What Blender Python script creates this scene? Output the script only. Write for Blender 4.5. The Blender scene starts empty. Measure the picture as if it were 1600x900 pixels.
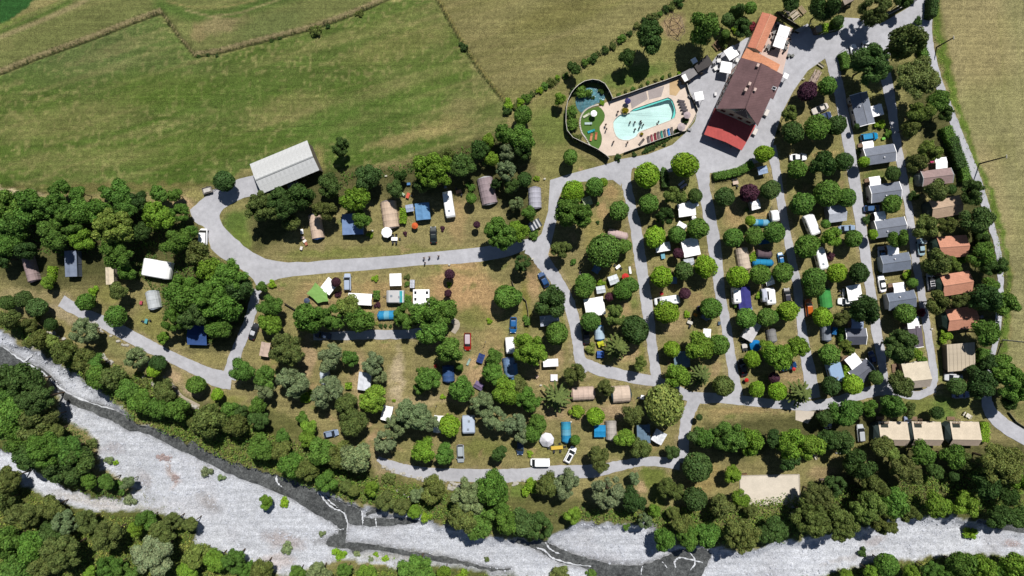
import bpy, math, random
import numpy as np
from mathutils import Vector
from mathutils.geometry import tessellate_polygon
SC = bpy.context.scene
COL = SC.collection
# ---------------------------------------------------------------- camera, sky, sun, exposure
S = 0.165            # metres per photo pixel on the ground
H = 178.3            # flying height of the camera
cam = bpy.data.cameras.new('camera'); camo = bpy.data.objects.new('camera', cam); COL.objects.link(camo)
camo.location = (0, 0, H); camo.rotation_euler = (0, 0, 0)
cam.sensor_width = 36; cam.lens = 36*H/(1600*S); cam.clip_end = 9000; cam.clip_start = 1
SC.camera = camo
EL, AZX, AZY = math.radians(60.7), 0.33, 0.944   # sun stands up and slightly right in the picture
w = bpy.data.worlds.new('World'); SC.world = w; w.use_nodes = True
nt = w.node_tree; bg = nt.nodes['Background']
sky = nt.nodes.new('ShaderNodeTexSky'); sky.sky_type = 'NISHITA'; sky.sun_disc = False
sky.sun_elevation = EL; sky.sun_rotation = math.atan2(AZX, AZY)
sky.altitude = 900; sky.dust_density = 0.6
nt.links.new(sky.outputs[0], bg.inputs[0]); bg.inputs[1].default_value = 0.05
sl = bpy.data.lights.new('sun', 'SUN'); sl.energy = 4.9; sl.angle = math.radians(0.55); sl.color = (1, 0.955, 0.89)
so = bpy.data.objects.new('sun', sl); COL.objects.link(so); so.location = (0, 0, 250)
sd = Vector((AZX*math.cos(EL), AZY*math.cos(EL), math.sin(EL)))
so.rotation_euler = sd.to_track_quat('Z', 'Y').to_euler()
SC.view_settings.view_transform = 'Standard'; SC.view_settings.look = 'None'
SC.view_settings.exposure = 0.22; SC.view_settings.gamma = 1
SC.cycles.max_bounces = 5; SC.cycles.diffuse_bounces = 2; SC.cycles.transparent_max_bounces = 6
GAIN = 1.62          # lit radiance per albedo under this sun

def W(px, py, z=0.0):
    f = (H-z)/H
    return ((px-800)*S*f, (450-py)*S*f, z)
def lin(c): c = c/255.0; return c/12.92 if c <= 0.04045 else ((c+0.055)/1.055)**2.4
def C(r, g, b, k=1.0):      # photo colour of a sunlit surface -> its own colour
    if min(r, g, b) > 223: k = k*(1+.5*min(1, (min(r, g, b)-223)/15))
    return tuple(min(0.88, lin(v)/GAIN*k) for v in (r, g, b))
def HX(s, k=1.0): return C(int(s[0:2], 16), int(s[2:4], 16), int(s[4:6], 16), k)
def T(c, r, x, y): return (c*400+x/4.0, r*225+y/4.0)
R2D = math.radians

# ---------------------------------------------------------------- materials
MATS = {}
def mat(name, col=None, rough=0.8, n=((0.6, 0.12),), bump=0.0, bs=8.0, spec=0.3, metal=0.0, trans=0.0, attr=None, world=False, stretch=None, wave=None, alpha=None, hue=0.0):
    if name in MATS: return MATS[name]
    m = bpy.data.materials.new(name); m.use_nodes = True
    t = m.node_tree; N = t.nodes; L = t.links
    p = N['Principled BSDF']; p.inputs['Roughness'].default_value = rough
    p.inputs['Specular IOR Level'].default_value = spec; p.inputs['Metallic'].default_value = metal
    if attr:
        a = N.new('ShaderNodeVertexColor'); a.layer_name = attr; c = a.outputs[0]
    elif col is None:
        a = N.new('ShaderNodeObjectInfo'); c = a.outputs['Color']
    else:
        a = N.new('ShaderNodeRGB'); a.outputs[0].default_value = (*col, 1); c = a.outputs[0]
    if world:
        g = N.new('ShaderNodeNewGeometry'); vec = g.outputs['Position']
    else:
        g = N.new('ShaderNodeTexCoord'); vec = g.outputs['Object']
    if stretch:
        mp = N.new('ShaderNodeMapping'); mp.inputs['Scale'].default_value = stretch[:3]
        if len(stretch) > 3: mp.inputs['Rotation'].default_value = (0, 0, stretch[3])
        L.new(vec, mp.inputs[0]); sv = mp.outputs[0]
    else: sv = vec
    for i, (sc, amt) in enumerate(n):
        x = N.new('ShaderNodeTexNoise'); x.inputs['Scale'].default_value = sc; x.inputs['Detail'].default_value = 4
        x.inputs['Roughness'].default_value = 0.65
        L.new(sv if (stretch and i == 0) else vec, x.inputs['Vector'])
        r = N.new('ShaderNodeMapRange'); r.inputs[1].default_value = 0.3; r.inputs[2].default_value = 0.7
        L.new(x.outputs[0], r.inputs[0]); fac = r.outputs[0]
        if attr:          # the sheet says how grainy each kind of ground is (alpha of its paint)
            r.inputs[3].default_value = -amt; r.inputs[4].default_value = amt
            ma = N.new('ShaderNodeMath'); ma.operation = 'MULTIPLY_ADD'; L.new(fac, ma.inputs[0]); L.new(a.outputs[1], ma.inputs[1]); ma.inputs[2].default_value = 1; fac = ma.outputs[0]
        else: r.inputs[3].default_value = 1-amt; r.inputs[4].default_value = 1+amt
        v = N.new('ShaderNodeVectorMath'); v.operation = 'SCALE'
        L.new(c, v.inputs[0]); L.new(fac, v.inputs['Scale']); c = v.outputs[0]
    if attr is None and trans:
        a2 = N.new('ShaderNodeVertexColor'); a2.layer_name = 'leaf'
        v = N.new('ShaderNodeVectorMath'); v.operation = 'MULTIPLY'; L.new(c, v.inputs[0]); L.new(a2.outputs[0], v.inputs[1]); c = v.outputs[0]
    if wave:
        wv = N.new('ShaderNodeTexWave'); wv.bands_direction = wave[0]; wv.inputs['Scale'].default_value = wave[1]
        L.new(vec, wv.inputs['Vector'])
        r = N.new('ShaderNodeMapRange'); r.inputs[3].default_value = 1-wave[2]; r.inputs[4].default_value = 1+wave[2]*0.3
        L.new(wv.outputs[1], r.inputs[0]); v = N.new('ShaderNodeVectorMath'); v.operation = 'SCALE'
        L.new(c, v.inputs[0]); L.new(r.outputs[0], v.inputs['Scale']); c = v.outputs[0]
    L.new(c, p.inputs['Base Color'])
    if bump:
        x = N.new('ShaderNodeTexNoise'); x.inputs['Scale'].default_value = bs; x.inputs['Detail'].default_value = 3
        L.new(vec, x.inputs['Vector']); b = N.new('ShaderNodeBump'); b.inputs['Strength'].default_value = bump
        b.inputs['Distance'].default_value = 0.1
        L.new(x.outputs[0], b.inputs['Height']); L.new(b.outputs[0], p.inputs['Normal'])
    out = N['Material Output']
    if trans:
        tr = N.new('ShaderNodeBsdfTranslucent'); L.new(c, tr.inputs[0]); mx = N.new('ShaderNodeMixShader')
        mx.inputs[0].default_value = trans; L.new(p.outputs[0], mx.inputs[1]); L.new(tr.outputs[0], mx.inputs[2]); L.new(mx.outputs[0], out.inputs[0])
    if alpha:
        tp = N.new('ShaderNodeBsdfTransparent'); tp.inputs[0].default_value = (*alpha[1], 1); mx = N.new('ShaderNodeMixShader')
        mx.inputs[0].default_value = alpha[0]; L.new(tp.outputs[0], mx.inputs[1]); L.new(p.outputs[0], mx.inputs[2]); L.new(mx.outputs[0], out.inputs[0])
    MATS[name] = m; return m
mat('ground', attr='paint', rough=0.95, n=((0.5, 0.2), (1.3, 0.22), (4.0, 0.6), (0.05, 0.14)), bump=0.5, bs=3.0, world=True, stretch=(0.1, 2.2, 1, R2D(-14)), spec=0.1)
mat('asphalt', C(194, 195, 202), rough=0.9, n=((0.09, 0.13), (0.7, 0.12), (5, 0.08)), bump=0.1, world=True, spec=0.2)
mat('concrete', None, rough=0.9, n=((0.3, 0.1), (4, 0.08)), bump=0.1, spec=0.2)
mat('leafy', None, rough=0.7, n=((0.9, 0.25),), trans=0.22, spec=0.2)
mat('bark', HX('6b5a48'), rough=0.95, n=((6, 0.3),), bump=0.4)
mat('paint', None, rough=0.28, n=((0.8, 0.03),), spec=0.5)
mat('glass', (0.015, 0.018, 0.022), rough=0.08, n=((0.5, 0.1),), spec=0.6)
mat('rubber', (0.02, 0.02, 0.02), rough=0.8)
mat('lamp_plastic', None, rough=0.2, n=((3, 0.05),), spec=0.6)
mat('fabric', None, rough=0.75, n=((1.2, 0.1), (0.35, 0.08)), bump=0.25, bs=1.6, spec=0.15)
mat('shell', None, rough=0.4, n=((0.7, 0.06), (3, 0.04)), bump=0.05, bs=2, spec=0.4)
mat('roofing', None, rough=0.75, n=((0.5, 0.12), (4, 0.1)), bump=0.2, bs=6, spec=0.25)
mat('ribbed', None, rough=0.7, n=((0.5, 0.1), (3, 0.1)), spec=0.25, wave=('X', 0.9, 0.16))
mat('tiles', None, rough=0.85, n=((0.5, 0.14), (5, 0.16)), spec=0.2, wave=('Y', 0.8, 0.14))
mat('wood', None, rough=0.85, n=((2.5, 0.25),), wave=('X', 1.2, 0.25))
mat('metal', None, rough=0.45, n=((2, 0.1),), spec=0.5)
mat('skin', HX('c89070', 0.7), rough=0.6)
mat('hair', HX('3a2a20'), rough=0.8)
mat('stone', None, rough=0.9, n=((0.8, 0.2), (5, 0.12)), bump=0.3)
mat('river', (0.07, 0.074, 0.074), rough=0.18, n=((0.35, 0.4), (1.2, 0.45), (4, 0.6)), bump=0.6, bs=2.5, world=True, spec=0.5)
mat('foam', HX('dfe3ea'), rough=0.7, n=((1.5, 0.3), (6, 0.2)), bump=0.4, world=True)
mat('pond', (0.05, 0.14, 0.17), rough=0.1, n=((0.25, 0.35), (2, 0.3)), bump=0.2, world=True)
mat('poolwater', (0.4, 0.8, 0.8), rough=0.05, n=((1, 0.05),), bump=0.35, bs=1.5, world=True, alpha=(0.05, (0.9, 1.0, 0.99)))
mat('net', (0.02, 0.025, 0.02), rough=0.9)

# ---------------------------------------------------------------- mesh and object helpers
class MB:
    def __init__(s): s.v = []; s.f = []
    def add(s, vs, fs):
        b = len(s.v); s.v += [tuple(v) for v in vs]; s.f += [tuple(b+i for i in f) for f in fs]; return s
    def box(s, x0, y0, z0, x1, y1, z1, tx=0, ty=0):
        return s.add([(x0, y0, z0), (x1, y0, z0), (x1, y1, z0), (x0, y1, z0), (x0+tx, y0+ty, z1), (x1-tx, y0+ty, z1), (x1-tx, y1-ty, z1), (x0+tx, y1-ty, z1)],
            [(3, 2, 1, 0), (4, 5, 6, 7), (0, 1, 5, 4), (1, 2, 6, 5), (2, 3, 7, 6), (3, 0, 4, 7)])
    def slab(s, pts, t):
        n = len(pts); lo = [(p[0], p[1], p[2]-t) for p in pts]
        return s.add(list(pts)+lo, [tuple(range(n)), tuple(range(2*n-1, n-1, -1))]+[(i, n+i, n+(i+1) % n, (i+1) % n) for i in range(n)])
    def tube(s, p0, p1, r, n=6, r1=None):
        p0 = Vector(p0); p1 = Vector(p1); d = (p1-p0).normalized(); r1 = r if r1 is None else r1
        a = d.orthogonal().normalized(); b = d.cross(a)
        vs = [p0+(a*math.cos(6.2832*i/n)+b*math.sin(6.2832*i/n))*r for i in range(n)]+[p1+(a*math.cos(6.2832*i/n)+b*math.sin(6.2832*i/n))*r1 for i in range(n)]
        return s.add(vs, [(i, (i+1) % n, n+(i+1) % n, n+i) for i in range(n)]+[tuple(range(n-1, -1, -1)), tuple(range(n, 2*n))])
    def loft(s, secs):
        n = len(secs[0]); vs = [p for q in secs for p in q]
        fs = [(k*n+i, k*n+(i+1) % n, (k+1)*n+(i+1) % n, (k+1)*n+i) for k in range(len(secs)-1) for i in range(n)]
        fs += [tuple(range(n-1, -1, -1)), tuple((len(secs)-1)*n+i for i in range(n))]
        return s.add(vs, fs)
    def ball(s, c, r, seg=8, rings=5, sx=1, sy=1, sz=1, rnd=None):
        vs = [(c[0], c[1], c[2]-r*sz)]
        for j in range(1, rings):
            th = math.pi*j/rings
            for i in range(seg):
                k = r*(1+(rnd.uniform(-.18, .18) if rnd else 0)); a = 6.2832*i/seg
                vs.append((c[0]+k*sx*math.sin(th)*math.cos(a), c[1]+k*sy*math.sin(th)*math.sin(a), c[2]-k*sz*math.cos(th)))
        vs.append((c[0], c[1], c[2]+r*sz)); e = len(vs)-1
        fs = [(0, 1+(i+1) % seg, 1+i) for i in range(seg)]
        for j in range(rings-2):
            fs += [(1+j*seg+i, 1+j*seg+(i+1) % seg, 1+(j+1)*seg+(i+1) % seg, 1+(j+1)*seg+i) for i in range(seg)]
        fs += [(1+(rings-2)*seg+i, 1+(rings-2)*seg+(i+1) % seg, e) for i in range(seg)]
        return s.add(vs, fs)
    def mesh(s, name, m, smooth=False):
        me = bpy.data.meshes.new(name); me.from_pydata(s.v, [], s.f)
        if m: me.materials.append(MATS[m])
        if smooth: me.shade_smooth()
        me.update(); return me
CACHE = {}
def M(key, fn, m, smooth=False):
    k = (key, m)
    if k not in CACHE:
        b = MB(); fn(b); CACHE[k] = b.mesh(str(key), m, smooth)
    return CACHE[k]
def part(name, me, parent, col=None, label=None, loc=None, rot=None, scale=None):
    o = bpy.data.objects.new(name, me); COL.objects.link(o); o.parent = parent
    if col: o.color = (*col, 1)
    if label: o['label'] = label
    if loc: o.location = loc
    if rot: o.rotation_euler = rot
    if scale: o.scale = scale
    return o
REFS = []
def thing(name, label, cat, px, py, ang=0.0, z=0.0, group=None, ref=None, zt=0.0):
    """Empty at the base of a thing; px, py are its photo pixel at height zt"""
    x, y, _ = W(px, py, zt)
    o = bpy.data.objects.new(name, None); COL.objects.link(o); o.empty_display_size = 0.5
    o.location = (x, y, z); o.rotation_euler = (0, 0, R2D(ang)); o['label'] = label; o['category'] = cat
    if group: o['group'] = group
    if ref: REFS.append((ref, px, py))
    return o
def struct(name, me, z=0.0, kind='structure', col=None, label=None):
    o = bpy.data.objects.new(name, me); COL.objects.link(o); o.location.z = z; o['kind'] = kind
    if label: o['label'] = label
    if col: o.color = (*col, 1)
    return o
def solo(name, me, label, cat, px, py, ang=0, z=0, group=None, col=None, ref=None, zt=0, scale=None):
    x, y, _ = W(px, py, zt); o = bpy.data.objects.new(name, me); COL.objects.link(o); o.location = (x, y, z)
    o.rotation_euler = (0, 0, R2D(ang)); o['label'] = label; o['category'] = cat
    if group: o['group'] = group
    if col: o.color = (*col, 1)
    if scale: o.scale = scale
    if ref: REFS.append((ref, px, py))
    return o
def smooth_poly(P, k=3, closed=True):
    P = [np.array(p, float) for p in P]; n = len(P); out = []
    for i in range(n if closed else n-1):
        g = lambda j: P[j % n] if closed else P[max(0, min(n-1, j))]
        a, b, c, d = g(i-1), g(i), g(i+1), g(i+2)
        for s_ in range(k):
            t = s_/k
            out.append(0.5*((2*b)+(-a+c)*t+(2*a-5*b+4*c-d)*t*t+(-a+3*b-3*c+d)*t**3))
    if not closed: out.append(P[-1])
    return out
def sheet(pts_px, m, z, name='sheet', holes=(), jit=0.0, seed=1, zt=0.0, skirt=0.0):
    rr = random.Random(seed)
    loops = []
    for lp in [pts_px]+list(holes):
        q = []
        for p in lp:
            x, y, _ = W(p[0]+rr.uniform(-jit, jit), p[1]+rr.uniform(-jit, jit), zt); q.append(Vector((x, y, 0)))
        loops.append(q)
    tris = tessellate_polygon(loops); vs = [(v.x, v.y, z) for lp in loops for v in lp]
    me = bpy.data.meshes.new(name); fs = []
    for t in tris:
        a, b, c = [Vector(vs[i]) for i in t]
        fs.append(tuple(t) if (b-a).cross(c-a).z > 0 else tuple(reversed(t)))
    if skirt:
        b0 = len(vs); k = 0
        vs += [(v[0], v[1], z-skirt) for v in vs]
        for lp in loops:
            n = len(lp)
            for i in range(n): fs.append((k+i, k+(i+1) % n, b0+k+(i+1) % n, b0+k+i))
            k += n
    me.from_pydata(vs, [], fs); me.materials.append(MATS[m]); me.update(); return me
def ribbon(pts, widths, m, z, jit=0.25, seed=2, k=5):
    if not isinstance(widths, (list, tuple)): widths = [widths]*len(pts)
    Q = smooth_poly([(p[0], p[1], w_) for p, w_ in zip(pts, widths)], k, False); rr = random.Random(seed)
    L_ = []; R_ = []
    for i, q in enumerate(Q):
        a = Q[max(0, i-1)]; b = Q[min(len(Q)-1, i+1)]; d = np.array([b[0]-a[0], b[1]-a[1]]); d /= (np.linalg.norm(d)+1e-9)
        nrm = np.array([-d[1], d[0]]); hw = q[2]/2
        L_.append(q[:2]+nrm*(hw+rr.uniform(-jit, jit))); R_.append(q[:2]-nrm*(hw+rr.uniform(-jit, jit)))
    vs = [W(*p)[:2]+(z,) for p in L_]+[W(*p)[:2]+(z,) for p in R_]; n = len(L_)
    me = bpy.data.meshes.new('ribbon'); fs = []
    for i in range(n-1):
        f = (i, i+1, n+i+1, n+i); a, b, c = [Vector(vs[j]) for j in f[:3]]
        fs.append(f if (b-a).cross(c-a).z > 0 else f[::-1])
    me.from_pydata(vs, [], fs); me.materials.append(MATS[m]); me.update(); return me
# ================================================================ GROUND (one sheet to the horizon, painted with surface colours plus ditch shade)
RNG = np.random.default_rng(7)
xs = np.arange(-148, 148.01, 0.5); ys = np.arange(-90, 90.01, 0.5)
ext = np.array([6, 16, 40, 100, 260, 700, 2000.0])
xs = np.concatenate([-148-ext[::-1], xs, 148+ext]); ys = np.concatenate([-90-ext[::-1], ys, 90+ext])
GX, GY = np.meshgrid(xs, ys); NXg, NYg = len(xs), len(ys)
PX = GX/S+800; PY = 450-GY/S
def vnoise(scale, seed):       # value noise over photo pixels
    r = np.random.default_rng(seed); g = r.random((256, 256))
    u = (PX/scale) % 255; v = (PY/scale) % 255; i = u.astype(int); j = v.astype(int); fu = u-i; fv = v-j
    fu = fu*fu*(3-2*fu); fv = fv*fv*(3-2*fv); i2 = (i+1) % 256; j2 = (j+1) % 256
    return (g[j, i]*(1-fu)+g[j, i2]*fu)*(1-fv)+(g[j2, i]*(1-fu)+g[j2, i2]*fu)*fv
n1 = vnoise(40, 1); n2 = vnoise(12, 2); n3 = vnoise(5, 3); n4 = vnoise(90, 4)
def pdist(P, closed=True, QX=None, QY=None):
    X = PX if QX is None else QX; Y = PY if QY is None else QY
    d = np.full(X.shape, 1e9); ins = np.zeros(X.shape, bool); n = len(P)
    for i in range(n if closed else n-1):
        x0, y0 = P[i]; x1, y1 = P[(i+1) % n]; dx, dy = x1-x0, y1-y0
        t = np.clip(((X-x0)*dx+(Y-y0)*dy)/(dx*dx+dy*dy+1e-9), 0, 1)
        d = np.minimum(d, (X-x0-t*dx)**2+(Y-y0-t*dy)**2)
        if closed and y0 != y1: ins ^= ((y0 > Y) != (y1 > Y)) & (X < (x1-x0)*(Y-y0)/(y1-y0)+x0)
    d = np.sqrt(d); return np.where(ins, -d, d) if closed else d
WX = PX+(n2-.5)*9+(n3-.5)*5; WY = PY+(vnoise(12, 12)-.5)*9+(vnoise(5, 13)-.5)*5
PAINT = np.zeros(PX.shape+(3,)); PAINT[:] = C(144, 136, 90)
def blend(m, c):
    global PAINT
    m = np.clip(m, 0, 1)[..., None]; PAINT = PAINT*(1-m)+np.array(c)*m
def region(P, c, soft=4, a=1.0, warp=True, mod=None):
    d = pdist(P, True, WX if warp else None, WY if warp else None)
    m = np.clip(0.5-d/soft, 0, 1)*a
    if mod is not None: m = m*mod
    blend(m, c)
def stroke(P, c, w_, soft=2, a=1.0, warp=False):
    d = pdist(P, False, WX if warp else None, WY if warp else None); blend(np.clip((w_/2-d)/soft+0.5, 0, 1)*a, c)
def blob(x, y, rx, ry, c, a=0.9, ang=0):
    ca, sa = math.cos(R2D(ang)), math.sin(R2D(ang)); u = (WX-x)*ca+(WY-y)*sa; v = -(WX-x)*sa+(WY-y)*ca
    d = np.sqrt((u/rx)**2+(v/ry)**2); blend(np.clip((1.25-d)*1.6, 0, 1)*a, c)
TAN = C(172, 146, 110); DRY = C(152, 143, 96); GRN = C(98, 116, 54); LUSH = C(84, 112, 46)
blend((n1-.35)*1.3, C(143, 134, 92)); blend((n4-.5)*1.0, C(116, 124, 66))
# big meadow left and middle
FA = [(-200, 118), (0, 114), (100, 75), (200, 37), (250, 18), (262, 35), (280, 60), (303, 86), (400, 66), (500, 40), (600, 0), (683, 0), (700, 30), (735, 90), (790, 160), (800, 180), (760, 215), (690, 240), (560, 260), (500, 275), (480, 225), (390, 262), (340, 290), (230, 300), (60, 298), (-200, 290)]
region(FA, C(94, 112, 54), 3)
strk = vnoise(60, 21); u_ = PX*math.cos(R2D(-17))+PY*math.sin(R2D(-17)); v_ = -PX*math.sin(R2D(-17))+PY*math.cos(R2D(-17))
def streak(lu, lv, seed):
    r = np.random.default_rng(seed); g = r.random((256, 256)); a = (u_/lu) % 255; b = (v_/lv) % 255
    i = a.astype(int); j = b.astype(int); fu = a-i; fv = b-j; i2 = (i+1) % 256; j2 = (j+1) % 256
    return (g[j, i]*(1-fu)+g[j, i2]*fu)*(1-fv)+(g[j2, i]*(1-fu)+g[j2, i2]*fu)*fv
s1 = streak(160, 7, 31); s2 = streak(90, 18, 32); s3 = streak(60, 3.5, 33)
fm = np.clip(0.5-pdist(FA)/3, 0, 1)
blend(fm*np.clip((s2-.42)*2.0, 0, .9), C(82, 106, 42)); blend(fm*np.clip((s1-.5)*2.0, 0, .75), C(136, 134, 84)); blend(fm*np.clip((s3-.45)*1.3, 0, .6), C(80, 100, 42)); blend(fm*np.clip((n3-.66)*3, 0, .5), C(158, 152, 100))
blend(fm*np.clip((PX-540)/260, 0, 1)*np.clip(n1*1.4-.4, 0, 1)*.7, C(146, 138, 94))
blend(fm*np.clip(1-(PY-95)/60, 0, 1)*np.clip((380-PX)/200, 0, 1)*.4, C(104, 114, 76))
blob(560, 185, 120, 34, C(82, 110, 44), .55, -12); blob(380, 150, 80, 25, C(88, 112, 48), .5, -12); blob(250, 140, 90, 30, C(88, 110, 44), .6); blob(300, 230, 120, 26, C(90, 110, 46), .55, -8); blob(450, 170, 70, 22, C(146, 138, 90), .4, -15); blob(620, 70, 90, 22, C(134, 130, 80), .45, -16); blob(120, 250, 130, 20, C(128, 128, 78), .45, -4); blob(680, 120, 50, 30, C(86, 110, 46), .4)
blob(640, 215, 70, 9, C(168, 152, 104), .6, -14); blob(690, 195, 45, 10, C(160, 146, 98), .5, -10); blob(100, 190, 120, 26, C(134, 132, 82), .5, -10)
blob(200, 292, 160, 6, C(130, 118, 76), .6); blob(500, 250, 8, 25, C(140, 130, 84), .7)
# strips upper left
region([(-200, -60), (130, -60), (0, 40), (-200, 110)], C(50, 92, 44), 3); stroke([(-60, 66), (0, 42), (60, 20), (120, -6)], C(120, 134, 70), 8, 4)
TL = [(-200, 60), (0, 44), (120, -10), (160, -40), (700, -40), (600, 0), (500, 40), (303, 86), (262, 35), (250, 18), (0, 114), (-200, 140)]
region(TL, C(116, 122, 72), 3); tm = np.clip(0.5-pdist(TL)/3, 0, 1); blend(tm*np.clip((s1-.45)*1.5, 0, .7), C(134, 134, 84))
stroke([(-60, 84), (0, 58), (60, 34), (120, 8), (150, -10)], C(152, 142, 102), 7, 4, .9); stroke([(-60, 74), (0, 50), (70, 22), (110, 2)], C(78, 104, 44), 6, 4, .8)
stroke([(250, 8), (300, 25), (360, 22), (420, 2), (470, -12)], C(78, 106, 46), 20, 14, .8); stroke([(262, 2), (300, 12), (345, 12), (400, 0)], C(150, 142, 92), 2.5, 2, .9)
stroke([(290, 16), (330, 26), (375, 20), (440, -2)], C(146, 140, 96), 3, 2, .9); blob(345, 38, 40, 12, C(148, 136, 98), .8, -10); blob(310, 50, 12, 14, C(144, 130, 92), .7)
blob(420, 40, 60, 20, C(104, 116, 68), .6, -18)
# north meadow
FB = [(683, 0), (660, -60), (1100, -60), (1062, 0), (1000, 42), (930, 90), (860, 132), (800, 168), (790, 155), (735, 90), (700, 30)]
region(FB, C(134, 129, 84), 3); bm = np.clip(0.5-pdist(FB)/3, 0, 1); blend(bm*np.clip((s1-.4)*.9, 0, .5), C(114, 114, 64)); blend(bm*np.clip((s3-.5), 0, .5), C(156, 144, 98)); blob(880, 20, 90, 20, C(118, 116, 64), .5, -15)
# playground lawn above the pool
region([(805, 176), (1070, 0), (1180, -60), (1300, -60), (1310, 50), (1190, 80), (1110, 100), (1065, 115), (950, 158), (890, 130), (870, 180), (895, 235), (940, 262), (860, 285), (845, 270), (800, 250), (830, 200)], C(136, 134, 82), 4)
blob(860, 200, 40, 30, C(104, 122, 58), .7); blob(970, 120, 60, 10, LUSH, .6, -20); blob(1000, 120, 50, 8, LUSH, .7, -22); blob(820, 262, 14, 8, TAN, .8)
blob(1052, 40, 20, 20, C(178, 150, 118), .7); blob(1230, 20, 30, 14, C(140, 140, 84), .7); blob(910, 160, 18, 40, LUSH, .5)
# east field and verge
FE = [(1465, -60), (1470, 0), (1485, 90), (1505, 180), (1530, 250), (1560, 330), (1582, 420), (1584, 520), (1560, 560), (1580, 572), (1900, 600), (1900, -60)]
region(FE, C(150, 146, 102), 3); em = np.clip(0.5-pdist(FE)/3, 0, 1)
ve = vnoise(7, 41); blend(em*np.clip((n1-.4)*1.3, 0, .7), C(136, 134, 86)); blend(em*np.clip((n4-.5)*2, 0, .6), C(166, 152, 110))
for k in (0, 26, 52): stroke([(1560+k, 20), (1572+k, 160), (1600+k, 330), (1620+k, 520)], C(128, 128, 78), 2.5, 2, .35)
stroke([(1458, -30), (1462, 30), (1474, 90), (1492, 160), (1515, 230), (1545, 300), (1566, 370), (1574, 440), (1574, 500), (1566, 548)], C(98, 122, 48), 12, 5, .95, True)
# field bottom right corner
region([(1578, 632), (1600, 626), (1700, 620), (1700, 700), (1612, 668), (1585, 650)], C(134, 134, 84), 3)
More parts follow.
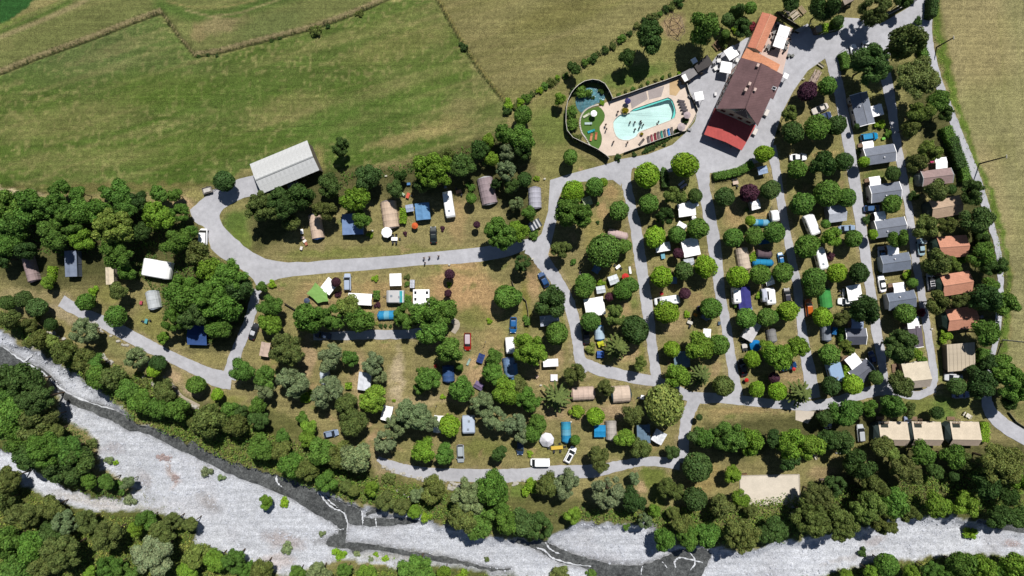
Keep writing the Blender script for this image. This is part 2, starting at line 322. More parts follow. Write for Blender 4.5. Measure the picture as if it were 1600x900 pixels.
# campsite greens and bare patches (x, y, rx, ry, colour, strength, angle)
for a in [(370, 350, 22, 22, LUSH, .85), (380, 375, 20, 16, C(106, 124, 56), .8, 40), (600, 392, 110, 10, C(126, 128, 72), .7), (500, 397, 60, 8, C(118, 126, 66), .7), (715, 340, 16, 40, C(168, 146, 104), .8), (765, 345, 20, 25, DRY, .7), (640, 320, 14, 22, DRY, .8), (600, 300, 10, 30, DRY, .7), (498, 382, 12, 10, C(160, 146, 104), .6),
          (715, 445, 46, 40, C(186, 154, 112), .97), (762, 470, 28, 32, C(182, 152, 110), .9), (560, 432, 60, 7, C(160, 144, 96), .8), (600, 450, 60, 18, C(176, 150, 106), .7), (700, 560, 24, 20, C(128, 130, 70), .5), (740, 495, 30, 18, C(120, 126, 66), .7), (690, 425, 60, 6, C(136, 134, 82), .6), (560, 434, 70, 10, DRY, .8), (500, 462, 40, 22, C(168, 146, 104), .8), (590, 470, 30, 30, C(164, 142, 98), .8), (640, 440, 16, 20, DRY, .6),
          (770, 540, 24, 30, C(168, 148, 104), .7), (742, 580, 12, 26, C(190, 162, 124), .8), (726, 600, 12, 40, C(168, 148, 108), .6), (620, 590, 12, 46, C(196, 180, 148), .9, 4), (636, 560, 8, 40, C(140, 134, 84), .5), (600, 540, 20, 14, C(150, 140, 92), .8), (660, 625, 50, 8, C(176, 160, 122), .7), (560, 590, 14, 40, C(176, 154, 118), .8), (482, 560, 12, 30, C(176, 152, 120), .8), (430, 560, 20, 20, C(140, 136, 80), .8), (440, 670, 30, 20, C(120, 128, 66), .8), (430, 650, 26, 12, C(150, 146, 96), .6),
          (585, 692, 12, 14, C(190, 160, 126), .8), (575, 660, 10, 8, TAN, .7), (756, 700, 40, 16, C(120, 126, 66), .8), (770, 722, 60, 6, C(148, 140, 92), .7), (850, 700, 60, 18, C(132, 130, 76), .8), (900, 650, 26, 12, TAN, .5), (865, 640, 16, 16, C(176, 152, 118), .7), (960, 642, 22, 14, C(180, 156, 124), .85), (1010, 690, 30, 14, C(160, 140, 96), .7), (845, 590, 20, 16, C(166, 148, 108), .8), (940, 660, 10, 20, C(172, 150, 112), .6),
          (832, 430, 10, 40, C(178, 150, 112), .9), (822, 480, 8, 40, C(128, 126, 62), .8), (872, 560, 10, 20, C(178, 154, 118), .7), (880, 510, 6, 25, C(110, 120, 56), .7), (860, 400, 12, 20, C(172, 148, 108), .6), (952, 298, 12, 14, C(176, 150, 106), .8), (944, 330, 8, 16, C(180, 150, 110), .7), (930, 370, 16, 40, C(148, 138, 84), .7), (965, 430, 22, 40, C(132, 130, 70), .7), (978, 480, 10, 14, C(172, 148, 108), .7), (985, 550, 20, 14, C(178, 152, 116), .7), (1005, 550, 6, 40, C(118, 122, 58), .6),
          (1030, 410, 14, 14, DRY, .7), (1055, 505, 22, 22, C(170, 150, 112), .75, -30), (1090, 470, 16, 14, C(168, 146, 104), .7), (1145, 335, 16, 22, C(172, 148, 106), .8), (1190, 335, 18, 8, C(178, 152, 106), .8), (1120, 575, 10, 14, C(178, 152, 118), .6), (1290, 240, 20, 6, C(176, 152, 104), .7), (1310, 400, 20, 16, DRY, .8), (1240, 590, 24, 10, C(182, 156, 120), .8), (1225, 545, 12, 10, TAN, .6), (1270, 470, 12, 12, C(128, 128, 74), .5), (1290, 545, 14, 12, C(130, 130, 72), .6), (1350, 545, 14, 8, DRY, .6),
          (1330, 300, 8, 30, C(118, 124, 60), .5), (1370, 275, 22, 8, LUSH, .6), (1420, 270, 10, 30, LUSH, .7), (1465, 560, 10, 60, C(116, 126, 60), .7), (1475, 640, 20, 20, C(92, 124, 52), .8), (1500, 630, 16, 14, C(126, 132, 72), .7), (1440, 640, 40, 14, C(120, 130, 66), .8), (1250, 705, 20, 18, C(122, 126, 66), .85), (1310, 700, 50, 24, C(136, 134, 78), .8), (1285, 740, 24, 10, C(178, 152, 118), .5), (1465, 755, 34, 10, C(130, 136, 70), .8), (1575, 785, 22, 10, C(138, 138, 74), .8), (1180, 700, 20, 20, C(132, 132, 74), .7),
          (1100, 745, 34, 26, C(156, 138, 90), .8), (1020, 740, 20, 30, C(106, 120, 54), .85), (1030, 780, 16, 20, C(110, 122, 56), .8), (1000, 760, 10, 10, C(184, 158, 124), .8), (1095, 805, 12, 10, C(186, 160, 128), .8), (1160, 640, 60, 6, C(160, 140, 98), .8), (1120, 655, 12, 18, C(158, 142, 98), .7), (1220, 660, 20, 10, DRY, .6), (820, 795, 30, 6, C(156, 140, 94), .7), (800, 790, 40, 8, C(140, 136, 80), .6), (810, 770, 20, 14, C(108, 134, 56), .8), (780, 790, 12, 16, C(140, 130, 76), .7), (1340, 650, 40, 8, DRY, .5), (1200, 797, 40, 6, C(182, 160, 128), .8),
          (30, 462, 60, 10, C(158, 146, 106), .7), (170, 460, 20, 20, C(142, 140, 80), .8), (240, 505, 30, 26, C(140, 138, 80), .9), (320, 560, 30, 14, C(150, 142, 92), .8), (95, 490, 34, 10, C(170, 156, 126), .8, 20), (180, 545, 40, 12, C(138, 138, 88), .8, 30), (270, 590, 16, 14, C(184, 160, 128), .85), (305, 620, 30, 8, C(182, 162, 134), .85, 35), (350, 625, 30, 8, C(128, 134, 66), .8), (400, 640, 30, 8, C(138, 138, 78), .7), (285, 318, 16, 12, C(186, 162, 126), .9), (305, 305, 14, 10, C(150, 144, 90), .8), (20, 298, 50, 5, C(196, 180, 148), .95, 8), (640, 735, 50, 8, C(164, 152, 116), .8, 8), (690, 770, 20, 10, C(120, 128, 60), .7), (600, 745, 14, 12, C(190, 166, 134), .6), (465, 700, 16, 16, C(168, 152, 112), .7), (60, 440, 60, 16, C(66, 72, 42), .6), (130, 430, 100, 26, C(92, 92, 56), .5)]:
    blob(*a)
for i in range(300):           # small worn spots of pitches, their place set by chance
    x = RNG.uniform(400, 1470); y = RNG.uniform(260, 740)
    blob(x, y, RNG.uniform(3, 9), RNG.uniform(3, 8), [TAN, DRY, GRN, C(164, 142, 104)][i % 4], .55, RNG.uniform(0, 90))
LANES = [([(838, 388), (848, 408), (866, 432), (880, 456), (892, 482), (902, 530), (906, 560), (918, 580)], [30, 24, 20, 19, 18, 17, 18, 24]),
 ([(977, 262), (979, 287), (985, 317), (994, 360), (1001, 410), (1007, 450), (1014, 500), (1020, 550), (1026, 592)], [20, 15, 15, 17, 18, 17, 17, 15, 16]),
 ([(1098, 258), (1100, 290), (1107, 330), (1117, 390), (1124, 450), (1134, 505), (1142, 560), (1152, 618)], [26, 17, 19, 20, 16, 15, 15, 18]),
 ([(1202, 230), (1211, 257), (1221, 320), (1234, 390), (1244, 440), (1249, 480), (1255, 530), (1264, 580), (1272, 622)], [22, 14, 13, 13, 13, 13, 15, 20, 20]),
 ([(1297, 84), (1308, 130), (1320, 190), (1330, 250), (1343, 337), (1352, 400), (1361, 460), (1370, 520), (1380, 580), (1382, 608)], [20, 17, 17, 18, 17, 16, 15, 16, 13, 16]),
 ([(1378, 96), (1390, 150), (1400, 215), (1410, 270), (1422, 342), (1430, 405), (1438, 450), (1447, 505), (1456, 562), (1459, 590), (1454, 612)], [20, 16, 13, 13, 12, 12, 12, 12, 12, 13, 14]),
 ([(905, 562), (935, 577), (980, 588), (1030, 598), (1080, 620), (1130, 622), (1200, 630), (1280, 633), (1340, 617), (1385, 608), (1430, 618), (1460, 606)], [14, 18, 18, 16, 17, 16, 15, 16, 17, 18, 13, 13]),
 ([(1092, 616), (1076, 645), (1069, 680), (1068, 705), (1062, 722)], [18, 19, 17, 16, 18]),
 ([(590, 716), (612, 728), (640, 736), (675, 741), (750, 743), (800, 743), (860, 738), (925, 736), (970, 727), (1010, 721), (1062, 724)], [8, 16, 19, 20, 20, 21, 21, 20, 16, 14, 20]),
 ([(1446, 20), (1450, 60), (1458, 100), (1470, 140), (1482, 170), (1499, 212), (1519, 262), (1533, 300), (1546, 345), (1558, 385), (1563, 430), (1561, 480), (1556, 530), (1546, 570), (1540, 610), (1548, 644), (1580, 672), (1640, 705)], [20, 14, 13, 13, 13, 13, 13, 12, 11, 9, 9, 10, 9, 8, 14, 20, 22, 22]),
 ([(96, 470), (125, 487), (170, 508), (225, 537), (262, 555), (300, 573), (335, 590), (362, 594)], [20, 17, 20, 20, 18, 19, 26, 30]),
 ([(401, 452), (392, 492), (380, 525), (368, 555), (358, 592)], [14, 15, 16, 18, 22]),
 ([(490, 526), (580, 523), (650, 521), (680, 512)], [12, 14, 15, 12])]
for P, w_ in LANES: stroke(P, C(164, 150, 116), sum(w_)/len(w_)+5, 3, .55, True)
# wood floors and river banks
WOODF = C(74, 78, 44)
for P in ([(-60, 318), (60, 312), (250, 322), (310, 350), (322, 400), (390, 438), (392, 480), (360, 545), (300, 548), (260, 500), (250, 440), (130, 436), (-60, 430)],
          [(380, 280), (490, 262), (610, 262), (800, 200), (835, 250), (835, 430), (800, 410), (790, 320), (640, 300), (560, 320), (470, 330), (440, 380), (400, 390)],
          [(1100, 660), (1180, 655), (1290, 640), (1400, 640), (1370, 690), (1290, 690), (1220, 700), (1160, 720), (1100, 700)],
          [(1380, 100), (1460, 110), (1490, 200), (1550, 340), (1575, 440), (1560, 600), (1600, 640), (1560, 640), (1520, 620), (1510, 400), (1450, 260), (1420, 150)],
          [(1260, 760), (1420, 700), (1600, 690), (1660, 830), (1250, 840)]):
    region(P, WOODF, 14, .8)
BANK = [(-60, 470), (60, 500), (130, 560), (230, 590), (330, 630), (430, 640), (520, 690), (590, 740), (700, 770), (850, 775), (980, 790), (1100, 800), (1300, 780), (1660, 760), (1660, 850), (1280, 860), (1100, 850), (960, 825), (850, 850), (640, 805), (480, 765), (280, 690), (160, 620), (60, 545), (-60, 500)]
region(BANK, C(104, 106, 62), 10, .85)
GRAV = C(204, 208, 216)
RIVER = [(-200, 480), (-60, 505), (0, 516), (30, 540), (60, 548), (110, 580), (170, 622), (210, 660), (290, 690), (370, 728), (420, 738), (480, 762), (560, 790), (640, 805), (720, 830), (800, 845), (850, 846), (870, 830), (900, 818), (960, 820), (1020, 818), (1060, 850), (1100, 855), (1160, 862), (1200, 850), (1290, 838), (1340, 828), (1400, 810), (1450, 806), (1500, 808), (1560, 820), (1660, 828), (1900, 830), (1900, 870), (1660, 866), (1560, 868), (1500, 866), (1420, 874), (1340, 884), (1290, 900), (1200, 940), (1000, 925), (900, 912), (800, 902), (740, 893), (680, 884), (600, 884), (540, 874), (500, 884), (440, 900), (420, 884), (350, 868), (300, 850), (312, 832), (300, 812), (255, 804), (200, 800), (120, 796), (60, 768), (0, 734), (-200, 700)]
ISLE = [(-200, 560), (0, 572), (60, 578), (92, 618), (86, 650), (130, 672), (150, 690), (152, 732), (182, 748), (212, 768), (184, 786), (120, 772), (60, 742), (0, 704), (-200, 660)]
dR = pdist(RIVER, True, WX, WY); dI = pdist(ISLE, True, WX, WY)
rm = np.clip(.5-dR/4, 0, 1); im = np.clip(.5-dI/4, 0, 1)
region([(-200, 560), (0, 572), (60, 740), (300, 812), (350, 868), (440, 900), (700, 884), (1000, 912), (1300, 890), (1500, 866), (1900, 866), (1900, 3000), (-300, 3000)], C(92, 100, 50), 8, .9)
blend(rm*(1-im), GRAV)
gm = rm*(1-im)
blend(gm*np.clip((n2-.5)*1.0, 0, .4), C(186, 190, 198)); blend(gm*np.clip((n3-.6)*1.6, 0, .4), C(210, 215, 226)); blend(gm*np.clip((n1-.6)*1.6, 0, .5), C(180, 180, 186))
for a in [(322, 788, 22, 12, C(172, 170, 172), .9, 35), (222, 752, 8, 22, C(176, 174, 178), .8, -30), (170, 705, 22, 10, C(180, 178, 184), .8), (440, 848, 34, 14, C(180, 172, 172), .8, 10), (430, 880, 30, 12, C(196, 184, 180), .6), (262, 745, 5, 22, C(170, 150, 140), .7, -18), (253, 718, 10, 4, C(178, 160, 158), .6), (270, 752, 6, 5, C(182, 168, 166), .5), (140, 785, 60, 8, C(184, 178, 172), .6, 12), (200, 815, 60, 10, C(160, 158, 140), .6), (620, 870, 60, 8, C(168, 166, 150), .6), (1590, 850, 14, 6, C(170, 150, 146), .7), (1370, 850, 24, 6, C(168, 156, 154), .5, -10), (1025, 820, 20, 8, C(170, 160, 158), .6), (940, 878, 120, 5, C(170, 172, 178), .5, 5), (1330, 876, 50, 4, C(172, 170, 172), .7, -12), (1320, 762, 8, 8, C(150, 120, 110), .5), (225, 800, 30, 8, C(150, 146, 126), .6), (500, 850, 24, 5, C(140, 140, 142), .6), (150, 590, 30, 10, C(174, 176, 182), .5, 30)]:
    m0 = PAINT.copy(); blob(*a); PAINT = m0*(1-gm[..., None])+PAINT*gm[..., None]
# wet gravel round the water
WATERS = {
 'main': [(-60, 535), (0, 545), (32, 566), (60, 577), (82, 597), (97, 615), (120, 627), (150, 633), (175, 643), (200, 654), (215, 668), (250, 676), (290, 688), (325, 702), (362, 718), (400, 727), (420, 733), (445, 738), (478, 750), (487, 762), (500, 777), (514, 792), (530, 799), (540, 812), (539, 832), (537, 852), (527, 852), (527, 832), (519, 820), (500, 811), (475, 795), (450, 780), (400, 760), (350, 740), (300, 715), (250, 692), (215, 675), (195, 674), (175, 662), (140, 645), (112, 635), (92, 622), (75, 599), (37, 577), (0, 573), (-60, 560)],
 'side': [(505, 777), (530, 788), (560, 797), (563, 811), (585, 812), (610, 813), (640, 814), (652, 818), (622, 822), (585, 825), (548, 823), (541, 815), (536, 804), (518, 794)],
 'rill': [(570, 806), (580, 799), (592, 795), (593, 800), (580, 805), (572, 809)],
 'pocket': [(682, 812), (707, 822), (712, 827), (695, 822), (680, 817)],
 'low': [(508, 850), (516, 840), (526, 838), (530, 850), (551, 851), (575, 852), (612, 860), (650, 866), (675, 870), (712, 877), (737, 883), (760, 890), (800, 893), (760, 896), (725, 889), (675, 880), (650, 875), (612, 867), (575, 862), (550, 868), (545, 862), (512, 856)],
 'east': [(800, 846), (825, 844), (850, 848), (870, 858), (900, 870), (925, 877), (955, 885), (990, 887), (1010, 884), (1030, 878), (1050, 870), (1064, 864), (1085, 862), (1105, 860), (1112, 872), (1104, 890), (1085, 910), (1000, 915), (940, 906), (918, 892), (895, 886), (875, 882), (850, 868), (832, 858), (812, 853)],
 'gully': [(1507, 806), (1528, 812), (1550, 824), (1600, 834), (1700, 838), (1700, 826), (1600, 824), (1560, 812), (1530, 802)]}
wd = np.full(PX.shape, 1e9)
for P in WATERS.values(): wd = np.minimum(wd, pdist(P))
blend(gm*np.clip(1.0-wd/7, 0, .8)*(0.35+n3), C(140, 142, 146))
g6 = vnoise(3.2, 61); g7 = vnoise(8, 62)
PAINT = PAINT*(1+((g6[..., None]-.5)*.36+(g7[..., None]-.5)*.16)*(1-.55*gm[..., None]))
# ditches cut into the terrain; dark earth and shade painted along, pale dry rim beside
DITCHES = [[(-60, 132), (0, 114), (50, 93), (100, 75), (150, 57), (200, 37), (250, 19), (262, 35), (280, 60), (303, 87), (340, 82), (400, 66), (480, 46), (500, 40), (550, 22), (600, 0), (660, -30)], [(676, -12), (683, 0), (700, 30), (720, 65), (735, 90), (760, 125), (790, 162)], [(0, 291), (30, 293), (70, 302)], [(1330, -5), (1300, 8)]]
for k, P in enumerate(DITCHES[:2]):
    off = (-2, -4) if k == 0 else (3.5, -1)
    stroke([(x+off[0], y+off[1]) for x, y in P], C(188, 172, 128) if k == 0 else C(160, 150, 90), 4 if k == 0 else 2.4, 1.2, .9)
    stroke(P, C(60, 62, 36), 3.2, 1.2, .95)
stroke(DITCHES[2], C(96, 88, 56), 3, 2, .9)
Z = np.zeros(PX.shape)
for k, P in enumerate(DITCHES[:3]):
    d = pdist(P, False)*S; Z -= (1.0 if k == 0 else .5)*np.exp(-(d/.75)**2)
river_w = rm*(1-im)
Z -= 1.6*np.clip(-dR/14, 0, 1)**.7*(1-im)*(dR < 0)
Z += river_w*((n3-.5)*.3+(n2-.5)*.3)
Z = np.where(dI < 0, np.minimum(0, -1.0+1.0*np.clip(-dI/10, 0, 1)), Z)
wdm = np.clip(1.3-wd/3, 0, 1)*river_w; Z = Z*(1-wdm)+(-1.75)*wdm
POOL = [(990, 170), (1039, 153.5), (1045, 153), (1051, 157), (1056, 172), (1055, 181), (1048, 188), (1000, 206), (996, 212), (982, 219.5), (967, 217), (960, 207), (958, 191), (966, 181), (973, 178), (984, 176)]
dP = pdist(POOL)*S; Z = np.where(dP < 1.0, -2.2, Z)
me = bpy.data.meshes.new('ground'); nv = NXg*NYg
me.vertices.add(nv); me.vertices.foreach_set('co', np.stack([GX, GY, Z], -1).astype(np.float32).ravel())
ii = (np.arange(NYg-1)[:, None]*NXg+np.arange(NXg-1)[None, :]).ravel(); q = np.stack([ii, ii+1, ii+NXg+1, ii+NXg], -1)
me.loops.add(q.size); me.loops.foreach_set('vertex_index', q.ravel().astype(np.int32)); me.polygons.add(len(q))
me.polygons.foreach_set('loop_start', np.arange(0, q.size, 4, dtype=np.int32)); me.update(calc_edges=True)
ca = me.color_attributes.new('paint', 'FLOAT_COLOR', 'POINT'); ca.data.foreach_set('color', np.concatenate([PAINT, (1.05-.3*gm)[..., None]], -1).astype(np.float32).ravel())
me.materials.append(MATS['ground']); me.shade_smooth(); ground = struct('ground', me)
def gz(px, py):     # terrain height under a photo pixel
    j = int(np.clip(np.searchsorted(xs, (px-800)*S), 0, NXg-1)); i = int(np.clip(np.searchsorted(ys, (450-py)*S), 0, NYg-1)); return float(Z[i, j])

# roads below (each lane a sheet, 8 mm above the one below)
struct('road', sheet(smooth_poly([(395, 274), (365, 282), (345, 293), (332, 297), (318, 310), (302, 324), (297, 331), (305, 347), (320, 356), (326, 372), (330, 388), (345, 402), (365, 414), (385, 427), (399, 442), (406, 458), (414, 446), (435, 436), (475, 430), (550, 424), (625, 417), (700, 413), (750, 409), (800, 399), (832, 384), (826, 374), (790, 379), (752, 386), (650, 396), (575, 402), (500, 408), (450, 409.5), (415, 404), (388, 389), (367, 372), (348, 352), (343, 336), (356, 322), (382, 309), (420, 300), (440, 285), (420, 262)], 3), 'asphalt', .02, jit=.8))
YARD = [(822, 388), (846, 366), (857, 330), (859, 281), (894, 271), (950, 256), (970, 249), (1012, 241), (1050, 226), (1075, 204), (1086, 190), (1090, 172), (1076, 140), (1066, 112), (1112, 98), (1121, 86), (1155, 66), (1180, 50), (1215, 34), (1236, 50), (1262, 37), (1268, 48), (1280, 55), (1306, 50), (1317, 27), (1362, 30), (1380, 35), (1422, 10), (1427, -20), (1452, -20), (1453, 40), (1461, 88), (1448, 76), (1430, 70), (1398, 72), (1385, 100), (1384, 120), (1378, 120), (1366, 96), (1340, 84), (1310, 86), (1296, 92), (1289, 91), (1262, 110), (1240, 142), (1222, 176), (1212, 208), (1208, 228), (1200, 250), (1170, 258), (1120, 270), (1090, 272), (1078, 264), (1030, 272), (990, 262), (976, 276), (970, 290), (958, 281), (907, 284), (880, 292), (873, 310), (870, 345), (862, 378), (856, 398), (838, 404), (820, 396)]
struct('yard', sheet(YARD, 'asphalt', .028, jit=.5, seed=4))
for i, (P, w_) in enumerate(LANES):
    struct('lane', ribbon(P, w_, 'asphalt', .036+.008*i, .7, 20+i, 8), label=None)
struct('path', ribbon([(705, 500), (714, 506), (708, 520)], [8, 10, 8], 'concrete', .03), col=C(190, 180, 165))
struct('path', ribbon([(255, 588), (270, 602), (285, 620), (312, 634)], [4, 5, 5, 4], 'concrete', .03), col=C(184, 172, 154))
struct('pavement', sheet([(1243, 640), (1275, 643), (1262, 662), (1243, 656)], 'concrete', .02), col=C(216, 206, 192))
# ---------------------------------------------------------------- water
for k, P in WATERS.items():
    struct('stream_water', sheet(smooth_poly(P, 5), 'river', -1.42+.01*len(k), jit=1.3, seed=len(k)), label='shallow dark grey stream water between gravel banks')
for i, P in enumerate([[(0, 543), (30, 565), (60, 581), (90, 608), (130, 628), (175, 642)], [(32, 566), (44, 556), (56, 546)], [(437, 735), (430, 746), (431, 756), (440, 764)], [(478, 750), (495, 770), (514, 793), (534, 803), (541, 818), (540, 832)], [(564, 800), (565, 812), (565, 825)], [(585, 811), (587, 826)], [(500, 770), (512, 784), (526, 796)],
        [(838, 858), (850, 862), (865, 875), (895, 884), (925, 888)], [(852, 850), (862, 862), (875, 868)], [(1057, 890), (1056, 880), (1066, 874), (1100, 882)], [(1005, 887), (1002, 902)], [(1080, 866), (1088, 880), (1080, 895)], [(520, 830), (536, 829)], [(1036, 880), (1044, 890)]]):
    struct('rapids', ribbon(P, [1.2]+[2.3]*(len(P)-2)+[1.0], 'foam', -1.22+.01*i, .9, 50+i, 8), label='line of white foam where the stream drops')
def rocks(name, spots, label, col, seed=3):
    rr = random.Random(seed); b = MB()
    for x, y, r in spots:
        X, Y, _ = W(x, y); b.ball((X, Y, gz(x, y)+r*.2), r, 5, 4, rr.uniform(.8, 1.4), rr.uniform(.7, 1.1), .6, rr)
    return struct(name, b.mesh(name, 'stone'), kind='stuff', col=col, label=label)
rr = random.Random(5); sp = []; inR = (gm > .9)
while len(sp) < 5200:
    x = rr.uniform(-60, 1660); y = rr.uniform(505, 915)
    j = np.searchsorted(xs, (x-800)*S); i = np.searchsorted(ys, (450-y)*S)
    if inR[i, j] and wd[i, j] > 1 and n2[i, j]*1.2 > rr.random(): sp.append((x, y, rr.choice([.09, .11, .14, .18, .3 if rr.random() < .3 else .13])))
rocks('river_stones', sp, 'pale grey stones scattered over the dry gravel river bed', C(212, 217, 228))
sp = []
for P in [[(140, 500), (165, 520), (220, 556), (250, 580)], [(75, 518), (100, 530)], [(225, 590), (245, 605)], [(293, 630), (315, 640), (305, 650)], [(600, 730), (625, 740), (660, 749), (700, 754), (720, 757)], [(620, 765), (640, 778)], [(800, 757), (815, 751), (838, 750)], [(1230, 790), (1245, 795)], [(700, 760), (712, 764)], [(160, 556), (178, 572)], [(125, 545), (140, 553)]]:
    for k in range(len(P)-1):
        for q_ in range(9): t = rr.random(); sp.append((P[k][0]*(1-t)+P[k+1][0]*t+rr.uniform(-2, 2), P[k][1]*(1-t)+P[k+1][1]*t+rr.uniform(-2, 2), rr.uniform(.25, .6)))
rocks('bank_boulders', sp, 'row of pale boulders along the edge of the wooded bank', C(196, 192, 182))
sp = [(250+rr.gauss(0, 6), 717+rr.gauss(0, 2.2), rr.uniform(.2, .5)) for _ in range(40)]+[(268+rr.gauss(0, 3), 750+rr.gauss(0, 4), rr.uniform(.15, .3)) for _ in range(20)]
rocks('red_stones', sp, 'small heap of reddish stones lying on the gravel bar', C(178, 160, 158))
# ================================================================ VEGETATION
def leaf_mesh(name, P, Nn, size, rng, asp=0.62, jit=0.55, tone=None, m='leafy', core=None):
    n = len(P); Nn = Nn+rng.normal(0, jit, (n, 3)); Nn /= np.linalg.norm(Nn, axis=1)[:, None]+1e-9
    t = rng.normal(0, 1, (n, 3)); t -= (t*Nn).sum(1)[:, None]*Nn; t /= np.linalg.norm(t, axis=1)[:, None]+1e-9
    b = np.cross(Nn, t); s_ = (size*rng.uniform(.6, 1.35, n))[:, None]
    V = np.stack([P+t*s_, P+b*s_*asp+Nn*s_*.15, P-t*s_, P-b*s_*asp+Nn*s_*.15], 1).reshape(-1, 3)
    F = np.arange(4*n).reshape(n, 4); tn = rng.uniform(.7, 1.25, n) if tone is None else tone*rng.uniform(.78, 1.2, n)
    hue = rng.uniform(.9, 1.12, n); col = np.stack([tn*hue, tn, tn*.95, np.ones(n)], 1); col = np.repeat(col, 4, 0)
    nf = 4*n
    if core is not None:
        cv, cf = core
    me = bpy.data.meshes.new(name); verts = V if core is None else np.concatenate([V, np.array(cv)])
    me.vertices.add(len(verts)); me.vertices.foreach_set('co', verts.astype(np.float32).ravel())
    if core is None:
        loops = F.ravel(); st = np.arange(0, nf, 4)
    else:
        lp = [list(F.ravel())]; st = list(range(0, nf, 4)); k = nf
        for f in cf: lp.append([i+nf for i in f]); st.append(k); k += len(f)
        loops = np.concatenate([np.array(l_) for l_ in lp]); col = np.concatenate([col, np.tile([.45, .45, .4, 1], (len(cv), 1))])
    me.loops.add(len(loops)); me.loops.foreach_set('vertex_index', np.array(loops, np.int32)); me.polygons.add(len(st)); me.polygons.foreach_set('loop_start', np.array(st, np.int32))
    me.update(calc_edges=True); a = me.color_attributes.new('leaf', 'FLOAT_COLOR', 'POINT'); a.data.foreach_set('color', col.astype(np.float32).ravel())
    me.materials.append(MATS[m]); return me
def sph(rng, n):
    d = rng.normal(0, 1, (n, 3)); return d/np.linalg.norm(d, axis=1)[:, None]
def crown_round(seed, n=3400, size=.24, lump=.10, flat=.85):   # clipped ball, radius 1 in plan scaled to ref 3 m
    rng = np.random.default_rng(seed); R = 3.0; d = sph(rng, n); bumps = sph(rng, 60); k = (d@bumps.T); l_ = np.exp(-((1-k)/.03)).max(1)
    big = sph(rng, 7); kb = np.exp(-((1-(d@big.T))/.35)).max(1)
    r = R*(1-lump*1.4+lump*l_+lump*.9*kb)*(1-rng.uniform(0, 1, n)**2.5*.22); P = d*r[:, None]; P[:, 2] *= flat
    b = MB(); b.ball((0, 0, 0), R*.76, 10, 7, 1, 1, flat, random.Random(seed))
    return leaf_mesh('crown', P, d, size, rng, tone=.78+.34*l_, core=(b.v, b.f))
def crown_lobed(seed, R=4.0, nl=26, n=9000, size=.25, lr=(.24, .42), flat=.8, asp=.62, gap=.0, zsp=.5):
    rng = np.random.default_rng(seed); cs = []
    while len(cs) < nl:
        a = rng.uniform(0, 6.283); rad = R*math.sqrt(rng.uniform(0, 1))*.74; z = rng.uniform(-.4, 1)*zsp*R*(1-(rad/R)**2)
        cs.append((rad*math.cos(a)*rng.uniform(.8, 1.15), rad*math.sin(a)*rng.uniform(.85, 1.1), z, R*rng.uniform(*lr)))
    cs = np.array(cs); wgt = cs[:, 3]**2; idx = rng.choice(nl, n, p=wgt/wgt.sum()); d = sph(rng, n); d[:, 2] = np.where(d[:, 2] < -.3, -d[:, 2], d[:, 2])
    rr_ = cs[idx, 3]*(1-rng.uniform(0, 1, n)**2*.35)*(1+rng.normal(0, .06, n)); P = cs[idx, :3]+d*rr_[:, None]*np.array([1, 1, flat])
    dist = np.linalg.norm(P[:, None, :]-cs[None, :, :3], axis=2)/cs[None, :, 3]; dist[np.arange(n), idx] = 9
    keep = (dist > .72).all(1); P = P[keep]; d = d[keep]; idx = idx[keep]; lt = rng.uniform(.82, 1.18, nl)[idx]
    b = MB(); rd = random.Random(seed)
    for c in cs: b.ball((c[0], c[1], c[2]-.1*c[3]), c[3]*.68, 7, 5, 1, 1, flat, rd)
    return leaf_mesh('crown', P, d, size, rng, asp=asp, tone=lt, core=(b.v, b.f))
def crown_fir(seed, R=3.6, hgt=7.0, levels=6, nb=15, droop=.25):   # radiating boughs seen from above as a star
    rng = np.random.default_rng(seed); P = []; Nn = []; tn = []
    for L_ in range(levels):
        f = L_/(levels-1); ln = R*(1-f*.82); z0 = -hgt*.35+hgt*.75*f; k = int(nb*(1-f*.45))
        for j in range(k):
            a = 6.283*(j+rng.uniform(-.25, .25))/k+L_*1.1; le = ln*rng.uniform(.8, 1.1); m_ = int(330*le/R)
            t = rng.uniform(.06, 1, m_); side = rng.choice([-1, 1], m_)*rng.uniform(0, 1, m_)*(.035+.06*(1-t)**.7)*R
            x = t*le; P.append(np.stack([x*math.cos(a)-side*math.sin(a), x*math.sin(a)+side*math.cos(a), z0-droop*le*t**1.6-abs(side)*.25+rng.normal(0, .04, m_)], 1))
            Nn.append(np.tile([0, 0, 1.0], (m_, 1))); tn.append(np.full(m_, rng.uniform(.8, 1.2)))
    P = np.concatenate(P); b = MB(); b.tube((0, 0, -hgt*.4), (0, 0, hgt*.42), .35, 6, .05)
    return leaf_mesh('crown', P, np.concatenate(Nn), .17, rng, asp=.4, jit=.3, tone=np.concatenate(tn), core=(b.v, b.f))
def crown_cone(seed):
    rng = np.random.default_rng(seed); n = 3000; t = rng.uniform(0, 1, n)**.7; a = rng.uniform(0, 6.283, n); r = 1.6*np.sqrt(np.clip(t, 0, 1))*(1+.14*np.sin(a*5+t*9))*(1-rng.uniform(0, 1, n)**2*.3)
    z = 2.6-5.2*t*.98; P = np.stack([r*np.cos(a), r*np.sin(a), z], 1); d = np.stack([np.cos(a), np.sin(a), np.full(n, .5)], 1)
    b = MB(); b.loft([[(q*math.cos(6.283*i/8), q*math.sin(6.283*i/8), zz) for i in range(8)] for zz, q in ((-2.5, 1.2), (0, .85), (2.2, .15))])
    return leaf_mesh('crown', P, d, .2, rng, core=(b.v, b.f))
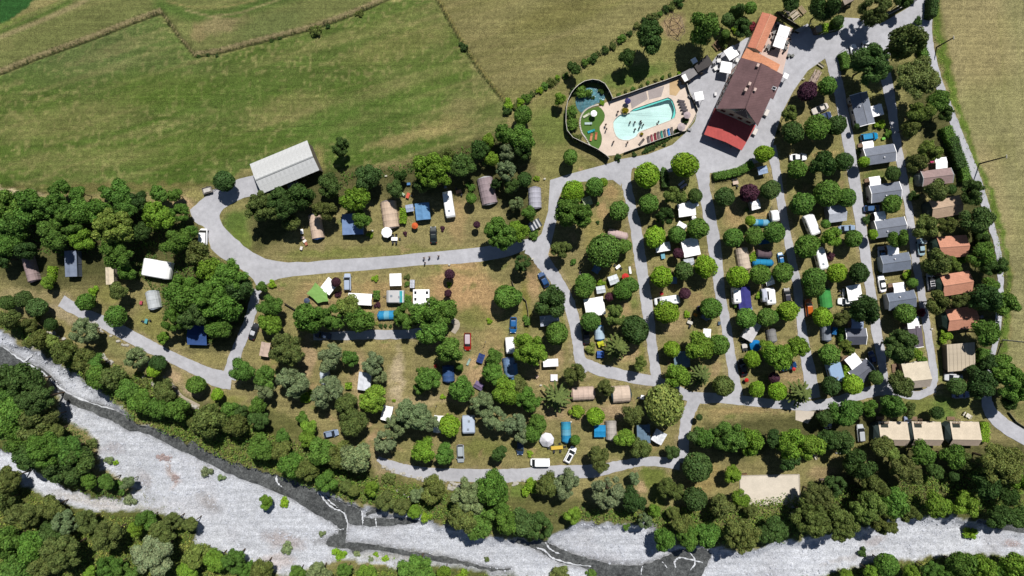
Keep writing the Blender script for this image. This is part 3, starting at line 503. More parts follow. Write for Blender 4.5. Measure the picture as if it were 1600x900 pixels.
PRO = {'R': [crown_round(s) for s in (11, 12, 13)]+[crown_round(16, 3600, .25, .19, .95), crown_round(17, 3200, .2, .13, .8), crown_round(18, 3600, .28, .15)]+[crown_round(14, 3000, .26, .16), crown_round(15, 3400, .22, .07, .9)],
 'L': [crown_lobed(s) for s in (21, 22, 23)]+[crown_lobed(24, nl=34, n=9500, lr=(.2, .34)), crown_lobed(25, nl=18, n=8000, lr=(.28, .46)), crown_lobed(26, nl=30, n=9000, zsp=.8)],
 'B': [crown_lobed(s, R=6.5, nl=60, n=19000, size=.27, lr=(.13, .27), zsp=.55) for s in (31, 32, 33)],
 'V': [crown_lobed(s, R=4.0, nl=44, n=11000, size=.2, lr=(.12, .26), asp=.38, zsp=.6) for s in (41, 42, 43)],
 'P': [crown_fir(51, nb=16, levels=6), crown_fir(52, nb=15, levels=5, droop=.3)],
 'C': [crown_cone(61)],
 'S': [crown_lobed(s, R=1.6, nl=12, n=1500, size=.17, lr=(.3, .5), flat=.75) for s in (71, 72, 73, 74)]}
REFR = {'R': 3.0, 'L': 4.0, 'B': 6.5, 'V': 4.0, 'P': 3.6, 'C': 1.6, 'S': 1.6}
def trunk_fn(seed, limbs):
    def f(b):
        rr = random.Random(seed); b.tube((0, 0, -.3), (.05, .03, .62), .05, 8, .034); top = (.05, .03, .6)
        for i in range(limbs):
            a = 6.283*i/limbs+rr.uniform(-.4, .4); r_ = rr.uniform(.28, .42); m_ = (r_*.5*math.cos(a), r_*.5*math.sin(a), .74)
            b.tube(top, m_, .032, 5, .022); b.tube(m_, (r_*math.cos(a), r_*math.sin(a), rr.uniform(.88, 1.0)), .022, 5, .008)
    return f
LC = {'b': (112, 144, 42), 'g': (82, 114, 48), 'd': (58, 82, 40), 'o': (90, 102, 54), 'v': (108, 124, 88), 'p': (72, 44, 58), 'y': (120, 132, 68), 'r': (120, 50, 60), 'k': (70, 94, 48)}
LK = 2.15        # crowns shade themselves, so the leaf itself is lighter than the crown seen from far
TREES = {  # tile (column,row): "x y r kind+colour" in quarter photo pixels of the tile
(1, 0): "370 190 40 So;98 256 16 Sd;152 243 14 Sd;648 84 26 So;448 170 18 Sd;1297 290 28 Sd;1580 645 32 Sb;1570 688 30 Sd;1560 840 76 Lg;1450 885 48 Lb",
(0, 0): "1355 352 14 Sd;1240 350 14 Sd;1300 348 12 Sd",
(2, 0): "385 430 50 Lk;865 240 95 Bd;715 370 62 Ld;1180 190 98 Bg;300 615 46 Lb;68 720 58 Rg;60 865 85 Lg;1345 125 42 Rk;1415 62 46 Ck;1490 50 36 Rg;1445 180 68 Vk;1335 212 28 Rg;1390 190 22 Sb;1508 170 28 Sr;1330 262 40 So;455 585 44 Sg;560 640 18 Sb;392 570 26 Sd;365 700 40 Sg;372 790 44 Sg;400 860 34 So;560 570 20 Sd;505 610 12 Sd;705 700 15 So;1082 752 22 Sd;1032 818 20 Sd;880 798 12 Sg;1045 462 14 Sb",
(3, 0): "140 20 60 Ld;350 50 95 Bd;660 70 105 Vo;440 130 34 Rd;640 405 128 Bk;850 262 105 Bo;920 490 145 Bo;370 535 54 Rg;245 570 60 Rp;135 715 58 Vy;305 800 80 Rg;155 830 66 Rd;425 782 60 Rd;935 700 90 Vy;1060 640 78 Lg;1110 712 58 Vk;880 800 58 Lo;690 775 30 Sb;555 790 18 Rd;745 830 28 Sg;840 5 56 Ld;735 320 18 Sd;62 825 12 Sd;940 130 26 Sd",
(0, 1): "380 290 70 Lg;500 312 58 Lg;750 312 88 Lg;868 352 58 Ld;1000 312 60 Lg;1095 318 52 Lg;660 300 44 Lg;1402 232 62 Rd;60 400 108 Lg;200 395 105 Lg;370 400 112 Vg;505 425 92 Lg;92 500 100 Lg;335 590 112 Vg;515 600 72 Lb;425 490 100 Vg;720 520 128 By;635 425 85 Lg;800 412 80 Lg;1000 450 104 Lb;1125 430 66 Vg;885 552 76 Ld;1105 600 108 Vg;1190 560 56 Lg;60 618 82 Lg;730 700 118 Vg;795 800 60 Lg;1250 700 95 Lo;1330 790 84 Lb;1440 830 112 Bg;1150 890 84 Lg;300 865 44 Lb;325 790 30 So;170 655 66 Ld;1490 890 90 Lk;1330 880 76 Vg;15 560 70 Ld;20 720 60 Ld",
(1, 1): "165 372 112 Bd;45 395 108 Bo;290 318 88 Ld;458 262 80 Lk;225 500 60 Lo;440 425 88 Vo;625 350 104 Lb;670 480 66 Lg;700 212 90 Lk;870 282 58 Lk;905 200 46 Ld;1110 165 128 Bb;1050 230 80 Lk;1200 100 64 Lo;1290 140 80 Lk;1400 40 64 Ld;1475 95 48 Lb;1565 55 62 Vv;1560 165 74 Vv;1590 262 56 Vk;1340 262 28 Sg;1345 340 34 Rg;1380 505 22 Rp;1165 528 16 Sp;932 560 15 Sp;1525 560 112 Bg;528 18 64 Vk;1210 815 33 Rp;1205 878 18 Sb;745 838 22 Sb;500 862 30 Rp;105 875 26 Sb;35 892 42 Lg;710 565 20 Sb;945 828 20 So;943 878 20 Sg;1500 250 40 Ld",
(2, 1): "65 40 62 Ld;365 80 46 Rg;78 226 50 Rd;155 218 20 Sb;8 262 46 Vv;28 375 50 Vv;100 428 50 Lg;38 540 78 Lb;140 562 34 Sg;68 745 62 Vk;380 298 76 Rb;385 435 122 Bg;515 268 56 Rg;570 240 28 Rb;665 420 62 Rg;535 375 14 Sg;535 490 12 Sd;308 665 78 Vo;575 662 104 Rg;700 640 46 Rg;845 195 80 Rb;1080 130 80 Rb;945 165 20 Sg;1010 318 86 Vy;855 375 58 Rg;1145 325 45 Rk;950 452 66 Vd;1165 530 68 Rg;1030 565 52 Rg;890 585 70 Rb;1040 685 34 Rp;1070 790 62 Rk;1210 765 72 Rb;930 830 68 Rb;460 872 62 Rg;735 885 56 Rg;560 872 26 Sb;1330 330 60 Rk;1478 305 60 Rp;1592 290 44 Rd;1380 585 62 Rg;1515 575 56 Rg;1490 480 34 Rb;1410 830 66 Rb;1550 815 60 Rg;1575 62 56 Rb;1515 690 20 Sb;665 88 24 Sd;765 62 15 Sd;855 30 18 Sd;885 22 14 Sd;950 5 12 Sd;382 740 22 Sg;1470 412 12 Sg",
(3, 1): "182 160 60 Rg;335 140 95 Ld;472 112 56 Rd;18 288 58 Rk;215 372 76 Rg;370 308 74 Rg;492 336 56 Rg;595 112 36 Rb;582 40 26 Sd;780 185 44 Rd;1010 40 78 Vy;925 120 66 Lo;1050 290 74 Lo;1275 305 88 Vk;775 375 58 Rg;360 500 28 Rg;395 582 64 Lb;245 640 76 Rg;535 590 54 Rg;655 565 30 Rb;805 592 66 Lg;630 335 24 Sp;620 470 26 Sd;980 520 76 Lo;1110 510 68 Vo;1295 472 96 Lk;1340 600 50 Ld;1320 690 78 Lg;1400 755 88 Vk;1030 740 88 Lo;1140 760 62 Vy;1192 730 34 Sb;1365 890 70 Lg;40 552 62 Rg;92 805 60 Rg;288 842 72 Rg;430 805 62 Rb;570 805 62 Rd;385 705 30 Sp;870 820 30 Sb;900 868 32 Rg;1145 285 32 Rd;905 330 34 Sd;690 800 16 So;1240 580 14 Sb",
(0, 2): "45 92 50 Rk;150 70 54 Rk;232 122 56 Rk;540 85 58 Rg;590 20 30 Sb;750 10 66 Lo;725 175 68 Rg;1025 310 44 Lb;535 262 88 Vv;318 230 42 Rd;240 188 24 So;190 230 48 Lo;70 195 70 Lo;855 440 80 Vv;990 468 52 Rd;960 515 42 Rb;1225 605 56 Rg;1357 665 38 Rb;1515 512 78 Lg;1150 60 108 Lg;1330 60 118 Bg;1420 130 104 Lg;1250 170 118 Vk;1100 190 92 Vg;1375 235 88 Lg;255 332 66 Lo;335 335 56 Ly;410 400 80 Lo;540 460 84 Lo;630 545 88 Lg;725 560 76 Lo;800 625 80 Lg;880 705 88 Lg;1040 650 78 Lo;1000 742 76 Lg;1128 755 80 Lg;905 600 34 So;1330 810 108 Lo;1440 750 56 Lg;1505 762 48 Lk;1480 865 76 Lo;50 550 88 Lk;180 580 108 Lk;240 690 112 Bk;60 640 78 Lg;95 770 108 Lg;45 860 96 Lg;215 835 106 Lo;312 800 66 Lo;330 890 70 Lo;170 350 30 So;600 470 60 Lg;1225 850 50 Lo",
(1, 2): "92 100 94 Vg;90 225 80 Lb;340 170 108 Lg;490 190 96 Vg;575 110 88 Ly;650 195 96 Lg;200 385 116 Bo;455 430 108 Vv;590 440 54 Lg;730 470 80 Vv;775 560 50 Vv;940 180 92 Vg;1075 150 108 Lg;1175 150 86 Lg;1105 270 108 Lg;1222 380 90 Lg;230 590 108 Vv;60 560 76 Lg;55 640 76 Vv;450 650 110 Vv;318 672 42 Sb;580 722 76 Lo;735 688 98 Lb;1080 570 74 Lg;1025 625 44 Lg;1032 520 34 Sg;1275 625 84 Lg;1270 490 22 Rg;610 830 96 Lo;980 790 116 Bv;870 860 78 Vv;1085 845 78 Vv;1210 862 66 Rb;1410 720 88 Vv;1480 430 60 Lg;1485 530 78 Lg;1565 640 96 Lb;1500 820 88 Vv;330 862 56 Lb;290 810 40 Lg;1562 55 78 Rg;1460 205 18 Sb;1170 682 18 Sb;862 705 12 Sb;755 40 20 Sd;755 105 20 Sp;515 35 22 Sp;1200 35 26 Rp;945 58 26 Sb;15 740 58 Lg;25 830 78 Vk;780 240 14 Sd;810 240 14 Sd;840 240 12 Sd;755 222 12 Sy",
(2, 2): "245 90 100 Ld;90 190 20 Sg;110 385 118 Bb;280 285 74 Rg;490 210 62 Rg;605 55 28 Rp;640 170 74 Vy;770 262 86 Rd;665 370 92 Po;495 378 36 Sy;805 470 58 Vy;450 8 58 Rg;692 18 60 Rg;968 150 74 Rb;1080 35 38 Rp;1242 125 66 Rg;1000 382 52 Rb;1150 362 102 Lb;1295 355 66 Rg;1462 188 60 Rg;1590 182 58 Rg;392 540 80 Vo;588 620 64 Vo;1035 560 84 Lb;1190 550 76 Po;1320 610 66 Ro;950 730 122 Ry;1500 442 54 Rb;1530 630 52 Rb;285 690 96 Po;100 690 98 Vg;165 840 66 Lg;20 850 78 Vv;400 775 46 Sb;520 802 56 Rb;765 790 76 Lo;1170 808 20 Rd;1590 370 56 Lb;20 60 50 Rg;1090 165 22 Sb;1400 95 28 Sg;1550 50 24 Sb;30 600 60 Lo",
(3, 2): "55 430 100 Lb;170 372 84 Lb;20 178 44 Rg;125 142 64 Rb;290 0 62 Rg;340 180 58 Rb;452 185 62 Vo;600 132 96 Ld;855 160 62 Rg;942 150 30 Sr;1050 90 80 Lo;1190 72 62 Vo;378 415 66 Rg;490 372 56 Vy;395 612 58 Rd;530 602 58 Rb;675 560 42 Rk;60 645 58 Rb;218 668 84 Po;820 360 118 Bk;905 410 50 Lb;1100 300 42 Sb;1345 60 92 Ld;1480 100 78 Lg;1340 282 98 Lg;825 600 78 Lo;1180 614 52 Rk;1335 600 96 Ld;1450 500 92 Lg;1540 610 112 Bg;1055 780 42 Rd;755 740 78 Lg;630 750 56 Lg;868 762 58 Vo;470 770 92 Lg;545 745 50 Lg;345 800 60 Ld;40 562 34 Rp;1280 510 46 Ld;962 440 28 Sg;1500 700 70 Ld;1380 480 60 Ld",
(0, 3): "130 55 80 Lg;300 100 124 Bg;205 160 106 Lk;420 110 116 Lg;385 205 106 Lk;500 165 96 Lk;340 245 60 Lk;465 262 74 Lk;560 302 58 Lg;668 310 56 Lg;680 170 28 Sv;725 193 18 Sb;750 350 44 Sg;800 310 54 Vv;820 430 36 Sv;575 75 36 So;1300 250 34 Sv;1385 285 24 Sv;60 290 88 Lo;150 520 104 Vo;20 430 78 Lo;420 560 88 Vv;545 560 84 Vo;680 640 108 Bo;325 470 76 Lo;60 670 98 Lg;200 700 106 Lg;400 745 128 Bo;918 545 66 Lg;1010 645 104 Vo;965 765 140 Bv;1080 560 66 Vo;1190 575 56 Lo;1240 770 80 Ly;1350 800 80 Lb;705 850 98 Vg;100 850 106 Lg;1460 800 84 Vg;565 875 46 Lb;850 600 54 Lb;1560 860 80 Vg;260 840 90 Lo;330 640 80 Lk;820 880 90 Vg;1180 880 80 Lb",
(1, 3): "40 90 88 Lg;170 110 76 Lo;172 22 48 Lg;232 200 86 Lg;320 235 76 Lo;440 308 76 Lg;400 120 88 Lg;520 140 86 Lo;648 150 104 Bv;560 335 44 Lo;610 365 38 Lo;320 40 56 Lb;722 352 52 Lb;812 60 84 Vv;1050 122 88 Lb;1180 132 72 Lg;832 290 44 So;920 362 34 So;812 430 66 Lo;910 462 58 Lo;988 495 46 Lb;1070 535 34 Sb;1110 352 86 Lo;1010 390 54 Vv;1335 395 120 Bv;1455 330 104 Bg;1300 530 104 Bo;1400 555 104 Lg;1530 415 86 Vg;1560 560 86 Lg;65 435 48 Lb;175 440 34 Sb;190 725 42 Sv;415 635 22 Sv;525 760 42 Sb;640 765 28 Sv;715 795 22 Sv;750 765 18 Sb;810 795 24 Sb;865 795 12 Sb;1440 795 18 So;1010 860 118 Bg;40 850 78 Lo;400 880 88 Vv;260 880 56 Lg;560 870 66 Vg;700 890 70 Lb;1180 890 60 Lb;1300 895 40 Sb;1520 130 58 Ld",
(2, 3): "550 155 90 Vo;330 318 104 Vv;222 335 88 Lo;600 370 118 Vv;762 430 86 Ld;765 282 48 Vv;1000 125 50 Lk;800 100 74 Lo;700 38 68 Lb;1160 218 90 Rk;990 350 86 Vo;1142 420 74 Rd;1372 262 58 Lb;1310 450 78 Lo;1430 410 56 Lb;1492 490 42 Lo;60 560 96 Lk;165 590 94 Vk;110 340 56 Sb;380 520 56 Lb;830 550 58 Vv;880 490 46 Lb;1005 500 42 Lo;955 672 74 Lg;1060 572 76 Lo;1100 652 84 Lg;1210 640 86 Lg;1430 640 116 Bo;1350 30 116 Bg;1215 30 80 Lg;1490 60 84 Lb;395 50 30 Rg;110 135 20 Sb;60 20 58 Vv;130 5 56 Rg;720 592 22 Sg;300 890 60 So;490 885 34 Sg;1580 640 70 Lk;1140 20 60 Lk",
(3, 3): "130 70 98 Lb;262 90 86 Lb;30 40 60 Ld;375 45 66 Lk;460 60 78 Lk;560 200 98 Ld;705 90 76 Lo;765 130 56 Ly;850 222 116 Vo;960 140 86 Lg;1040 242 58 Lk;1140 155 86 Lg;1225 185 66 Lo;1160 275 30 Rd;1440 190 150 Bo;1570 300 72 Lb;410 335 76 Vk;305 400 108 Bo;250 530 124 Bo;440 570 114 Bo;620 470 114 By;650 340 96 Vo;780 430 106 Lg;860 505 86 Vo;1060 460 86 Lb;1230 450 78 Lb;1440 530 86 Ld;1560 530 76 Lk;50 600 84 Lk;130 180 74 Ld;590 750 30 Sd;1260 625 44 Sb;740 830 72 Rg;640 875 56 Lb;1000 860 66 Vg;1200 835 96 Lg;1310 850 92 Lb;1540 840 94 Lb;1420 865 76 Vg;880 880 54 Lb;480 892 46 Lb;1100 880 60 Vg;720 560 90 Vo;1500 400 70 Ld;1340 330 90 Bd"}
KN = {'R': 'round clipped tree', 'L': 'leafy tree', 'B': 'big spreading tree', 'V': 'feathery tree', 'P': 'spiky fir', 'C': 'pointed cypress', 'S': 'bush'}
KO = {'R': 'round_tree', 'L': 'broadleaf_tree', 'B': 'broadleaf_tree', 'V': 'feathery_tree', 'P': 'fir_tree', 'C': 'cypress_tree', 'S': 'shrub'}
CN = {'b': 'bright green', 'g': 'mid green', 'd': 'dark green', 'o': 'olive green', 'v': 'grey green', 'p': 'purple leaved', 'y': 'yellow green', 'r': 'dark red', 'k': 'deep green'}
PLANTS = []
def plant(px, py, r, kc, i):
    k, c = kc[0], kc[1]; rr = random.Random(i*7+1); rm_ = r*S
    if k == 'R': zc = rm_*1.0+2.4; th = zc
    elif k == 'S': zc = rm_*.45; th = 0
    elif k == 'P': zc = rm_*1.25+2.2; th = 0
    elif k == 'C': zc = rm_*1.7; th = 0
    else: zc = rm_*.8+(4.5 if k == 'B' else 3.0 if rm_ > 2.2 else 2.1); th = zc
    zg = gz(px, py); x, y, _ = W(px, py, zc+zg)
    f = rm_/REFR[k]*(1.0 if k in 'R' else .95); me = PRO[k][rr.randrange(len(PRO[k]))]
    if k == 'B' and rm_ < 4.4: me = PRO['L'][i % 6]; f = rm_/4.0
    if k == 'S': f *= 1.08
    if k == 'V': f *= 1.06
    e = bpy.data.objects.new(KO[k], None); COL.objects.link(e); e.location = (x, y, zg); e.empty_display_size = .5
    e['category'] = 'shrub' if k == 'S' else 'tree'
    cc_ = LC[c]
    if c in 'by' and k in 'LBV': cc_ = tuple(.55*a_+.45*b_ for a_, b_ in zip(cc_, (86, 112, 50)))   # wild trees vary less than the clipped ones
    col = np.array(C(*cc_, k=LK*rr.uniform(.88, 1.12)))*np.array([rr.uniform(.93, 1.08), 1, rr.uniform(.9, 1.1)])
    part('crown', me, e, tuple(col), loc=(0, 0, zc), rot=(0, 0, rr.uniform(0, 6.28)), scale=(f*rr.uniform(.93, 1.07), f*rr.uniform(.93, 1.07), f*rr.uniform(.95, 1.1)*(1.55 if k == 'B' and rm_ < 5.3 else 1.5 if k in 'LV' else 1.12 if k == 'R' else 1)))
    if k in 'RLBV':
        nl = 6 if k != 'R' else 4; part('trunk', M(('trunk', i % 4, nl), trunk_fn(i % 4, nl), 'bark'), e, scale=(rm_*1.1, rm_*1.1, zc*.98))
    elif k == 'S': part('stem', M('stem', lambda b: [b.tube((0, 0, -.1), (.3*math.cos(a), .3*math.sin(a), .5), .04, 5, .02) for a in (0, 2, 4)], 'bark'), e, scale=(rm_*.6,)*3)
    PLANTS.append([e, px, py, r, k, c]); return e
ip = 0
for (tc, tr), s_ in TREES.items():
    for q_ in s_.split(';'):
        a, b_, r_, kc = q_.split(); px, py = T(tc, tr, float(a), float(b_)); ip += 1
        if len(kc) == 2 and kc[0] not in 'SRC' and float(r_) < 40: kc = 'R'+kc[1]
        plant(px, py, float(r_)/4, kc, ip)
# ---- clipped hedges
def hedge(P, wd_, hgt, c, label, seed, name='hedge'):
    rng = np.random.default_rng(seed); rd = random.Random(seed); Q = smooth_poly(P, 4, False)
    pts = [W(q[0], q[1], hgt*.7)[:2] for q in Q]; cx = sum(p[0] for p in pts)/len(pts); cy = sum(p[1] for p in pts)/len(pts)
    PP = []; NN = []; core = MB()
    for i in range(len(pts)-1):
        a = np.array(pts[i])-[cx, cy]; b = np.array(pts[i+1])-[cx, cy]; L_ = np.linalg.norm(b-a); t = (b-a)/(L_+1e-9); nr = np.array([-t[1], t[0]])
        n = int(L_*(wd_+2*hgt)*26)+4; u = rng.uniform(0, L_, n); pr = rng.uniform(-1, 1, n)*(wd_/2+hgt)
        top = np.abs(pr) < wd_/2; off = np.where(top, pr, np.sign(pr)*wd_/2)+rng.normal(0, .07, n); z = np.where(top, hgt+rng.normal(0, .07, n)+.08*np.sin(u*2+i), hgt-(np.abs(pr)-wd_/2))
        PP.append(np.stack([a[0]+t[0]*u+nr[0]*off, a[1]+t[1]*u+nr[1]*off, z], 1)); NN.append(np.stack([np.where(top, 0, nr[0]*np.sign(pr)), np.where(top, 0, nr[1]*np.sign(pr)), np.where(top, 1.0, .1)], 1))
        h2 = wd_*.42; core.slab([(*(a+nr*h2), hgt*.92), (*(a-nr*h2), hgt*.92), (*(b-nr*h2), hgt*.92), (*(b+nr*h2), hgt*.92)], hgt*.92)
    me = leaf_mesh('hedge', np.concatenate(PP), np.concatenate(NN), .16, rng, core=(core.v, core.f))
    o = bpy.data.objects.new(name, me); COL.objects.link(o); o.location = (cx, cy, 0); o['label'] = label; o['category'] = 'hedge'; o.color = (*C(*LC[c], k=LK*1.05), 1); return o
HEDGES = [([(1115, 276), (1135, 272), (1155, 267), (1176, 255)], 1.9, 1.6, 'g', 'long clipped green hedge curving along the yard below the red awning', 'the long curved hedge'),
 ([(1037, 266), (1039, 280), (1040, 293)], 1.8, 1.6, 'd', 'short dark hedge between the two bright round trees facing the yard', None),
 ([(1316, 82), (1321, 94), (1322, 108)], 1.9, 2.2, 'g', 'clipped hedge block casting a shadow beside the parked white cars', 'the hedge by the white cars'),
 ([(1437, 66), (1443, 80), (1446, 92)], 1.8, 2.0, 'g', 'clipped dark hedge along the exit road beside the olive green trees', None),
 ([(1280, 44), (1294, 44)], 2.2, 1.8, 'b', 'square clipped hedge beside the small shed at the entrance', None),
 ([(1307, 28), (1310, 45)], 2.0, 2.4, 'g', 'tall clipped hedge at the mouth of the entrance yard', None),
 ([(1459, -8), (1458, 14), (1456, 26)], 1.8, 3.4, 'd', 'tall dark hedge at the top where the road leaves the photo', None),
 ([(1488, 214), (1494, 238), (1502, 262)], 2.4, 2.6, 'd', 'tall hedge between the pink roofed chalet and the farm track', None),
 ([(1478, 198), (1484, 214), (1490, 226)], 2.4, 2.4, 'g', 'upper hedge along the farm track below the bluish tree', None),
 ([(1490, 226), (1506, 262), (1509, 284)], 2.0, 2.2, 'g', 'second hedge strip along the farm track above the beige chalet', None),
 ([(1533, 350), (1536, 370), (1542, 392)], 2.2, 2.4, 'g', 'hedge along the farm track beside the uppermost orange roof', None),
 ([(1540, 545), (1537, 560), (1532, 580)], 2.4, 2.4, 'g', 'hedge between the square ribbed beige roof and the farm track', None),
 ([(1537, 660), (1538, 672), (1537, 690)], 2.2, 2.0, 'b', 'hedge at the right end of the three beige lodges', None),
 ([(1315, 512), (1316, 522), (1315, 534)], 1.4, 2.0, 'g', 'narrow hedge left of the small grey roofed home', None),
 ([(1323, 570), (1323, 582), (1322, 590)], 1.5, 2.0, 'b', 'narrow hedge between the pale blue caravan and the tilted grey home', None),
 ([(630, 325), (630, 338), (629, 349)], 1.5, 1.6, 'b', 'upright green hedge right of the tan tunnel tent with two windows', None),
 ([(543, 0), (543, 1)], 1, 1, 'g', '', None),
 ([(544, 598), (544, 608)], 1.4, 1.4, 'b', 'small clipped hedge left of the white caravan in the middle wood', None),
 ([(588, 454), (588, 468)], 1.4, 1.5, 'g', 'narrow clipped hedge left of the teal striped caravan tent', None),
 ([(637, 462), (637, 475)], 1.5, 1.5, 'g', 'clipped hedge between the teal striped tent and the white windowed awning', None),
 ([(718, 570), (718, 580)], 1.6, 1.5, 'g', 'small clipped hedge right of the dark blue tent', None),
 ([(1125, 452), (1126, 462)], 1, 1, 'g', '', None),
 ([(824, 498), (824, 508)], 1.2, 1.4, 'g', 'slim hedge beside the bare track under the blue car', None),
 ([(82, 416), (80, 432), (78, 440)], 1.6, 1.6, 'b', 'hedge left of the grey home under the left wood', None),
 ([(1120, 470), (1121, 480)], 1, 1, 'g', '', None),
 ([(1175, 398), (1176, 408)], 1.4, 1.6, 'b', 'small bright hedge right of the tan tunnel tent by the third lane', None)]
for i, (P, a, b_, c, lb, ref) in enumerate(HEDGES):
    if lb:
        hedge(P, a, b_, c, lb, 300+i)
        if ref: REFS.append((ref, P[0][0], P[0][1]))
# field hedge on the boundary above the pool: separate bushes grown together
FH = [(1068, -4), (1060, 3), (1050, 9), (1040, 15), (1031, 21), (1018, 26), (1008, 33), (996, 41), (984, 52), (972, 61), (957, 71), (946, 77), (935, 84), (926, 91), (917, 97), (884, 118), (872, 122), (862, 128), (850, 135), (842, 141), (832, 147), (822, 152), (812, 160), (803, 166)]
for i, (a, b_) in enumerate(FH): plant(a, b_, 4.6+(i*7 % 4), 'S'+'ododg'[i % 5] if i < 15 else 'S'+'gbo'[i % 3], 900+i)
for i in range(9): plant(955+i*11.5, 152-i*4.4, 3.4, 'S'+'og'[i % 2], 930+i)
for i in range(12): plant(1006+i*5.0, 237-i*2.7 if i < 9 else 212-(i-9)*6, 3.4, 'Sd', 945+i)

# ---- undergrowth: stuff
def under(name, areas, dens, cols, label, seed, size=.19, hgt=(.1, 1.1), avoid=None, excl=()):
    rng = np.random.default_rng(seed); Ps = []; Cs = []
    for A in areas:
        a = np.array(A); x0, y0 = a.min(0); x1, y1 = a.max(0); n = int((x1-x0)*(y1-y0)*dens/9)
        cx = rng.uniform(x0, x1, n); cy = rng.uniform(y0, y1, n); k = pdist(A, True, cx, cy) < rng.uniform(-6, 3, n)
        for E in excl: k &= pdist(E, True, cx, cy) > 1.5
        cx = cx[k]; cy = cy[k]; m_ = 9; n = len(cx); R = rng.uniform(.3, 1.0, n); hh = rng.uniform(*hgt, n); ci = rng.integers(0, len(cols), n)
        zg = np.array([gz(p, q) for p, q in zip(cx, cy)])
        d = sph(rng, n*m_); d[:, 2] = abs(d[:, 2]); X = np.repeat((cx-800)*S, m_)+d[:, 0]*np.repeat(R, m_); Y = np.repeat((450-cy)*S, m_)+d[:, 1]*np.repeat(R, m_)
        Ps.append(np.stack([X, Y, np.repeat(zg, m_)+d[:, 2]*np.repeat(hh, m_)+.05], 1)); Cs.append(np.repeat(ci, m_))
    P = np.concatenate(Ps); ci = np.concatenate(Cs)
    me = leaf_mesh(name, P, np.tile([0, 0, 1.0], (len(P), 1)), size, rng)
    cc = np.array([C(*c_, k=LK*.9) for c_ in cols])[ci]; base = np.array(C(*LC['g'], k=LK)); rat = np.repeat(cc/base, 4, 0)
    at = me.color_attributes['leaf']; buf = np.zeros(len(me.vertices)*4, np.float32); at.data.foreach_get('color', buf); buf = buf.reshape(-1, 4); buf[:, :3] *= rat; at.data.foreach_set('color', buf.ravel())
    return struct(name, me, kind='stuff', col=tuple(base), label=label)
GR = [(96, 122, 50), (78, 108, 46), (116, 132, 60), (100, 112, 60)]
U1 = [(0, 486), (60, 515), (120, 545), (190, 575), (240, 592), (300, 640), (380, 655), (440, 680), (520, 720), (590, 745), (660, 760), (740, 780), (820, 800), (860, 810), (850, 842), (720, 822), (640, 800), (560, 782), (480, 757), (420, 735), (370, 722), (290, 685), (210, 655), (160, 612), (60, 540), (0, 508)]
under('undergrowth', [U1], .75, GR, 'low bushes and weeds covering the wooded bank above the stream', 1, .21, (.2, 1.9))
under('undergrowth', [[(860, 800), (1100, 790), (1280, 770), (1600, 720), (1600, 815), (1500, 800), (1400, 805), (1340, 822), (1200, 846), (1080, 850), (1010, 815), (900, 812)]], .6, GR, 'low bushes under the trees along the right hand river bank', 2, .2, (.2, 1.6))
under('undergrowth', [[(0, 738), (60, 775), (120, 800), (250, 812), (300, 818), (305, 850), (420, 890), (440, 905), (0, 910)], [(440, 905), (500, 888), (600, 886), (740, 896), (900, 912), (440, 912)], [(1180, 912), (1290, 902), (1340, 888), (1420, 878), (1500, 870), (1600, 872), (1600, 910)]], .6, [(118, 134, 60), (96, 118, 52), (80, 100, 48), (136, 140, 72)], 'dense low scrub between the trees of the lower bank', 3)
under('undergrowth', [[(0, 576), (60, 582), (88, 620), (86, 648), (130, 676), (150, 700), (150, 736), (205, 765), (180, 782), (120, 768), (60, 738), (0, 700)]], .4, [(70, 98, 46), (84, 108, 50)], 'green scrub under the trees of the river island', 4)
under('undergrowth', [[(0, 318), (60, 310), (250, 320), (305, 345), (320, 395), (388, 440), (390, 490), (340, 540), (300, 540), (255, 480), (160, 400), (0, 400)], [(500, 275), (610, 262), (690, 243), (790, 205), (800, 250), (760, 262), (690, 262), (600, 280), (520, 300)]], .25, [(66, 92, 40), (82, 112, 44)], 'green undergrowth between the trees at the upper edge of the campsite', 5)
under('verge_grass', [[(1456, 0), (1464, 40), (1474, 90), (1492, 160), (1515, 235), (1545, 305), (1566, 375), (1576, 440), (1576, 500), (1568, 548), (1560, 540), (1568, 440), (1554, 350), (1532, 280), (1508, 215), (1484, 150), (1464, 90)]], .45, [(112, 138, 52), (96, 124, 46), (140, 150, 80)], 'strip of long green grass between the farm track and the dry field', 6, .13, (.1, .5))
_d = lambda P, w_: [(x, y-w_) for x, y in P]+[(x, y+w_) for x, y in reversed(P)]
under('ditch_weeds', [_d(DITCHES[0][1:-1], 1.4)], 1.3, [(46, 56, 30), (62, 70, 38)], 'dark weeds growing along the ditch that zigzags across the meadow', 7, .13, (.1, .7))  # leaf colours darkened to deepen the shade of the ditch
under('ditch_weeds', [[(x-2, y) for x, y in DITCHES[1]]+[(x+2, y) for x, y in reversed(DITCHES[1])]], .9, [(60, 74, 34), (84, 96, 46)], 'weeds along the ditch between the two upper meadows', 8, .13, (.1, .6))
under('hedge_bottom', [[(1070, -6), (1040, 12), (996, 38), (946, 74), (884, 115), (842, 138), (803, 163), (806, 169), (846, 143), (888, 121), (950, 80), (1000, 44), (1044, 18), (1074, 0)]], .8, [(64, 80, 42), (84, 96, 50), (56, 70, 40)], 'low dark scrub joining the bushes of the field hedge above the pool', 11, .15, (.3, 1.2))
under('gravel_weeds', [[(70, 768), (180, 780), (240, 780), (300, 812), (200, 805), (120, 798)], [(545, 872), (640, 872), (700, 886), (560, 884)], [(180, 745), (215, 740), (232, 775), (200, 780)]], .1, [(128, 130, 90), (110, 122, 76)], 'sparse weeds growing between the stones of the gravel bars', 9, .11, (.05, .3))
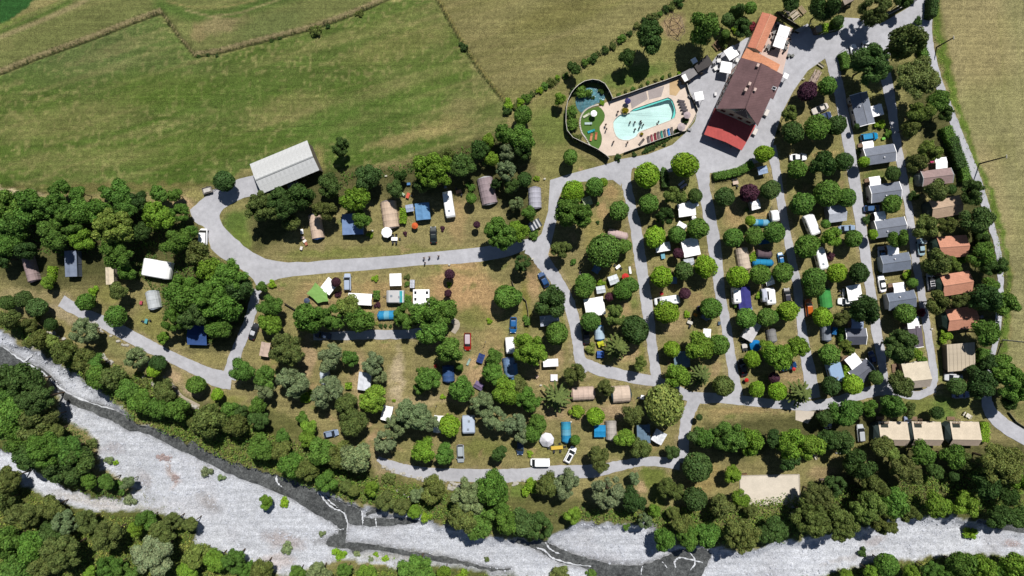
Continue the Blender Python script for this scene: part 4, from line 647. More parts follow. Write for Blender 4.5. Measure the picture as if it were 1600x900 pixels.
# ================================================================ VEHICLES
CAR = {  # (x, half width, z low, z top) stations front to back ; glasshouse ; roof x range ; length scale
 'hatch': dict(b=[(2.02, .62, .38, .62), (1.9, .78, .28, .72), (1.3, .86, .22, .86), (.75, .88, .22, .93), (-1.2, .88, .22, .97), (-1.85, .84, .26, .95), (-2.05, .70, .36, .80)], g=[(1.0, .74, .9), (.35, .68, 1.40), (-1.25, .66, 1.42), (-1.9, .66, .93)], rf=(.32, -1.3, .62, 1.45)),
 'saloon': dict(b=[(2.2, .60, .38, .60), (2.05, .78, .28, .70), (1.3, .86, .22, .84), (.75, .88, .22, .90), (-1.2, .88, .22, .93), (-1.95, .82, .26, .90), (-2.2, .68, .36, .78)], g=[(.95, .74, .87), (.25, .66, 1.34), (-.95, .64, 1.35), (-1.6, .66, .90)], rf=(.22, -.98, .60, 1.38)),
 'estate': dict(b=[(2.25, .64, .38, .66), (2.1, .80, .28, .76), (1.45, .88, .22, .92), (.95, .90, .22, .99), (-1.7, .90, .22, 1.02), (-2.15, .86, .28, 1.0), (-2.25, .76, .36, .85)], g=[(1.25, .78, .95), (.6, .70, 1.55), (-1.85, .70, 1.56), (-2.18, .70, 1.0)], rf=(.56, -1.9, .66, 1.59)),
 'van': dict(b=[(2.45, .70, .40, .80), (2.3, .86, .28, 1.0), (1.85, .94, .25, 1.15), (1.5, .96, .25, 1.2), (-2.3, .96, .25, 1.25), (-2.5, .94, .3, 1.2), (-2.55, .9, .35, 1.1)], g=[(2.0, .86, 1.12), (1.35, .84, 1.82), (-2.42, .84, 1.84), (-2.5, .86, 1.2)], rf=(1.3, -2.5, .88, 1.95))}
def rsec(x, hw, z0, z1, rr=.14): 
    rr = min(rr, (z1-z0)*.45); return [(x, -hw+rr*.4, z0), (x, hw-rr*.4, z0), (x, hw, z0+rr), (x, hw, z1-rr), (x, hw-rr, z1), (x, -hw+rr, z1), (x, -hw, z1-rr), (x, -hw, z0+rr)]
def car(px, py, ang, kind, col, label, ref=None, roof=None, name='parked_car', cat='car', group='cars parked on the campsite', sc=1.0, extra=None):
    D = CAR[kind]; t = thing(name, label, cat, px, py, ang, .05, group, ref, 1.0); t.scale = (sc, sc, sc); c = C(*col); rc = C(*roof) if roof else c
    part('body', M(('cb', kind), lambda b: b.loft([rsec(*q) for q in D['b']]), 'paint'), t, c)
    def gl(b):
        g = D['g']; b.loft([[(x, -w_, z-.12 if i in (0, 3) else .85), (x, w_, z-.12 if i in (0, 3) else .85), (x, w_*.97, z), (x, -w_*.97, z)] for i, (x, w_, z) in enumerate(g)])
    part('window', M(('cg', kind), gl, 'glass'), t)
    r = D['rf']; part('roof', M(('cr', kind), lambda b: b.loft([[(x, -w_, z-.12), (x, w_, z-.12), (x, w_*.9, z), (x, -w_*.9, z)] for x, w_, z in ((r[0], r[2]*.95, r[3]-.05), (r[0]-.25, r[2]+.03, r[3]), (r[1]+.25, r[2]+.03, r[3]), (r[1], r[2]*.95, r[3]-.04))]+[]), 'paint'), t, rc)
    wx = D['b'][2][0]-.05; wm = M('wheel', lambda b: b.tube((0, -.1, 0), (0, .1, 0), .31, 12), 'rubber')
    for sx in (wx, -wx*.98):
        for sy in (-1, 1): part('wheel', wm, t, loc=(sx, sy*(D['b'][3][1]-.09), .31))
    lx = D['b'][1][0]; hm = M('headlight', lambda b: b.box(-.12, -.16, -.08, .12, .16, .08, .03, .03), 'lamp_plastic'); tx = D['b'][-2][0]
    for sy in (-1, 1):
        part('headlight', hm, t, C(225, 228, 232), loc=(lx, sy*.58, .66)); part('tail_light', hm, t, C(150, 20, 20), loc=(tx-.02, sy*.66, .8))
        part('mirror', M('mirror', lambda b: b.box(-.09, -.1, -.06, .09, .1, .06, .02, .02), 'paint'), t, c, loc=(D['g'][0][0]-.15, sy*.98, .98))
    if extra == 'rack':
        part('roof_rack', M('rack', lambda b: [b.tube((x, -.6, 1.6), (x, .6, 1.6), .06, 5) for x in (.1, -.5, -1.1)]+[b.tube((.2, y, 1.6), (-1.3, y, 1.6), .05, 5) for y in (-.55, .55)], 'metal'), t, C(235, 235, 240))
    if extra == 'sunroof': part('sunroof', M('sunroof', lambda b: b.box(-1.5, -.42, 1.6, .2, .42, 1.625), 'glass'), t)
    return t
WHT, SIL, BLK = (238, 240, 242), (176, 184, 194), (34, 38, 46)
car(317.5, 372, 88, 'van', WHT, 'white van parked where the wood meets the west lane bend', 'the white van by the west bend')
car(677, 367, 92, 'saloon', (30, 46, 46), 'black car parked alone on the grass above the main lane', 'the lone black car')
car(542.5, 441, 91, 'estate', (190, 205, 230), 'silver blue estate car just below the main lane beside a purple shrub', 'the silver estate by the main lane')
car(849.5, 437, 117, 'hatch', (36, 84, 140), 'blue hatchback at the top of the bare strip left of the first lane', 'the blue hatchback')
car(1378.5, 397, 95, 'hatch', (176, 190, 214), 'pale blue hatchback left of the fourth grey roofed home', 'the pale blue hatchback', roof=(110, 160, 215))
car(1379, 443, 99, 'saloon', WHT, 'white saloon below the pale blue hatchback beside a small shrub', 'the white saloon')
car(1440, 386, 95, 'saloon', (170, 200, 214), 'silver grey saloon in front of the uppermost orange roof', 'the silver saloon')
car(1455, 440, 97, 'estate', (190, 196, 206), 'silver car with a dark roof and white roof rack beside the middle orange roof', 'the car with the roof rack', roof=(30, 34, 40), extra='rack')
car(1264.5, 481, 96, 'estate', (206, 104, 30), 'bright orange car by the fourth lane next to the green tent', 'the orange car')
car(1230.5, 462, 95, 'hatch', (26, 26, 34), 'small black car between a white tent and the fourth lane', 'the small black car', roof=(60, 60, 74))
car(1322, 471, 178, 'hatch', WHT, 'small white car tucked under the white awning by a big dark tree', 'the small white car')
car(1379, 451.5, 99, 'hatch', SIL, '', None) if False else None
car(730.5, 534, 270, 'estate', (176, 40, 26), 'red car parked alone on the bare strip in the middle', 'the red car', roof=(214, 196, 206))
car(719.5, 709, 272, 'estate', (186, 196, 204), 'silver people carrier on the grass above the bottom lane', 'the silver people carrier', sc=1.02)
car(517, 678, 12, 'hatch', (150, 170, 200), 'bluish car half hidden among trees above the river bank', 'the bluish car by the bank', sc=.95)
car(813, 699, 268, 'hatch', (52, 74, 108), 'dark blue car under a grey tree left of the white tepee tent', 'the dark blue car')
car(843.5, 722.5, 180, 'van', WHT, 'white panel van at the edge of the bottom lane', 'the white panel van', name='panel_van', cat='van', group='vans on the campsite')
car(891, 711, 62, 'estate', WHT, 'white car with a black glass roof at an angle near the bottom lane', 'the car with the glass roof', extra='sunroof')
car(396, 518, 70, 'saloon', (40, 42, 50), 'black car at the left edge of the lawn beside the west lane', 'the black car by the west lane', roof=(215, 218, 225))
car(504, 524, 170, 'saloon', (60, 74, 100), 'dark car in deep shade on the inner lane under big trees', None)
car(802, 508, 268, 'hatch', (40, 110, 176), 'bright blue car beside a bright green tree on the bare strip', 'the bright blue car')
car(916, 525, 95, 'saloon', (30, 30, 36), 'black car in tree shade left of the white caravan with awning', None)
car(1161, 575, 105, 'saloon', (34, 36, 44), 'black car with a white bonnet in tree shade low on the third lane', 'the shaded black car')
car(1336.5, 81.5, 105, 'saloon', WHT, 'white car with its nose out of the big tree beside the entrance yard', 'the left white car at the yard')
car(1353.5, 75, 88, 'hatch', (222, 226, 230), 'white hatchback almost hidden by the big dark tree at the entrance yard', None)
car(1282, 169.5, 205, 'saloon', (232, 224, 214), 'cream white car on the triangular lawn beside the yard', 'the cream car on the lawn')
car(1288, 182, 20, 'hatch', (56, 76, 116), 'dark blue car half under a green tree below the cream car', None)
car(1359, 213.5, 8, 'estate', (24, 150, 205), 'bright turquoise car below the uppermost grey roofed home', 'the turquoise car')
car(1248, 245.5, 3, 'saloon', WHT, 'white pickup with a blue bonnet in tree shade by the fourth lane', 'the white pickup', roof=(236, 238, 240))
car(1363, 325.5, 4, 'hatch', (70, 110, 160), 'small blue car between the second and third grey roofed homes', 'the small blue car')
car(1324, 357, 3, 'saloon', (160, 184, 214), 'light blue pickup below the white and blue frame tent', 'the light blue pickup')
car(1221, 404, 100, 'hatch', (50, 130, 190), 'small turquoise blue car beside the fourth lane and a bright blue tent', None, sc=.8)
car(1490.5, 590, 178, 'estate', (225, 228, 234), 'white estate car below the square ribbed beige roof', 'the white estate')
car(1502.5, 617, 2, 'saloon', (150, 168, 210), 'pale blue car half in tree shade above the three beige lodges', 'the pale blue car by the lodges')
car(1294, 658, 95, 'hatch', (190, 200, 214), 'silver car peeping out between two trees above the lower wood', None)
car(1345.5, 677, 95, 'estate', (200, 206, 212), 'silver car parked left of the three beige lodges', 'the silver car by the lodges')
car(1419, 661, 95, 'hatch', (150, 164, 196), 'grey blue car squeezed between the first and second beige lodges', None, sc=.9)
car(1364, 559, 105, 'hatch', (66, 84, 130), 'dark blue car with a white bonnet in shade right of the tilted grey home', None, sc=.85)
car(1100, 481, 10, 'hatch', (84, 92, 116), 'grey car in tree shade right of the motorhome', None, sc=.8)
car(1232, 573, 15, 'estate', (28, 66, 116), 'dark blue car under the bright lobed tree by the fourth lane', None)

# ---- caravans and motorhomes
def caravan(px, py, ang, L, Wd, label, col=WHT, ref=None, name='caravan', cat='caravan', hatches=2, cab=None, zt=2.4, hgt=2.5):
    t = thing(name, label, cat, px, py, ang, .03, 'caravans and motorhomes on the pitches', ref, zt); c = C(*col); h = L/2; y = Wd/2
    part('body', M(('cv', L, Wd, hgt), lambda b: b.loft([[(x, -w_, z0), (x, w_, z0), (x, w_, z1-.22), (x, w_-.2, z1), (x, -w_+.2, z1), (x, -w_, z1-.22)] for x, w_, z0, z1 in ((h, y*.9, .8, hgt*.62), (h-.12, y*.97, .55, hgt*.8), (h-.7, y, .45, hgt), (-h+.5, y, .45, hgt), (-h+.1, y*.97, .5, hgt*.86), (-h, y*.92, .7, hgt*.7))]), 'shell'), t, c)
    for k in range(hatches):
        part('roof_hatch', M('hatch', lambda b: b.box(-.3, -.3, 0, .3, .3, .09, .05, .05), 'shell'), t, C(150, 160, 172), loc=(-h*.5+k*h*.9, .15*(-1)**k, hgt-.01))
    part('window', M('cvwin', lambda b: b.box(-.7, -.02, -.3, .7, .02, .3), 'glass'), t, loc=(h*.1, -y-.01, 1.5)); part('window', M('cvwin', None, 'glass'), t, loc=(h*.1, y+.01, 1.5))
    part('door', M('cvdoor', lambda b: b.box(-.32, -.02, -.9, .32, .02, .9), 'shell'), t, C(205, 208, 212), loc=(-h*.55, y+.015, 1.4))
    for sy in (-1, 1): part('wheel', M('wheel', None, 'rubber'), t, loc=(0 if cab is None else -h*.55, sy*(y-.1), .31))
    if cab is None:
        part('drawbar', M('drawbar', lambda b: [b.tube((0, -.5, .45), (1.1, 0, .45), .05), b.tube((0, .5, .45), (1.1, 0, .45), .05), b.ball((1.15, 0, .48), .09)], 'metal'), t, C(90, 90, 95), loc=(h-.15, 0, 0))
    else:
        part('cab', M('cab', lambda b: b.loft([rsec(x, w_, .35, z1) for x, w_, z1 in ((1.1, .7, .95), (.9, .9, 1.15), (.35, .95, 1.35), (-.3, .98, 2.0))]), 'shell'), t, c, loc=(h, 0, 0))
        part('windscreen', M('wscr', lambda b: b.slab([(.42, -.8, 1.40), (.42, .8, 1.40), (-.25, .86, 2.06), (-.25, -.86, 2.06)], .05), 'glass'), t, loc=(h, 0, 0))
        for sy in (-1, 1): part('wheel', M('wheel', None, 'rubber'), t, loc=(h+.1, sy*(y-.1), .31))
    return t
caravan(701, 319, 99, 6.8, 2.35, 'long white caravan standing between a tall green tree and a picnic table', ref='the long white caravan', hatches=3)
caravan(1047, 469, 188, 5.2, 2.2, 'white motorhome beside the second lane with its cab facing left', ref='the motorhome', name='motorhome', cat='motorhome', cab=1)
t = caravan(617, 463.5, 180, 4.6, 3.2, 'caravan tent with pale roof and a teal stripe at its right end', col=(214, 214, 216), ref='the teal striped tent')
part('roof_stripe', M('teal', lambda b: b.box(-.35, -1.45, 0, .35, 1.45, .06), 'fabric'), t, C(70, 180, 190), loc=(-1.55, 0, 2.5)); part('roof_edge', M('teale', lambda b: b.box(-.12, -1.5, 0, .12, 1.5, .07), 'fabric'), t, C(226, 236, 240), loc=(-2.05, 0, 2.47))
caravan(507, 591, 100, 3.6, 2.2, 'white caravan with a blue end under a grey green tree', col=(210, 222, 236), ref='the caravan under the grey tree', hatches=1)
caravan(797, 540, 95, 4.2, 2.2, 'white caravan peeking out left of a bright green tree', hatches=1)
caravan(1285, 404, 104, 5.8, 2.3, 'white caravan leaning left with two side windows next to a purple bush', ref='the caravan by the purple bush')
caravan(1270, 351, 112, 5.6, 2.5, 'large plain white caravan between two green trees right of the fourth lane', ref='the plain white caravan', hatches=0)
caravan(1307, 582, 105, 5.4, 3.4, 'pale blue caravan with a grey green front end beside the tilted home', col=(160, 190, 226), ref='the pale blue caravan', hatches=1)
caravan(1205, 463, 96, 4.4, 2.3, 'white caravan with a cream awning corner at the left of the small black car', hatches=1)
caravan(244, 420, -10, 7.2, 4.4, 'big white mobile caravan with a double roof at the foot of the left wood', ref='the big white caravan', hatches=0, hgt=2.8)
caravan(732, 664, 92, 4.6, 3.2, 'white caravan with an open roof hatch above the silver people carrier', col=(200, 214, 236), ref='the open hatch caravan')
caravan(1212, 337, 98, 3.0, 1.9, 'short white trailer beside the fourth lane', hatches=0, ref='the short white trailer')
caravan(1197, 461.5, 95, 3.4, 1.8, 'small bluish white camper right of the blue van', col=(214, 220, 240), hatches=1)
# ---- utility trailer
t = thing('utility_trailer', 'small open trailer with grey load at the edge of the west asphalt', 'trailer', 326, 298, 15, .03, None, 'the small trailer')
part('bed', M('trbed', lambda b: [b.box(-1.2, -.8, .5, 1.2, .8, .6), b.box(-1.2, -.8, .6, 1.2, -.75, 1), b.box(-1.2, .75, .6, 1.2, .8, 1), b.box(-1.2, -.75, .6, -1.15, .75, 1), b.box(1.15, -.75, .6, 1.2, .75, 1)], 'metal'), t, C(150, 145, 140))
part('load', M('trload', lambda b: b.box(-1, -.65, .6, 1, .65, 1.08, .15, .15), 'fabric'), t, C(214, 210, 204))
for sy in (-1, 1): part('wheel', M('wheel', None, 'rubber'), t, loc=(0, sy*.95, .31))
part('drawbar', M('drawbar', None, 'metal'), t, C(90, 90, 95), loc=(1.1, 0, 0))

# ================================================================ TENTS, AWNINGS, PARASOLS
def tunnel(px, py, ang, L, Wd, hgt, col, label, n=4, ends=None, ref=None, cols=None, stripes=None):
    t = thing('tunnel_tent', label, 'tent', px, py, ang, .03, 'tents on the pitches', ref, hgt*.7); k = 9; e = ends or tuple(int(v*.75) for v in col)
    arc = lambda x, s_=1.0, dz=0: [(x, -Wd/2*s_*math.cos(math.pi*i/(k-1)), hgt*s_*max(.0, math.sin(math.pi*i/(k-1)))**.75+dz) for i in range(k)]
    seg = L/n
    for j in range(n):
        x0 = -L/2+j*seg; x1 = x0+seg
        def f(b, x0=x0, x1=x1):
            A = [arc(x0), arc((x0+x1)/2, .965), arc(x1)]; I = [arc(x0, .97), arc((x0+x1)/2, .94), arc(x1, .97)]; vs = [p for q in A+I for p in q]; fs = []
            for r_ in range(2):
                for i in range(k-1): fs += [(r_*k+i, (r_+1)*k+i, (r_+1)*k+i+1, r_*k+i+1), (3*k+r_*k+i, 3*k+r_*k+i+1, 3*k+(r_+1)*k+i+1, 3*k+(r_+1)*k+i)]
            b.add(vs, fs)
        cc = cols[j % len(cols)] if cols else col
        part('panel', M(('tp', round(L, 2), Wd, hgt, n, j), f, 'fabric'), t, C(*cc))
    for j in range(n+1):
        part('hoop', M(('th', Wd, hgt), lambda b: [b.tube(p, q, .03, 5) for p, q in zip(arc(0, 1.01), arc(0, 1.01)[1:])], 'metal'), t, C(*[int(v*.84) for v in col]), loc=(-L/2+j*seg, 0, 0))
    for sx in (-1, 1):
        part('end_wall', M(('te', Wd, hgt, sx), lambda b: b.loft([arc(0, .98), [(sx*.45*(1-abs(p[1])/Wd*1.2), p[1]*.9, p[2]*.86) for p in arc(0, .98)]]), 'fabric'), t, C(*e), loc=(sx*L/2*.995, 0, 0))
    for sx in (-1, 1):
        for sy in (-1, 1): part('guy_rope', M('guy', lambda b: b.tube((0, 0, 1.2), (.7, 0, .0), .018, 4), 'metal'), t, C(200, 200, 190), loc=(sx*L*.3, sy*Wd*.46, 0), rot=(0, 0, R2D(90*sy)))
    return t
TN = (222, 198, 178); BL = (70, 160, 205); PK = (224, 200, 196); GY = (150, 156, 166)
tunnel(492.5, 354, 100, 6.0, 3.3, 2.1, TN, 'tan tunnel tent with a blue upper end beside scattered camping gear', 3, (60, 90, 140), 'the tan tent with the blue end')
tunnel(608, 335, 98, 6.6, 4.2, 2.2, (222, 198, 176), 'tan tunnel tent with two side windows above the white round parasol', 4, (150, 140, 140), 'the tan windowed tent')
tunnel(761, 298, 102, 6.6, 4.2, 2.2, (168, 152, 158), 'mauve grey tunnel tent with white hoops beside the pale blue grey firs', 4, (190, 190, 196), 'the mauve tunnel tent')
tunnel(836, 309, 92, 5.0, 3.4, 2.0, (192, 192, 206), 'silver grey tunnel tent left of the top of the main lane', 4, (150, 150, 165), 'the silver tunnel tent')
tunnel(1162.5, 404, 100, 5.2, 3.4, 2.0, (224, 206, 188), 'tan tunnel tent with four panels right of the third lane', 4, (200, 180, 160), 'the four panelled tan tent')
tunnel(1291, 466, 98, 4.8, 3.4, 2.0, (74, 160, 82), 'bright green tunnel tent next to the orange car', 2, (70, 96, 90), 'the green tent')
tunnel(1292.5, 520, 94, 3.7, 2.6, 1.9, (150, 158, 172), 'pale grey tunnel tent below a bright lime round tree', 2, (90, 100, 120), 'the pale grey tent')
tunnel(604, 493, 2, 3.9, 2.5, 1.6, BL, 'bright blue tunnel tent with a white top edge left of the big central tree', 3, (30, 130, 190), 'the bright blue tunnel tent', cols=[(46, 150, 205), (120, 190, 220), (60, 160, 212)])
tunnel(911.5, 616, 3, 5.4, 3.6, 2.1, (222, 198, 184), 'tan tunnel tent in part shade between a star shaped fir and an olive tree', 4, (190, 164, 150), 'the left tan tent')
tunnel(971, 617, 4, 4.4, 4.4, 2.3, (226, 206, 188), 'large tan tent with dark green ends left of a huge yellow green tree', 2, (52, 74, 84), 'the tan tent with dark ends')
tunnel(965.5, 366.5, -14, 4.5, 2.3, 1.6, (214, 190, 188), 'pinkish tunnel tent above the large round tree of the first island', 3, (190, 168, 166), 'the pinkish tent')
tunnel(1188, 348, -2, 3.9, 2.0, 1.5, (110, 184, 216), 'pale blue tunnel tent with white upper edge on a bare pitch', 3, (60, 140, 190), 'the pale blue tunnel tent', cols=[(130, 196, 222), (50, 150, 200), (130, 190, 220)])
tunnel(1192, 410.5, -2, 4.6, 2.0, 1.5, (44, 150, 200), 'turquoise blue tunnel tent under the dark grey shelter', 3, (30, 120, 180), None)
tunnel(885, 675.5, 92, 4.6, 2.6, 1.9, (60, 160, 200), 'blue and white striped tunnel tent standing upright near the barrel shaped hedge', 3, (60, 150, 195), 'the blue striped tent', cols=[(50, 150, 200), (110, 180, 210), (70, 170, 205)])
tunnel(955.5, 673, 92, 4.4, 3.0, 2.1, (196, 190, 184), 'pale beige tunnel tent joined to the right of a bright blue tarp', 3, (170, 166, 160), 'the pale tent by the blue tarp')
tunnel(700, 584, 92, 3.8, 3.2, 1.9, (64, 96, 148), 'dark blue tent with three panels in tree shade', 3, (40, 60, 100), 'the dark blue tent')
tunnel(796, 574, 100, 4.6, 3.2, 1.9, (120, 150, 190), 'long bluish tent dappled with shade left of the bright tree', 3, (90, 110, 150), None)
tunnel(45, 420, 106, 6.4, 3.0, 2.1, (170, 150, 150), 'pinkish grey tent with a pale lower end at the far left', 4, (90, 84, 96), 'the far left tent')
tunnel(237, 469, 102, 4.2, 3.4, 2.0, (204, 210, 214), 'pale grey domed tent on the grass left of the great wood', 2, (190, 200, 210), 'the pale domed tent')
tunnel(937, 520, 95, 3.2, 2.7, 1.7, (190, 214, 234), 'white and blue tent between a round tree and the needle leaved fir', 2, (40, 110, 170), 'the white and blue tent')
tunnel(1207, 524.5, 100, 2.8, 2.6, 1.7, (150, 150, 150), 'grey tunnel tent above the bright lobed tree', 2, (120, 120, 125), None)
tunnel(803, 581, 95, 4.0, 2.0, 1.5, (100, 150, 200), 'narrow blue tent under the left edge of the bright tree', 2, (60, 90, 140), None)
tunnel(1194, 397, -4, 3.4, 2.4, 1.8, (108, 92, 100), 'dark mauve tent shelter between a bright blue tent and a round tree', 2, (60, 52, 60), 'the dark mauve shelter')
def fabroof(b, L, Wd, zr, ze, sag=.12, val=.22):
    n = 6
    for s_ in (-1, 1):
        g = [[(-L/2+L*i/n, s_*Wd/2*j/3, ze+(zr-ze)*(1-j/3)-sag*math.sin(math.pi*j/3)*(1 if i % 2 else .3)) for j in range(4)] for i in range(n+1)]
        vs = [p for q in g for p in q]; fs = [(i*4+j, (i+1)*4+j, (i+1)*4+j+1, i*4+j+1)[::s_] for i in range(n) for j in range(3)]; b.add(vs, fs)
        b.slab([(-L/2, s_*Wd/2, ze), (L/2, s_*Wd/2, ze), (L/2, s_*(Wd/2+.02), ze), (-L/2, s_*(Wd/2+.02), ze)], val)
def awning(px, py, ang, L, Wd, col, label, zr=2.5, ze=2.1, walls=0, ref=None, name='frame_tent', cat='tent', wcol=None, windows=0, group='awnings and frame tents'):
    t = thing(name, label, cat, px, py, ang, .02, group, ref, zr); c = C(*col)
    part('canvas_roof', M(('fr', L, Wd, zr, ze), lambda b: fabroof(b, L, Wd, zr, ze), 'fabric'), t, c)
    for sx in (-1, 0, 1):
        for sy in (-1, 1): part('pole', M(('pl', round(ze, 2)), lambda b: b.tube((0, 0, 0), (0, 0, ze), .04, 6), 'metal'), t, C(170, 172, 176), loc=(sx*(L/2-.06), sy*(Wd/2-.05), 0))
    part('ridge_pole', M(('rp', L), lambda b: b.tube((-L/2, 0, 0), (L/2, 0, 0), .04, 5), 'metal'), t, C(170, 172, 176), loc=(0, 0, zr-.1))
    wc = C(*(wcol or tuple(int(v*.9) for v in col)))
    if walls & 1: part('side_wall', M(('wl', L, ze), lambda b: b.box(-L/2+.1, -.03, 0, L/2-.1, .03, ze-.1), 'fabric'), t, wc, loc=(0, Wd/2-.12, 0))
    if walls & 2: part('side_wall', M(('wl', L, ze), lambda b: b.box(-L/2+.1, -.03, 0, L/2-.1, .03, ze-.1), 'fabric'), t, wc, loc=(0, -Wd/2+.12, 0))
    if walls & 4: part('end_wall', M(('we', Wd, zr, ze), lambda b: b.slab([(0, -Wd/2+.15, .02), (0, Wd/2-.15, .02), (0, Wd/2-.15, ze-.1), (0, 0, zr-.15), (0, -Wd/2+.15, ze-.1)], .05), 'fabric'), t, wc, loc=(-L/2+.1, 0, 0))
    for k in range(windows):
        sy = 1 if k % 2 else -1; xx = -L/2+L*(k//2+.5)/((windows+1)//2)
        part('roof_window', M('rwin', lambda b: b.box(-.35, -.3, 0, .35, .3, .02), 'glass'), t, loc=(xx, sy*Wd*.36, ze+(zr-ze)*.32+.03), rot=(R2D(-12*sy), 0, 0))
    return t
W1 = (246, 246, 248)
awning(550, 350, 92, 5.3, 5.2, (130, 156, 200), 'large blue grey frame tent dappled by shade under a bright green tree', walls=7, ref='the blue grey frame tent')
awning(660, 330, 96, 4.3, 3.6, (112, 160, 206), 'light blue square tent under the tall pointed tree', walls=7, ref='the light blue square tent')
awning(640, 325, 10, 2.0, 1.8, (176, 190, 216), 'small pale blue shelter left of the light blue square tent', 2.0, 1.8)
awning(562, 467.5, -3, 6.0, 2.9, W1, 'white awning with blue right edge behind the great tree clump', walls=3, ref='the white awning with blue edge')
awning(658, 467.5, 90, 5.0, 4.1, W1, 'white awning with six dark roof windows and a grey step above', 2.6, 2.4, 3, 'the white awning with roof windows', windows=6)
awning(513.5, 447, 52, 3.6, 3.0, W1, 'white canopy leaning against a lime green tarp', 2.4, 2.1, ref='the white canopy by the lime tarp')
awning(413, 546, 80, 3.6, 2.3, (214, 190, 176), 'pinkish awning near the black car at the west lane', ref='the pinkish awning')
awning(604, 646, 78, 3.8, 2.5, W1, 'white awning at the left edge of a broad grey green tree', ref='the white awning by the broad tree', walls=2)
awning(685, 663, 86, 4.4, 2.4, W1, 'white awning left of a small round tree in the lower wood', ref='the narrow white awning')
awning(569, 596, 84, 4.6, 3.2, (226, 230, 240), 'white frame tent beneath a grey green tree in the middle wood', walls=6, ref='the white tent in the middle wood')
awning(859, 501, 5, 4.9, 2.6, (206, 214, 232), 'pale blue awning below the dark tree by the first lane', walls=2, ref='the awning below the dark tree')
awning(929.5, 479.5, 10, 5.0, 4.6, (248, 248, 246), 'big white awning right of the first lane above a round tree', 2.6, 2.2, 3, 'the big white awning')
awning(1073.5, 327, 8, 4.4, 3.4, W1, 'white frame tent with an L shaped roof right of a yellow green willow', walls=3, ref='the L shaped white tent')
awning(1083, 318, 20, 2.6, 2.0, (222, 230, 244), 'small white wing tent on the upper right of the L shaped tent', 2.1, 1.9)
awning(1065, 354, -30, 2.4, 2.0, W1, 'small white canopy just under the L shaped white tent', 2.2, 2.0)
awning(1036, 386, 10, 3.8, 2.2, W1, 'white awning sticking out from a bright round tree above a blue table', 2.3, 2.0, 2, 'the awning above the blue table')
awning(1080, 386, 102, 4.6, 4.2, (246, 246, 250), 'large white tent with a blue shaded middle between two round trees', 2.6, 2.2, 3, 'the large white tent')
awning(1077, 409.5, 10, 2.6, 1.8, (200, 206, 216), 'small silver awning below the large white tent', 2.0, 1.8)
awning(1052, 438, 90, 1.8, 2.0, (130, 160, 200), 'small blue tent between two round trees left of the purple tree', 1.7, 1.4, 7)
awning(1181, 319.5, 15, 2.3, 2.4, W1, 'small white tent under the lower right of the round purple tree', 2.4, 1.9, 7, 'the white tent by the purple tree')
awning(1192, 265.5, 14, 2.5, 2.0, (170, 190, 222), 'small pale blue roof below a bright round tree at the end of the long hedge', 2.2, 2.0, 0, 'the pale blue roof')
awning(1194, 375, 8, 2.8, 2.0, (40, 110, 160), 'deep blue tarp in shade between two round trees', 1.9, 1.6)
awning(1310, 333, 8, 4.6, 4.2, (200, 206, 220), 'white and blue pyramid tent between green trees left of the fifth lane', 2.9, 2.0, 7, 'the pyramid tent')
awning(1203, 439, 20, 2.2, 2.2, W1, 'small white tent below a round tree left of the fourth lane', 2.0, 1.7, 3)
awning(1336, 457, 100, 3.9, 3.6, W1, 'large white awning above the small white car', 2.6, 2.3, 2, 'the awning above the white car')
awning(1175.5, 518, 60, 5.0, 2.9, (224, 222, 226), 'off white tent awning sloping above the round blue tent', 2.6, 2.1, 3, 'the off white tent')
awning(1066, 562, 96, 4.2, 4.0, (120, 146, 164), 'grey blue square tarp between two green trees by the second lane', 2.5, 2.1, 0, 'the grey blue tarp')
awning(1105, 521, 85, 2.4, 1.9, W1, 'small white canopy between a lobed tree and the third lane', 2.2, 2.0, 0, 'the small canopy by the third lane')
awning(860.5, 567, 3, 3.8, 1.9, W1, 'long narrow white awning right of the bright tree above a picnic spot', 2.3, 2.1, 0, 'the narrow awning by the picnic spot')
awning(1006, 678.5, 92, 4.8, 3.3, (110, 136, 160), 'grey blue caravan awning with a roof window above the round tree', 2.6, 2.3, 3, 'the grey blue awning', windows=1)
awning(1031, 684, 60, 3.2, 3.0, (232, 236, 242), 'white and blue pointed tent beside the bottom lane corner', 2.5, 1.5, 3, 'the pointed tent by the lane corner')
awning(918, 314, 20, 2.3, 2.2, (196, 210, 168), 'pale green tent beside two leafy trees at the top of the first island', 2.1, 1.5, 7)
awning(959, 437, 20, 2.5, 2.2, (226, 234, 240), 'small white tent above the big white awning near a red parasol', 2.0, 1.6, 7)
awning(939, 452.5, 10, 2.3, 1.8, (224, 232, 240), 'white rounded tent right above the big white awning', 2.0, 1.7, 3)
awning(109, 412, 92, 6.6, 3.0, (134, 146, 168), 'grey cabin tent with a dark porch under the left wood', 2.7, 2.3, 7, 'the grey cabin tent')
awning(170, 431, 92, 4.4, 2.0, (236, 222, 196), 'cream tent half covered by the left wood', 2.4, 2.0, 3, 'the cream tent')
awning(307, 524, -2, 5.0, 4.9, (62, 92, 150), 'dark blue tent with a lighter front strip below the great west wood', 2.6, 2.1, 7, 'the dark blue tent by the great wood')
awning(751, 560, 70, 2.4, 1.6, (60, 80, 140), 'small blue tent under a green tree right of the blue chair', 1.4, 1.0, 7)
awning(748, 603, 150, 2.4, 1.8, (130, 114, 150), 'small mauve dome tent at the foot of a bare strip', 1.4, .9, 7)
awning(932, 421, 60, 1.8, 1.8, (110, 140, 180), 'small blue tent in the shade of the large round tree', 1.4, 1.0, 7)
awning(938.5, 554, 0, 1.8, 1.7, (70, 110, 190), 'small bright blue tent left of the needle leaved fir', 1.4, 1.0, 7)
awning(939, 537.5, 20, 1.6, 1.4, (210, 214, 60), 'small yellow shelter left of the needle leaved fir', 1.3, 1.0, 0)
